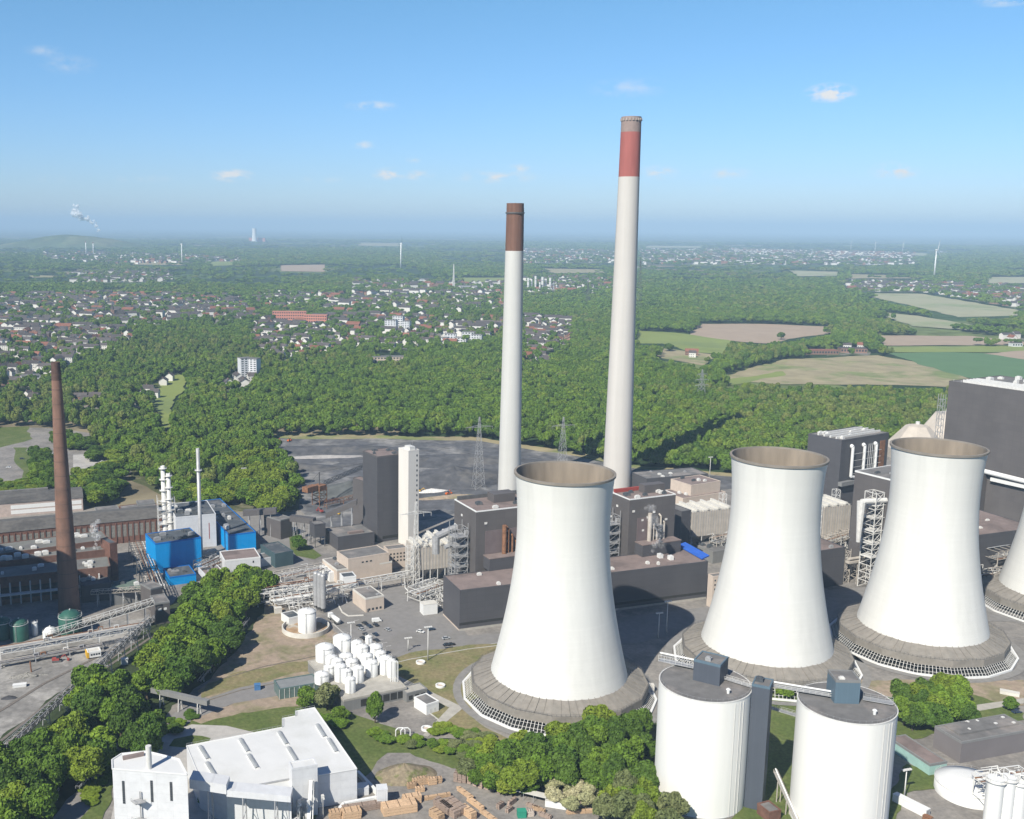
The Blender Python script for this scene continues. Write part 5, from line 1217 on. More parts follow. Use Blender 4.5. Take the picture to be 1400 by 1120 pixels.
pipe_bridge('broad pipe bridge in front of the beige offices', (350,812), (430,800), 7, 6, 3, 9, 2, wild=110)
pipe_bridge('pipe bridge continuing to the turbine hall', (487,800), (572,785), 6, 3.5, 2.4, 5, 3)
pipe_bridge('short pipe bridge behind the silver silos', (372,822), (432,812), 4, 9, 2.6, 9, 4, wild=60)
pipe_bridge('pipe rack crossing the yard between silver silos and white cabin', (432,812), (487,802), 7, 5, 3, 7, 5, wild=14)
pipe_bridge('long pipe bridge across the old factory yard', (0,893), (205,858), 6, 4, 2.4, 6, 6)
pipe_bridge('low pipe rack beside the rail yard', (0,907), (140,882), 2.5, 2, .8, 4, 7, mat=steel)
pipe_bridge('pipe bundle running beside the blue building toward the factory', (188,742), (214,808), 7, 11, 1.5, 7, 8, mat=steel_d)
pipe_bridge('pipe rack between the filter casings and the second tower', (975,742), (1003,735), 10, 6, 3, 8, 9, wild=80, mat=beige2)
pipe_bridge('beige pipe clutter before the pinkish ash halls', (938,712), (1000,700), 10, 12, 3, 8, 41, wild=60, mat=beige2)
pipe_bridge('pipe rack below the dark boiler house with ducts', (1128,742), (1168,730), 14, 8, 4, 8, 10, wild=90, mat=beige2)
pipe_bridge('tangle of pipes beside the great boiler house', (1352,762), (1410,752), 16, 12, 5, 9, 11, wild=140, mat=beige2)
pipe_bridge('pipe rack at the foot of the great boiler house', (1350,790), (1410,782), 8, 10, 4, 9, 12, wild=120, mat=beige2)
pipe_bridge('pipe rack beside the first filter casing', (566,812), (602,800), 6, 10, 3, 9, 13, wild=90)
pipe_bridge('pipe tangle before the blue and white buildings', (275,775), (305,762), 4, 12, 3, 8, 14, wild=30, mat=steel_d)
def gallery(name, label, a, za, b, zb_, w=3.5, h=3, mat=clad2, cat='conveyor', legs=3, lattice=False, legm=steel):
    A_, B_ = P(*a, za), P(*b, zb_); d = B_ - A_; L_ = math.hypot(d.x, d.y); rz = math.atan2(d.y, d.x); e = E(name, label, cat, (A_.x, A_.y, 0), rz, 'conveyor galleries')
    mb = MB(); y = w / 2
    vs = [(0, -y, za), (L_, -y, zb_), (L_, y, zb_), (0, y, za), (0, -y, za + h), (L_, -y, zb_ + h), (L_, y, zb_ + h), (0, y, za + h)]
    if not lattice: mb.add(vs, [(3, 2, 1, 0), (4, 5, 6, 7), (0, 1, 5, 4), (1, 2, 6, 5), (2, 3, 7, 6), (3, 0, 4, 7)]); mb.obj('casing', mat, e)
    else:
        mb.add([(0, -y, za + .3), (L_, -y, zb_ + .3), (L_, y, zb_ + .3), (0, y, za + .3)], [(0, 1, 2, 3)]); mb.obj('belt', lattice if not isinstance(lattice, bool) else louver, e); mb = MB(); n = int(L_ / 3.2)
        for s in (-1, 1):
            for i in range(n + 1):
                x = L_ * i / n; z = za + (zb_ - za) * i / n; mb.tube((x, s * y, z), (x, s * y, z + h), .1)
                if i < n:
                    x2 = L_ * (i + 1) / n; z2 = za + (zb_ - za) * (i + 1) / n
                    for q in (0, h): mb.tube((x, s * y, z + q), (x2, s * y, z2 + q), .15)
                    mb.tube((x, s * y, z + (h if i % 2 else 0)), (x2, s * y, z2 + (0 if i % 2 else h)), .1)
                    if s > 0: mb.tube((x, -y, z + h), (x, y, z + h), .08)
        mb.obj('truss', mat, e)
    for i in range(legs):
        mb = MB(); t = (i + .5) / legs; x = L_ * t; z = za + (zb_ - za) * t
        if z > 1:
            for s in (-1, 1): mb.tube((x, s * (y + z * .06), 0), (x, s * y * .9, z), .25)
            mb.tube((x - 0, -y, z * .5), (x, y, z * .5), .15); mb.tube((x, -y - z * .05, 0), (x, y, z * .9), .12); mb.obj('leg', legm, e)
    return e
gallery('conveyor_gallery', 'dark conveyor gallery from the blue building to the transfer tower', (333,705), 14, (378,702), 16, 4.5, 4, clad2)
gallery('conveyor_gallery', 'dark rising conveyor from transfer tower to the coal bunker hall', (446,708), 14, (488,690), 24, 4.5, 4, clad2)
gallery('conveyor_gallery', 'dark gallery between the two transfer towers', (398,712), 14, (430,716), 14, 4.5, 4, clad2)
o = bld('transfer_tower', 'dark conveyor transfer tower left of the coal bunker', 'tower', (382,712), (399,708), (373,702), base=(384,738), wall=clad2, roof=roof_g, rim=clad3)
o = bld('transfer_tower', 'smaller dark box transfer tower raised on legs', 'tower', (430,718), (445,716), (426,713), h=16, zb=7, wall=clad, roof=roof_g)
mb = MB(); [mb.tube((x, y, 0), (x, y, 7), .35) for x in (.5, o.w - .5) for y in (.5, o.d - .5)]; attach(o, 'leg', mb, steel_d)
gallery('open_conveyor', 'long open belt conveyor climbing along the rail yard', (-60,1085), 4, (208,846), 9, 3, 2.2, steel, 'conveyor', 12, True)
gallery('open_conveyor', 'lattice conveyor crossing to the small grey transfer house', (62,872), 4, (210,826), 14, 3.5, 3, steel_w, 'conveyor', 6, True)
gallery('open_conveyor', 'pale conveyor line below the old factory', (125,812), 7, (212,806), 9, 3, 2, beige2, 'conveyor', 5, True)
gallery('covered_bridge', 'grey covered footbridge between wood and bank', (208,946), 6, (285,964), 6, 2.2, 2.2, clad3, 'bridge', 3, legm=steel_w)
gallery('open_conveyor', 'thin steel pipe trestle along the edge of the wood strip', (272,932), 2.5, (340,846), 2.5, 1.2, .7, steel, 'pipe trestle', 8, True)
gallery('open_conveyor', 'steel pipe trestle beside the corner path', (106,1078), 3, (162,1014), 3, 1.6, 1, steel, 'pipe trestle', 5, True)
gallery('open_conveyor', 'bent steel pipe trestle by the corner wood', (55,1105), 3, (78,1080), 3, 1.6, 1, steel, 'pipe trestle', 3, True)
o = bld('transfer_house', 'small grey two-storey transfer house above the wood strip', 'building', (212,826), (232,823), (205,815), h=12, wall=clad2, roof=roof_g, rim=clad3); wins(o, 'f', 1, o.w - 1, 7, 10, 2, 1, 1.6, 1.3, white_p)
o = bld('transfer_house', 'grey roofed house standing behind the small transfer house', 'building', (206,806), (222,802), (201,796), h=13, wall=clad2, roof=roof_g, rim=clad3)

# pylons
def pylon(px, py, ty, label, arm=22, arms=1, w=5, mat=steel_w, name='power_pylon', group='power pylons', rz=None, dz_=0, bar=.14):
    p = P(px, py); h_ = HT(px, py, ty); e = E(name, label, 'pylon', (p.x, p.y, 0), GR if rz is None else rz, group)
    mb = MB(); n = max(6, int(h_ / 5)); pw = lambda z: w * (1 - z / h_) * .5 + .35
    cs = ((-1, -1), (1, -1), (1, 1), (-1, 1))
    for i in range(n):
        z0, z1 = h_ * i / n, h_ * (i + 1) / n; a, b = pw(z0), pw(z1)
        for k in range(4):
            c0, c1 = cs[k], cs[(k + 1) % 4]
            mb.tube((c0[0] * a, c0[1] * a, z0), (c0[0] * b, c0[1] * b, z1), bar * 1.3); mb.tube((c0[0] * a, c0[1] * a, z0), (c1[0] * b, c1[1] * b, z1), bar); mb.tube((c1[0] * a, c1[1] * a, z0), (c0[0] * b, c0[1] * b, z1), bar * .8)
    mb.obj('lattice', mat, e)
    for j in range(arms):
        z = h_ * (.86 - .16 * j) - dz_; L_ = arm * (.75 if (j == 0 and arms > 1) else 1) * .5; mb = MB()
        for s in (-1, 1):
            for q in (-1, 1): mb.tube((0, q * pw(z), z), (s * L_, 0, z), bar * 1.2); mb.tube((0, q * .4, z + 1.6), (s * L_, 0, z), bar)
            for k in range(1, 6): mb.tube((s * L_ * k / 6, 0, z), (s * L_ * (k - .5) / 6, 0, z + 1.6 * (1 - (k - .5) / 6)), bar * .8)
            for k in (.5, .98): mb.tube((s * L_ * k, 0, z), (s * L_ * k, 0, z - 2.2), .12)
        mb.obj('cross_arm', mat, e)
    return e
pylon(654,668,570,'lattice pylon with one wide arm left of the shorter white chimney', 24, 1, 8, bar=.1, mat=steel)
pylon(768,655,570,'lattice pylon with one wide arm between the two tall chimneys', 22, 1, 8, bar=.1, mat=steel)
pylon(958,552,505,'lattice pylon standing in the forest right of the chimneys', 20, 3, 9, bar=.12, mat=steel)
pylon(873,428,352,'tall distant pylon right beside the tallest chimney', 26, 3, 12, bar=.14, mat=steel_d)
pylon(568,800,686,'slim lattice mast with cross arm in front of the white stair tower', 20, 1, 3.4, bar=.1)
pylon(803,420,385,'distant pylon between the chimneys', 26, 3, 12, bar=.2, mat=steel_d); pylon(620,397,361,'tall thin radio mast in the middle distance', 2, 1, 5, name='radio_mast', group='masts', bar=.7)

# wind turbines
def turbine(px, py, ty, label, rot=0.4, face=.6):
    p = P(px, py); h_ = HT(px, py, ty) ; e = E('wind_turbine', label, 'wind turbine', (p.x, p.y, 0), face, 'wind turbines')
    k = h_ / 100; mb = MB(); mb.tube((0, 0, 0), (0, 0, h_), 3.4 * k, 12, r2=1.7 * k, sm=True); mb.obj('mast', white_p, e)
    mb = MB(); mb.tube((0, 4 * k, h_), (0, -5 * k, h_), 2.2 * k, 8); nc = mb.obj('nacelle', white_p, e)
    for i in range(3):
        a = rot + i * 2.094; c, s = math.sin(a), math.cos(a); mb = MB(); L_ = 42 * k
        mb.add([(0 - s * 1.2 * k, -5 * k, h_ + c * 1.2 * k), (s * 1.2 * k, -5 * k, h_ - c * 1.2 * k), (c * L_ * .25 + s * 2.2 * k, -5.4 * k, h_ + s * L_ * .25 - c * 2.2 * k), (c * L_, -5.2 * k, h_ + s * L_), (c * L_ * .25 - s * 1.4 * k, -4.4 * k, h_ + s * L_ * .25 + c * 1.4 * k),
                (0, -3.8 * k, h_)], [(0, 1, 2, 3, 4), (1, 0, 5), (0, 4, 5), (4, 3, 5), (3, 2, 5), (2, 1, 5)]); mb.obj('blade', white_p, e)
turbine(1277,380,342,'nearest wind turbine, far right beyond the fields', .25); turbine(249,361,334,'wind turbine beyond the village on the left', 1.57, 1.4); turbine(548,367,333,'wind turbine in the middle distance left of the shorter chimney', 1.57, 1.4)
for i, (x, y, t) in enumerate(((1163,343,331),(1196,345,332),(1234,345,332))): turbine(x, y, t, 'distant wind turbine, %s of three behind the right hand villages' % ORD(i, 3), .5 + i)
for i, (x, y, t) in enumerate(((1000,321,313),(1034,320,312),(1070,321,314),(730,320,310),(905,322,313))): turbine(x, y, t, 'tiny wind turbine on the horizon, %s of five' % ORD(sorted((1000,1034,1070,730,905)).index(x), 5), .5 + i)
# far industry
for i, (x, t, r_) in enumerate(((722,378,4),(727,381,3),(733,376,4),(738,384,3),(742,377,4.5),(747,381,3),(752,378,4),(757,385,3),(762,388,3))):
    p = P(x, 398); h_ = HT(x, 398, t + 2); e = E('refinery_column', 'pale refinery column, %s of the cluster between the chimneys' % ORD(i, 9), 'refinery column', (p.x, p.y + (i % 3) * 12, 0), 0, 'refinery columns')
    mb = MB(); mb.cyl(0, 0, 0, h_, r_, n=12); mb.obj('column', steel_w, e); mb = MB(); [mb.lathe([(r_, z), (r_ + 1.2, z), (r_ + 1.2, z + 1)], 12, sm=False) for z in (h_ * .4, h_ * .75)]; mb.obj('platform', steel, e)
for x, y, w_, d_, h_, m_, lb in ((740,399,90,20,8,conc_lt,'low pale refinery building below the columns'),(640,397,60,40,16,steel,'grey shed beside the radio mast'),(605,396,50,20,10,white_m,'white works building left of the radio mast'),(575,384,70,18,8,white_m,'white row of works sheds in front of far woods'),
        (105,352,60,25,10,white_m,'white works hall on the far left plain'),(30,347,150,25,9,white_m,'long white works hall at the far left edge'),(1005,341,90,30,12,white_m,'white warehouse in the far town'),(1290,345,60,20,10,white_m,'pale far warehouse right of the wind turbine'),(1195,362,120,20,6,white_m,'long far white greenhouse row')):
    flats('works_hall', lb, x, y, w_ , d_, h_, m_, 0, 1)
for x, t, lb in ((118,330,'left slim white chimney of the far left works'),(128,331,'right slim white chimney of the far left works')):
    p = P(x, 350); hh_ = HT(x, 350, t); mb = MB(); mb.tube((0, 0, 0), (0, 0, hh_), 4, 10, r2=2.6, sm=True); e = E('distant_chimney', lb, 'chimney', (p.x, p.y, 0)); mb.obj('shaft', white_p, e); mb = MB(); mb.lathe([(2.8, hh_ - 8), (3.4, hh_ - 8), (3.4, hh_)], 10); mb.obj('band', redp, e)
p = P(348, 331); e = E('distant_cooling_tower', 'tiny white cooling tower on the far horizon', 'cooling tower', (p.x, p.y, 0)); mb = MB(); hh_ = HT(348, 331, 309); hh_ *= .85; mb.lathe([(hh_ * .22, 0), (hh_ * .15, hh_ * .7), (hh_ * .16, hh_)], 24); mb.obj('shell', white_p, e)
MB().box(-hh_ * .5, hh_ * .5, 0, hh_ * .7, hh_ * .9, hh_ * .3).obj('works', M('reddish works', (.5, .2, .15)), e)
p = P(106, 334); mb = MB()
for j in range(13):
    pass
# ================================================================ old factory on the left
def windows_brick(o, n, z0, z1, fw): wins(o, 'f', 1, o.w - 1, z0, z1, n, 1, fw, (z1 - z0) * .85, M('dusty factory glass', (.20, .19, .17), var=.3, scale=.6, rough=.4))
hh = HT(113.6, 698, 681)
o = bld('factory_hall', 'pale factory hall with white window bays beyond the brick chimney', 'factory', (-60,694.5), (113,681), (-72,680), h=hh, wall=brick_l, roof=roof_o, gable=2.2); print('f1', o.w, o.d, o.h)
wins(o, 'f', o.w * .42, o.w - 1, 1, o.h - 1, 17, 2, 3.0, o.h * .3, white_p); bx(o, 'roof_lantern', o.w * .3, o.d * .8, o.h, o.w * .72, o.d * .88, o.h + 3.2, roof_g)
hh = HT(222, 737, 708)
o = bld('factory_hall', 'very long brick factory hall with piers, running to the twin stacks', 'factory', (-60,735), (222,708), (-75,718), h=hh, wall=brick, roof=roof_o, gable=3); print('f2', o.w, o.d, o.h)
windows_brick(o, 34, o.h * .25, o.h - 1.5, 2.6)
mb = MB()
for i in range(35): x = 1 + (o.w - 2) * i / 34; mb.box(x - .4, -.5, 0, x + .4, .02, o.h - .8)
attach(o, 'pier', mb, brick)
HH2 = o
for k, (nr, rg, lf, h_, lb) in enumerate((((-60,766), (149,738), (-72,753), 20, 'upper terrace of the big old works with vents on its roof edge'), ((-60,776), (150,751), (-72,768), 18.5, 'middle terrace of the big old works with red edging'), ((-60,797), (151,775), (-72,786), 16, 'lowest terrace of the big old works beside the brick chimney foot'))):
    o = bld('factory_hall', lb, 'factory', nr, rg, lf, h=h_, depth=[None, 1, 1][k] and [None, (-60, 766, 20), (-60, 776, 18.5)][k], wall=M('sooty red wall', (.15, .085, .065), var=.25, scale=.3), roof=M('weathered sheet roof', (.165, .165, .15), var=.2, scale=.2, col2=(.13, .125, .12), sc2=.05)); vents(o, 14, 33 + k, 1.3, steel_w)
    if k == 2:
        mb = MB()
        for i in range(12): x = o.w * (.2 + .065 * i); mb.box(x, -1.5, 0, x + .7, -.8, o.h - 3)
        mb.box(o.w * .15, -3.5, o.h - 10, o.w * .8, -.1, o.h - 9.3); attach(o, 'loading_frame', mb, steel_w)
        wins(o, 'f', o.w * .2, o.w * .98, 1, o.h - 4, 12, 1, 6, 7, louver, name='bay_door')
o = bld('brick_stack_block', 'small dark brick block at the right end of the old works', 'building', (150,744), (160,742), (147,735), h=24, wall=brick, roof=roof_d)
o = bld('workshop', 'dark workshop at the foot of the brick chimney', 'building', (112,802), (152,797), (106,790), h=10, wall=clad, roof=roof_d); vents(o, 5, 36)
o = bld('workshop', 'greenish roofed workshop between old works and blue building', 'building', (156,812), (196,806), (152,796), h=7, wall=clad3, roof=M('greenish roof', (.12, .16, .13), var=.2, scale=.2)); vents(o, 4, 37)
o = bld('yard_shed', 'low grey shed beyond the long brick hall', 'shed', (132,700), (163,697), (130,694), h=5, wall=clad3, roof=roof_g)
o = bld('yard_shed', 'second low grey shed among the bright trees', 'shed', (188,690), (212,688), (186,685), h=6, wall=clad3, roof=roof_g)
o = bld('yard_shed', 'grey roofed shed at the far edge of the factory', 'shed', (168,698), (216,692), (165,692), h=5, wall=brick, roof=roof_g)
# factory yard tanks, then an unseen block added outside the frame to shade the works
for i, (px, py, r_, h_) in enumerate(((4,872,4.6,9),(27,874,4.6,9),(97,866,6,10))):
    tank(px, py, r_, h_, 'dark green tank, %s in the shaded factory yard' % ORD(i, 3), 'green_tank', 'dark green tanks', mat=dgreen, dome=.3)
tank(69, 872, 3.8, 3.5, 'low white domed tank between the green tanks', 'dome_tank', mat=white_p, dome=.4); tank(48, 868, 1.6, 7, 'slim white tank between two green tanks', 'slim_tank', mat=white_p)
_d = Vector((math.sin(R(SHAD_AZ)), math.cos(R(SHAD_AZ)))); _q = Vector((_d.y, -_d.x)); c0 = Vector((-237, 472))
e = E('shadow_block', 'huge dark unseen block left of the view, added to shade the old works', 'tower', (c0.x, c0.y, 0)); pl = [(0, 0), tuple(-_q * 100), tuple(-_q * 100 - _d * 34), tuple(-_d * 34)]  # added out of view, shaped so that its shadow covers the old works
mb = MB(); mb.prism(pl, 0, 112); mb.obj('wall', clad, e)
mb = MB()
for k in range(9): a_ = -_q * (6 + k * 11); mb.box(a_.x - 1.6, a_.y - 1.6, 20, a_.x + 1.6, a_.y + 1.6, 96, rz=math.atan2(-_q.y, -_q.x))
mb.obj('window_band', louver, e); mb = MB(); mb.prism([(-_q * 2 - _d * 2)[:], (-_q * 98 - _d * 2)[:], (-_q * 98 - _d * 32)[:], (-_q * 2 - _d * 32)[:]], 112.01, 113); mb.obj('roof', roof_g, e)
# blue buildings
o = bld('blue_building', 'tall bright blue block on the left of the blue group', 'building', (215.6,744), (274.7,735), (201.6,730), base=(214,785), wall=blue, roof=roof_d, rim=blue2); vents(o, 9, 41, 1.3); BL = o; print('blue', o.w, o.d, o.h)
o = bld('white_building', 'white block between the twin stacks and tall steel stack', 'building', (240,708), (295,703), (233,689), h=BL.h + 3, wall=white_m, roof=roof_d); vents(o, 12, 42, 1.5)
wins(o, 'f', o.w * .8, o.w * .85, 3, o.h - 3, 1, 1, .5, o.h * .5, redp, name='red_stripe')
o = bld('blue_building', 'right hand blue block with a long dark roof', 'building', (314,732), (349.7,727.5), (284,684), base=(314,757), wall=blue, roof=roof_d, rim=blue2); vents(o, 10, 43, 1.4); bx(o, 'roof_step', .5, o.d * .55, o.h, o.w * .9, o.d * .6, o.h + .8, steel_d)
o = bld('blue_building', 'small low blue block in front of the tall blue one', 'building', (232,790), (268,785), (227,777), base=(232,801), wall=blue, roof=roof_d, rim=blue2); vents(o, 4, 44, .8)
o = bld('white_building', 'white block with pinkish flat roof below the right hand blue block', 'building', (307.5,767), (356,762), (299,754.5), base=(307.5,786), wall=white_m, roof=roof_b, rim=white_p); bx(o, 'window', o.w * .78, -.06, o.h * .65, o.w * .82, .02, o.h * .8, glass)
o = bld('white_annex', 'low white annex with cluttered roof left of the pinkish roofed block', 'building', (282,788), (308,784), (274,776), h=4, wall=white_m, roof=roof_b); vents(o, 9, 45, .9)
o = bld('white_annex', 'narrow white annex on the right of the pinkish roofed block', 'building', (356,765), (372,762), (353,758), h=5, wall=white_m, roof=roof_g)
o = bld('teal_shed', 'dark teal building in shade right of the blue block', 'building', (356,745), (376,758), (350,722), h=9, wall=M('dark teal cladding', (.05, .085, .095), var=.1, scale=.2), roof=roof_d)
def stack(name, label, px, py, ty, r0, n_rings, mat=steel, group=None, top=True):
    p = P(px, py); h_ = HT(px, py, ty); e = E(name, label, 'stack', (p.x, p.y, 0), 0, group)
    mb = MB(); mb.lathe([(r0, 0), (r0 * .82, h_), (r0 * .6, h_), (r0 * .6, h_ - 3)], 20); mb.cyl(0, 0, h_ - 3.1, h_ - 3, r0 * .6, n=20); mb.obj('flue', mat, e)
    mb = MB()
    for i in range(n_rings):
        z = h_ * (i + 1) / (n_rings + .25); r_ = r0 * 1.02; mb.lathe([(r0 * .9, z), (r0 + 1, z), (r0 + 1, z + .25), (r0 * .8, z + .25)], 16, sm=False)
        for k in range(8): a = k * math.pi / 4; mb.tube(((r0 + .9) * math.cos(a), (r0 + .9) * math.sin(a), z), ((r0 + .9) * math.cos(a), (r0 + .9) * math.sin(a), z + 1.1), .05)
        mb.lathe([(r0 + .85, z + 1.1), (r0 + .95, z + 1.1)], 16, sm=False)
    mb.obj('platform', steel_w, e); return e
stack('steel_stack', 'tall single grey steel stack rising from the blue building', 275, 762, 613, 1.35, 1)
stack('steel_stack', 'left taller one of the twin shiny stacks', 226.5, 745, 637, 1.7, 7, steel_w); stack('steel_stack', 'right shorter one of the twin shiny stacks', 233.5, 745, 647, 1.7, 6, steel_w)
p = P(224, 745); e = E('stack_frame', 'steel framework round the feet of the twin stacks', 'steel frame', (p.x, p.y, 0), GR); mb = MB(); frame_tower(mb, -3, -3, 8, 5, 0, 34, 5, .22); mb.obj('frame', steel_w, e); mb = MB(); [mb.box(-3, -3, z, 8, 5, z + .25) for z in (15, 25)]; mb.obj('platform', steel, e)
# coal yard: heaps, stacker, machines
def mound(name, label, px, py, a, b, h_, mat, rz=0, cat='heap', group=None, seed=0, nz=.12):
    p = P(px, py); r = random.Random(seed); mb = MB(); n, k = 40, 9; vs = []
    from mathutils import noise as ns
    for j in range(k + 1):
        t = j / k
        for i in range(n):
            an = 2 * math.pi * i / n; q = 1 + nz * 2 * ns.noise(Vector((math.cos(an) * 1.7 + seed, math.sin(an) * 1.7, t)))
            z = h_ * (1 - t) ** 1.0 * (1 + nz * ns.noise(Vector((math.cos(an) * 3, math.sin(an) * 3 + seed, t * 5)))) if j < k else -.5
            vs.append((a * t * q * math.cos(an), b * t * q * math.sin(an), z))
    fs = [(j * n + i, (j + 1) * n + i, (j + 1) * n + (i + 1) % n, j * n + (i + 1) % n) for j in range(k) for i in range(n)]
    mb.add(vs, fs, 0, True); o = mb.obj(name, mat, loc=(p.x, p.y, 0), rz=rz); return tag(o, label, cat, group)
greycoal = M('dusty coal', (.085, .085, .09), var=.3, scale=.15, bump=.3, col2=(.11, .105, .10), sc2=.04)
ashm = M('pale ash', (.34, .32, .30), var=.2, scale=.2, bump=.2)
mound('coal_heap', 'sharp dark coal heap right behind the coal bunker tower', 620, 655, 60, 34, 11, greycoal, .3, group='coal heaps', seed=1)
mound('coal_heap', 'broad grey coal heap left of the coal bunker', 482, 672, 36, 24, 9, M('greenish coal', (.095, .10, .097), var=.25, scale=.15, bump=.3), .2, group='coal heaps', seed=2)
mound('coal_heap', 'long low black coal heap at the left of the coal yard', 405, 640, 45, 16, 5, greycoal, .1, group='coal heaps', seed=3)
mound('coal_heap', 'flat dark coal heap across the far coal yard', 455, 616, 90, 22, 5, greycoal, .05, group='coal heaps', seed=4)
mound('coal_heap', 'wide dark coal heap below the left pylon', 640, 632, 80, 30, 8, greycoal, -.1, group='coal heaps', seed=5)
mound('coal_heap', 'dark heap edge behind the nearest cooling tower', 730, 640, 60, 22, 6, greycoal, -.1, group='coal heaps', seed=7)
mound('coal_heap', 'coal heap between the bunker tower and far yard edge', 540, 632, 60, 22, 8, greycoal, .1, group='coal heaps', seed=8)
mound('ash_heap', 'pale strip of ash in the middle of the coal yard', 440, 625, 46, 7, 2, ashm, .12, group='ash heaps', seed=9); mound('ash_heap', 'bright white spoil beside the coal heap', 590, 672, 14, 5, 2.5, M('white spoil', (.6, .58, .55), var=.2, scale=.4), .3, group='ash heaps', seed=10)
mound('ash_heap', 'narrow pale streak of spoil right of the white stair tower', 600, 648, 22, 5, 1.6, ashm, -.6, group='ash heaps', seed=12); mound('ash_heap', 'tan spoil bank behind the filter casings', 620, 680, 40, 5, 2.5, dirt, .25, group='ash heaps', seed=13)
mound('soil_mound', 'grassy brown soil mound above the timber stacks', 553, 1060, 13.5, 9, 5, soil, .1, seed=11)
mound('rubble_heap', 'grey heap of broken scrap in the rail yard', 38, 925, 9, 3.5, 1.8, M('scrap', (.22, .21, .19), var=.5, scale=1.5, bump=.5), .2, seed=14, nz=.5); mound('rubble_heap', 'small dark heap in the rail yard corner', 12, 955, 4, 2, 1.5, coal, .2, seed=15)
p = P(437, 690); e = E('coal_stacker', 'brown coal stacker with a long boom across the coal yard', 'stacker', (p.x, p.y, 0), .9)
mb = MB(); frame_tower(mb, -4, -4, 4, 4, 0, 14, 4, .35); mb.box(-4, -4, 12, 4, 4, 16); mb.obj('gantry', rust, e)
mb = MB(); n = 14
for i in range(n):
    x0, x1 = 4 + i * 4.5, 4 + (i + 1) * 4.5; z0, z1 = 15 + i * .5, 15 + (i + 1) * .5
    for s in (-1.2, 1.2):
        mb.tube((x0, s, z0), (x1, s, z1), .3); mb.tube((x0, s, z0 + 2.4), (x1, s, z1 + 2.4), .25); mb.tube((x0, s, z0), (x1, s, z1 + 2.4), .2)
mb.obj('boom', steel_d, e); mb = MB(); mb.box(-16, -3, 13, -5, 3, 17); mb.obj('counterweight', rust, e); mb = MB(); mb.box(64, -2.5, 20, 72, 2.5, 26); mb.obj('tip_cabin', beige2, e)
mb = MB(); mb.tube((0, 0, 16), (0, 0, 26), .4); mb.tube((0, 0, 26), (60, 0, 24), .15); mb.tube((0, 0, 26), (-14, 0, 17), .15); mb.obj('stay', steel_d, e)
pipe_bridge('brown conveyor bridge beside the coal stacker', (445,690), (490,680), 3, 3, 2.5, 3, 21, mat=rust)
for x, y, m_, lb in ((439,701,redp,'red bulldozer on the coal yard'),(380,605,orange,'orange loader at the far edge of the coal yard'),(395,604,orange,'second orange loader at the far edge of the coal yard'),(573,673,yellow,'yellow excavator beside the white spoil'),(612,677,orange,'orange machine right of the white spoil'),(462,704,yellow,'yellow machine beside the bulldozer'),(78,905,redp,'dark red lifting machine in the rail yard')):
    p = P(x, y); e = E('work_machine', lb, 'excavator', (p.x, p.y, .1), rnd.uniform(0, 3), 'work machines'); e.scale = (.75,) * 3
    mb = MB(); mb.box(-3, -1.6, .2, 3, -.9, 1.2); mb.box(-3, .9, .2, 3, 1.6, 1.2); mb.obj('track', steel_d, e); mb = MB(); mb.box(-3, -1.3, 1.2, 1.5, 1.3, 2.8); mb.obj('body', m_, e)
    MB().box(-.2, -1.2, 2.8, 1.4, .3, 4.2).obj('cab', glass, e); mb = MB(); mb.tube((1.5, .6, 2), (5, .6, 4.5), .35); mb.tube((5, .6, 4.5), (7, .6, 1.5), .28); mb.box(6.4, -.4, .4, 7.8, 1.6, 1.6); mb.obj('arm', m_, e)
# yard bits on the left
o = bld('rail_wagon', 'white wagon with a yellow end in the rail yard', 'rail wagon', (120,893), (138,890), (118,888), h=3.6, zb=.8, wall=white_p, roof=conc_lt)
bx(o, 'yellow_end', -.6, -.1, .8, .6, o.d + .1, 3.8, yellow); wins(o, 'f', 1.2, o.w - .3, 1.6, 3, 4, 1, .9, .9); mb = MB(); [mb.tube((x, y - .1, .5), (x, y + .1, .5), .45, 10) for x in (1.2, 2.6, o.w - 2.6, o.w - 1.2) for y in (.4, o.d - .4)]; attach(o, 'wheel', mb, steel_d)
def simple_box(name, label, cat, px, py, w_, d_, h_, mat, rz=0, roofm=None, group=None, z=.1, door=True):
    p = P(px, py); e = E(name, label, cat, (p.x, p.y, z), rz, group)
    mb = MB(); mb.box(-w_ / 2, -d_ / 2, 0, w_ / 2, d_ / 2, h_)
    n = max(2, int(w_ / .6))
    for i in range(n): x = -w_ / 2 + w_ * (i + .5) / n; mb.box(x - .08, -d_ / 2 - .06, .15, x + .08, -d_ / 2 + .01, h_ - .15)
    mb.obj('shell', mat, e); MB().box(-w_ / 2 - .08, -d_ / 2 - .1, h_, w_ / 2 + .08, d_ / 2 + .1, h_ + .15).obj('roof', roofm or mat, e)
    if door: MB().box(w_ / 2, -d_ * .4, .15, w_ / 2 + .05, d_ * .4, h_ - .2).obj('door', steel, e)
    return e
simple_box('container', 'white cube container beside the rail yard wood', 'container', 170.5, 908, 3.2, 2.6, 2.8, white_p, .4); simple_box('container', 'small green skip under the trees by the rail yard', 'container', 151, 926, 3, 2, 1.4, greenp, .4)
simple_box('container', 'long orange skip among the trees by the conveyor', 'container', 66, 1001, 6.5, 2.2, 1.4, orange, .65); simple_box('container', 'blue container on the dirt beside the service road', 'container', 352, 943, 2.8, 2.4, 2.6, bluep, .2)
simple_box('flat_trailer', 'white flat trailer load in the rail yard', 'trailer', 108, 922, 6.5, 3, 1.6, white_p, .35); simple_box('flat_trailer', 'white covered trailer near the left edge of the rail yard', 'trailer', 27, 939, 6, 2.2, 1.2, white_p, .3)
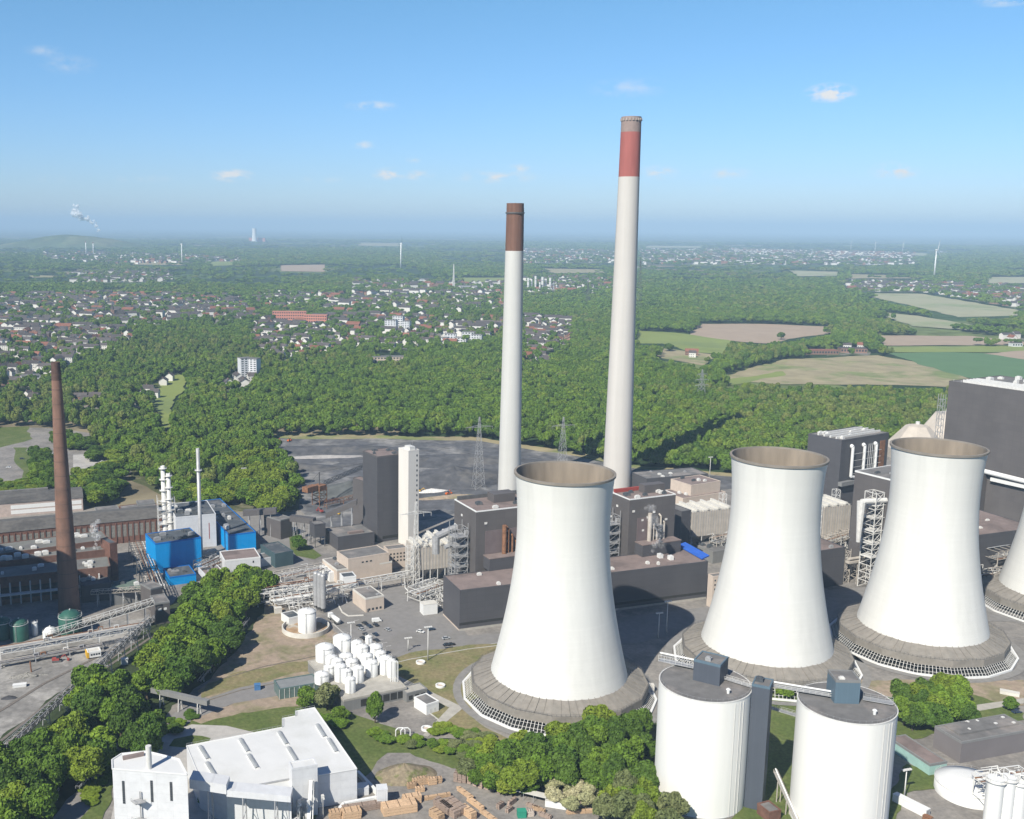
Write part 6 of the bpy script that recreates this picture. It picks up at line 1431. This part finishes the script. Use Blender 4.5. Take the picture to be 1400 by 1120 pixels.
simple_box('transformer_house', 'white transformer house at the corner of the turbine hall', 'building', 586, 838, 8.5, 6, 6, white_p, GR, conc_lt); simple_box('pump_cabin', 'pale yellow green hut at the left edge of the silver pipes', 'shed', 380, 838, 4, 3, 3, conc_lt, GR)
for i, (x, y) in enumerate(((75, 893), (42, 905))): pass
e = E('post', 'dark leaning post standing in the scrap of the rail yard', 'post', (P(43,919).x, P(43,919).y, 0)); mb = MB(); mb.tube((0, 0, 0), (-.4, 0, 5.5), .35, 6); mb.obj('shaft', rust, e)

# ---- white hall, white tower and their links, bottom left
hp = [(255,1021),(386,995.5),(386,983.5),(404,980),(404,973.5),(430,968.5),(488,1052.5),(437,1061),(399,1068),(398,1087),(310,1083),(272,1062)]
HW = 13.0; w_ = [P(x, y, HW) for x, y in hp]; c = sum(w_, Vector()) / len(w_); c.z = 0
e = E('white_hall', 'large white hall with stepped corner and grey skylights', 'building', (c.x, c.y, 0)); q = [(p.x - c.x, p.y - c.y) for p in w_]
mb = MB(); mb.prism(q, 0, HW - .05, 0); mb.obj('wall', white_m, e)
A_ = sum(q[i][0] * q[(i + 1) % len(q)][1] - q[(i + 1) % len(q)][0] * q[i][1] for i in range(len(q)))
mb = MB(); mb.prism(q, HW - .04, HW + .25, 0); mb.obj('roof', roof_w, e)
mb = MB()
for i in range(len(q)): a, b = q[i], q[(i + 1) % len(q)]; mb.tube((*a, HW + .35), (*b, HW + .35), .22)
mb.obj('roof_edge', white_p, e)
mb = MB()
for i in range(1, 6):
    a, b = q[i - 1], q[i]; n = max(1, int(math.hypot(a[0] - b[0], a[1] - b[1]) / 2))
    for k in range(n + 1): t = k / n; mb.tube((a[0] + (b[0] - a[0]) * t, a[1] + (b[1] - a[1]) * t, HW + .3), (a[0] + (b[0] - a[0]) * t, a[1] + (b[1] - a[1]) * t, HW + 1.3), .05)
    mb.tube((*a, HW + 1.3), (*b, HW + 1.3), .05)
mb.obj('railing', steel, e)
sk = None
for px, py in ((279,1031),(289,1054),(334,1021),(346,1043),(387,1011),(400,1033),(439,1001),(455,1021)):
    a, b = P(px - 5.5, py - 9, HW) - c, P(px + 5.5, py + 9, HW) - c; mid = (a + b) / 2; L_ = (b - a).length; rz = math.atan2(b.y - a.y, b.x - a.x)
    if sk is None:
        mb = MB(); mb.box(-L_ / 2, -1, 0, L_ / 2, 1, .35); sk = mb.obj('skylight', white_p, e, (mid.x, mid.y, HW + .26), rz)
        mb = MB(); k = 10; mb.lathe([(.85, -L_ / 2 + .15), (.85, L_ / 2 - .15)], 8, a0=0, a1=math.pi)
        mb.v = [(z, -x, y * .55 + .35) for x, y, z in mb.v]; mb.obj('glazing', glass_l, sk)
    else: dup(sk, (mid.x, mid.y, HW + .26), rz, parent=e)
mb = MB(); a, b, d_ = P(350,1069,HW+2) - c, P(398,1060,HW+2) - c, P(398,1070,HW+2) - c
mb.tube((a.x, a.y, HW + .6), (b.x, b.y, HW + .6), .35); mb.obj('roof_step', steel, e)
# screening tower on the hall
o = bld('screening_tower', 'white windowless block with sloped top in front of the white hall', 'building', (399,1052), (434,1046), (398,1042), h=20, wall=white_m, roof=roof_w); 
mb = MB(); r = random.Random(4)
mb.tube((o.w * .4, -9, 1.5), (o.w * .72, -1, 15), .9); mb.tube((o.w * .55, -9, 1.5), (o.w * .82, -1, 15), .25)
for k in range(26):
    x, y, z = r.uniform(-3, o.w + 2), r.uniform(-7, -.5), r.uniform(.3, 9); s = r.uniform(.4, 1.3); mb.box(x, y, z, x + s, y + s, z + s * r.uniform(.6, 2)); mb.tube((x, y, 0), (x, y, z), .12)
attach(o, 'feed_machinery', mb, steel_w)
mb = MB()
for k in range(4): x = 1 + k * 1.3; mb.tube((x, -2.4, 0), (x, -2.4, 4 + k % 2), .4, 8)
attach(o, 'pipe', mb, steel)
gallery('covered_conveyor', 'blue white covered conveyor between the white tower and the white hall', (262,1072), 20, (312,1080), 18, 6, 3.6, white_m, 'conveyor', 1)
gallery('covered_conveyor', 'lower white conveyor along the front of the white hall', (312,1083), 17, (399,1091), 15, 6, 2.4, white_m, 'conveyor', 2)
tw = [(153,1040),(166,1031.5),(200,1028),(245,1039),(256,1060),(153.5,1052)]
HV = 30.0; w_ = [P(x, y, HV) for x, y in tw]; c = sum(w_, Vector()) / len(w_); c.z = 0; q = [(p.x - c.x, p.y - c.y) for p in w_]
e = E('white_tower_block', 'tall white block with three slotted window strips and a stub chimney', 'building', (c.x, c.y, 0))
mb = MB(); mb.prism(q, 0, HV, 0); mb.obj('wall', white_m, e); mb = MB(); mb.prism([(x * .985, y * .985) for x, y in q], HV + .02, HV + .12, 0); mb.obj('roof', roof_w, e)
mb = MB()
for i in range(len(q)): a, b = q[i], q[(i + 1) % len(q)]; mb.tube((*a, HV + .25), (*b, HV + .25), .3)
mb.obj('parapet', white_p, e)
a, b = (P(168,1039,HV) - c), (P(197,1033,HV) - c); mb = MB(); mb.tube((a.x, a.y, HV + .5), (b.x, b.y, HV + .5), 1.0); mb.obj('roof_hatch', roof_b, e)
a = P(204,1051,HV) - c; mb = MB(); mb.cyl(a.x, a.y, HV, HV + 8.5, 1.0, n=16); mb.obj('stub_chimney', steel_w, e)
fa, fb = Vector((*q[5], 0)), Vector((*q[4], 0)); fd = (fb - fa).normalized(); fn = Vector((fd.y, -fd.x, 0)); FL = (fb - fa).length; rzf = math.atan2(fd.y, fd.x)
for t, z1, L_ in ((.14, HV - 4, 8.5), (.52, HV - 3, 8), (.78, HV - 3, 7)):
    p0 = fa + fd * FL * t + fn * .03; m2 = MB(); m2.box(-.45, -.12, 0, .45, .1, L_); fr = m2.obj('window_strip', steel_d, e, (p0.x, p0.y, z1 - L_), rzf)
    m2 = MB()
    for k in range(11): m2.box(-.33, -.15, .25 + k * L_ / 11, .33, -.1, .25 + k * L_ / 11 + L_ / 16)
    m2.obj('pane', glass, fr)
p0 = fa + fd * FL * .37 + fn * .8; mb = MB(); mb.tube((0, 0, 2), (0, 0, HV - 7), .25); [mb.add([(0, -3.6, z), (2.6, -1.6, z), (0, .4, z), (-2.6, -1.6, z), (0, -3.6, z + .3), (2.6, -1.6, z + .3), (0, .4, z + .3), (-2.6, -1.6, z + .3)], [(3, 2, 1, 0), (4, 5, 6, 7), (0, 1, 5, 4), (1, 2, 6, 5), (2, 3, 7, 6), (3, 0, 4, 7)]) for z in (HV - 10, HV - 17)]
for z in (HV - 10, HV - 17):
    for x in (-2.6, 0, 2.6): mb.tube((x, -1.6 - (2 if x == 0 else 0), z), (x, -1.6 - (2 if x == 0 else 0), z + 1.2), .07)
    mb.path([(-2.6, -1.6, z + 1.2), (0, -3.6, z + 1.2), (2.6, -1.6, z + 1.2)], .06, 4)
mb.obj('wall_platform', steel, e, (p0.x, p0.y, 0), rzf)
simple_box('annex_block', 'low white loading dock at the corner of the white hall', 'building', 484, 1086, 11, 4, 3.2, white_m, .2); simple_box('gate_block', 'white square gate block between hall wall and timber yard', 'building', 522, 1100, 4, 4, 7, white_m, .15)
strip('yard_wall', 'low white yard wall running from the gate block past the white hall', [(458,1120),(470,1106),(516,1097)], 1.2, 2.6, white_p, kind='thing'); strip('yard_wall', 'low white wall along the lawn beside the white hall', [(489,1060),(520,1092)], 1.2, 2.0, white_p, kind='thing')

# ---- timber yard
def timber(label, px, py, L_, W_, Hh, rz, mat=wood, tiers=3, cols=2):
    p = P(px, py); e = E('timber_stack', label, 'timber stack', (p.x, p.y, .22), rz, 'timber stacks')
    mb = MB(); rr = random.Random(int(px * 7 + py)); th = Hh / tiers
    for j in range(tiers):
        for k in range(cols):
            y0 = -W_ / 2 + k * W_ / cols + .06; y1 = y0 + W_ / cols - .12; s = rr.uniform(-.25, .25)
            mb.box(-L_ / 2 + s, y0, j * th + .12, L_ / 2 + s * .5, y1, (j + 1) * th)
    mb.obj('bundle', mat, e); mb = MB()
    for j in range(tiers + 1):
        for x in (-L_ * .35, 0, L_ * .35): mb.box(x - .08, -W_ / 2, j * th, x + .08, W_ / 2, j * th + .12)
    mb.obj('bearer', wood_d, e)
TS = [(625,1066,'g'),(631,1067,'g'),(637,1068,'g'),(644,1069,'g'),(652,1072,'g'),(660,1075,'g'),(668,1077,'g'),(676,1079,'g'),(686,1082,'g')]
for i, (x, y, k) in enumerate(TS): timber('tall reddish grey timber stack, %s in the curved row below the scrub' % ORD(i, len(TS)), x, y, 5, 1.7, 3.6 if i < 7 else 2.4, 1.25 - i * .03, wood_g, 4, 1)
for i, (x, y, h_) in enumerate(((563,1078,2.2),(570,1074,2.8),(577,1073,3.2),(584,1072,2.6),(591,1073,2.8),(598,1071,2.4),(574,1083,2.0))): timber('orange timber stack, %s in the group beside the soil mound' % ORD([1, 2, 4, 5, 6, 6, 3][i] if i != 0 else 0, 7), x, y, 3.4, 1.7, h_, .25, wood, 3, 1)
for x, y, L_, W_, h_, rz, m_, lb in ((598,1092,10.5,1.3,1.5,.30,wood,'long thin orange plank stack below the orange group'),(636,1088,9,1.5,1.6,-.95,wood,'long plank stack slanting down beside the grey tarred area, upper part'),(650,1103,9,1.5,2.0,-.95,wood,'long plank stack slanting down, middle part'),(668,1119,9,1.5,1.6,-.95,wood,'long plank stack slanting down, lower part'),
        (545,1110,13,5,3.4,.28,wood,'big block of fresh light timber at the centre bottom'),(563,1098,7,3,3.2,.28,wood,'smaller light block joined to the big timber block'),(495,1108,15,3,2.4,.28,wood_g,'long brown timber stack beside the white hall'),(480,1118,7,4,3.2,.28,wood,'bright orange timber block at the bottom beside white hall'),(458,1119,4,3,3,.28,wood,'small timber block at the bottom by the hall wall'),
        (606,1108,9,3,3,-.95,wood_g,'weathered timber block, left of the three slanting blocks'),(615,1112,9,3,3,-.95,wood_g,'weathered timber block, middle of the three slanting blocks'),(624,1108,9,3,3.2,-.95,wood_g,'weathered timber block, right of the three slanting blocks'),(597,1120,6,3,3,-.95,wood,'light end of a timber block at the bottom edge'),(640,1116,7,2.6,3,-.95,wood,'orange timber block below the slanting planks'),
        (684,1105,3.4,1.6,2,.9,wood_g,'small brown crate of boards left of the green container'),(696,1110,3.5,1.4,1.6,.9,wood_g,'thin brown board pile beside the green container'),(700,1100,5,1.2,2,.9,wood_g,'leaning board rack under the white canopy'),(728,1106,5,1.2,1.6,-.6,wood_g,'board pile in front of the white container'),(737,1110,5,1.2,1.6,-.6,wood,'orange board pile in front of the white container'),
        (725,1116,2.4,2,2.2,.1,beige,'pale crate right of the green container'),(800,1112,14,1.6,1.2,.1,wood,'long low plank pile at the right end of the timber yard'),(790,1104,4,3,2.6,.2,wood_g,'pinkish timber cube right of the white container'),(745,1118,5,1.6,1.4,-.6,wood_g,'grey board pile at the bottom by the orange boards')):
    timber(lb, x, y, L_, W_, h_, rz, m_, 3, 2)
simple_box('container', 'white container with red panels in the timber yard', 'container', 763, 1104, 9.5, 2.6, 2.6, white_p, -.28, conc_lt); simple_box('container', 'dark green container at the bottom of the timber yard', 'container', 713, 1117, 3.2, 2.4, 2.6, greenp, .1)
p = P(763, 1104); fl_ = None
p = P(724, 1094); e = E('canopy', 'long pale lean-to canopy over the board racks', 'canopy', (p.x, p.y, .22), -.42); MB().box(-7, -1.6, 3, 7, 1.6, 3.2).obj('roof', conc_lt, e); mb = MB(); [mb.tube((x, y, 0), (x, y, 3), .1) for x in (-6.8, -2, 2, 6.8) for y in (-1.5, 1.5)]; mb.obj('post', steel, e)

# ---- right edge yard
o = bld('workshop', 'long grey workshop with raised roof edge at the right', 'building', (1312,1015.5), (1412,998), (1275,994), base=(1312,1044), wall=M('mauve grey wall', (.17, .155, .155), var=.06, scale=.1), roof=roof_g, rim=clad3); vents(o, 6, 51, .8, steel_w); print('ws', o.w, o.d, o.h)
bx(o, 'roof_step', o.w * .1, o.d * .35, o.h, o.w * .95, o.d * .9, o.h + .8, roof_g)
o = bld('shed', 'barrel shed with pale teal wall beside the grey workshop', 'shed', (1277,1046), (1295,1042), (1225,1007), base=(1270,1061), wall=teal, roof=roof_b, rim=clad3)
tank(1324, 1084, 12.2, 4.6, 'very wide flat white tank beside the white columns', mat=white_p, dome=.06, n=64)
for i, (x, r_, h_) in enumerate(((1354, 3.4, 21), (1371, 3.0, 21.5), (1386, 3.2, 20), (1402, 3.2, 22))):
    p = P(x, 1136); e = E('white_column', 'tall white process column, %s at the lower right corner' % ORD(i, 4), 'column', (p.x, p.y, 0), 0, 'white process columns')
    mb = MB(); mb.cyl(0, 0, 0, h_, r_ * .85, n=28); mb.obj('barrel', white_p, e); mb = MB(); mb.lathe([(r_ * .85, h_ - 1), (r_ + .3, h_ - 1), (r_ + .3, h_ - .8), (r_ * .8, h_ - .8)], 20, sm=False)
    for k in range(12): a = k * math.pi / 6; mb.tube(((r_ + .2) * math.cos(a), (r_ + .2) * math.sin(a), h_ - .8), ((r_ + .2) * math.cos(a), (r_ + .2) * math.sin(a), h_ + .5), .07)
    mb.lathe([(r_ + .15, h_ + .5), (r_ + .28, h_ + .5)], 20, sm=False); mb.path([(0, 0, h_), (0, 0, h_ + 2), (1.5, -1, h_ + 2), (1.5, -1, h_ - 2)], .25, 6); mb.obj('platform', steel_w, e)
pipe_bridge('white pipe rack on top of the lower right columns', (1340,1070), (1400,1062), 12, 6, 3, 8, 31, wild=40, mat=white_p)
simple_box('lorry_trailer', 'long white lorry trailer beside the right silo', 'trailer', 1245, 1106, 13.5, 2.6, 3.0, white_p, -1.0, white_p); simple_box('small_container', 'rusty skip at the bottom beside the trailer', 'container', 1268, 1122, 3, 2, 1.6, rust, -1.0)
walkway('scaffold_stair', 'pale stair and scaffold above the wide white tank', P(1330,1062,8), P(1348,1076,4), 2, 1.4, steel_w)
lamp(1236, 1092, 1052, 'white lamp post beside the right silo'); simple_box('machine_cover', 'white rounded cover on the workshop roof edge', 'equipment', 1380, 950, 8, 2.5, 1.6, conc_lt, -.5)
# rails of the rail yard
for i, q in enumerate(([(-60,1062),(100,935),(205,866)], [(-60,1072),(104,941),(212,868)], [(-60,1010),(60,935),(170,880)])):
    for s in (0,): strip('rail_track', 'rail track', q, 1.6, .12, M('rail ballast', (.16, .14, .12), var=.3, scale=1), z=.1)
# steam
def steam(name, label, px, py, z0, pts, dens, seed=1):
    # billows: many small overlapping puffs along the rising path, thinly filled so that what lies behind shows through
    p = P(px, py, z0); r = random.Random(seed); mb = MB(); from mathutils import noise as ns
    for a, b in zip(pts, pts[1:]):
        for k in range(7):
            t = r.random(); rr = (a[3] * (1 - t) + b[3] * t); c_ = [a[i] * (1 - t) + b[i] * t + (r.uniform(-.55, .55) * rr if i < 3 else 0) for i in range(3)]; q = rr * r.uniform(.25, .6); vs = []
            for j in range(7):
                for i in range(10):
                    th, ph = math.pi * j / 6, 2 * math.pi * i / 10; d = Vector((math.sin(th) * math.cos(ph), math.sin(th) * math.sin(ph), math.cos(th))); s_ = q * (1 + .35 * ns.noise(d * 2 + Vector((k, seed, t * 9)))); vs.append((c_[0] + d.x * s_, c_[1] + d.y * s_, c_[2] + d.z * s_))
            mb.add(vs, [(j * 10 + i, (j + 1) * 10 + i, (j + 1) * 10 + (i + 1) % 10, j * 10 + (i + 1) % 10) for j in range(6) for i in range(10)], 0, True)
    m = bpy.data.materials.new(name); m.use_nodes = True; t = m.node_tree; b = t.nodes['Principled BSDF']; b.inputs['Base Color'].default_value = (.9, .9, .9, 1); b.inputs['Roughness'].default_value = 1; b.inputs['Specular IOR Level'].default_value = 0
    tc = N(t, 'ShaderNodeTexCoord'); no = N(t, 'ShaderNodeTexNoise'); no.inputs['Scale'].default_value = 2.5 / max(q_[3] for q_ in pts); no.inputs['Detail'].default_value = 4; t.links.new(tc.outputs['Object'], no.inputs['Vector'])
    mr = N(t, 'ShaderNodeMapRange'); mr.inputs['From Min'].default_value = .35; mr.inputs['From Max'].default_value = .7; mr.inputs['To Max'].default_value = dens; t.links.new(no.outputs['Fac'], mr.inputs['Value']); t.links.new(mr.outputs[0], b.inputs['Alpha'])
    tag(mb.obj(name, m, loc=p), label, 'steam', kind='stuff')
steam('steam', 'white steam over the long brick hall', 131, 740, 24, [(0, 0, -6, 2), (0, 0, 0, 2.5), (.5, 0, 4, 3), (-.5, 1, 8, 3), (.5, 1, 13, 3.2)], .28)
steam('steam', 'thin steam rising before the steaming boiler house', 893, 748, 30, [(0, -6, 0, 3), (1, -6, 6, 4), (0, -6, 13, 5), (-2, -5, 20, 4), (-4, -5, 27, 4)], .10, 2)
p = P(118, 320)
pp = P(133, 337)
steam('steam_plume', 'white steam plume on the far left horizon', 133, 337, 0, [(20, 0, 150, 22), (-10, 0, 205, 26), (-50, 0, 240, 30), (-100, 0, 265, 42), (-160, 0, 300, 62), (-190, 0, 340, 62), (-200, 0, 385, 30)], .7, 3)
hp_ = P(100, 339.5); mb = MB(); from mathutils import noise as ns
vs = []; nn = 64
for j in range(13):
    t_ = j / 12
    for i in range(nn):
        a = 2 * math.pi * i / nn; q_ = 1 + .25 * ns.noise(Vector((math.cos(a) * 1.5, math.sin(a) * 1.5, 3)))
        vs.append((820 * t_ * q_ * math.cos(a), 420 * t_ * q_ * math.sin(a), 120 * (1 - t_ ** 1.6) ** 1.2 * (1 + .12 * ns.noise(Vector((math.cos(a) * t_ * 4, math.sin(a) * t_ * 4, 1)))) - (2 if j == 12 else 0)))
mb.add(vs, [(j * nn + i, (j + 1) * nn + i, (j + 1) * nn + (i + 1) % nn, j * nn + (i + 1) % nn) for j in range(12) for i in range(nn)], 0, True)
tag(mb.obj('hill', M('green hill', (.07, .10, .035), var=.35, scale=.01, col2=(.13, .14, .06), sc2=.004, detail=8), loc=(hp_.x, hp_.y, 0)), 'long low green spoil hill on the left horizon', 'hill', kind='structure')
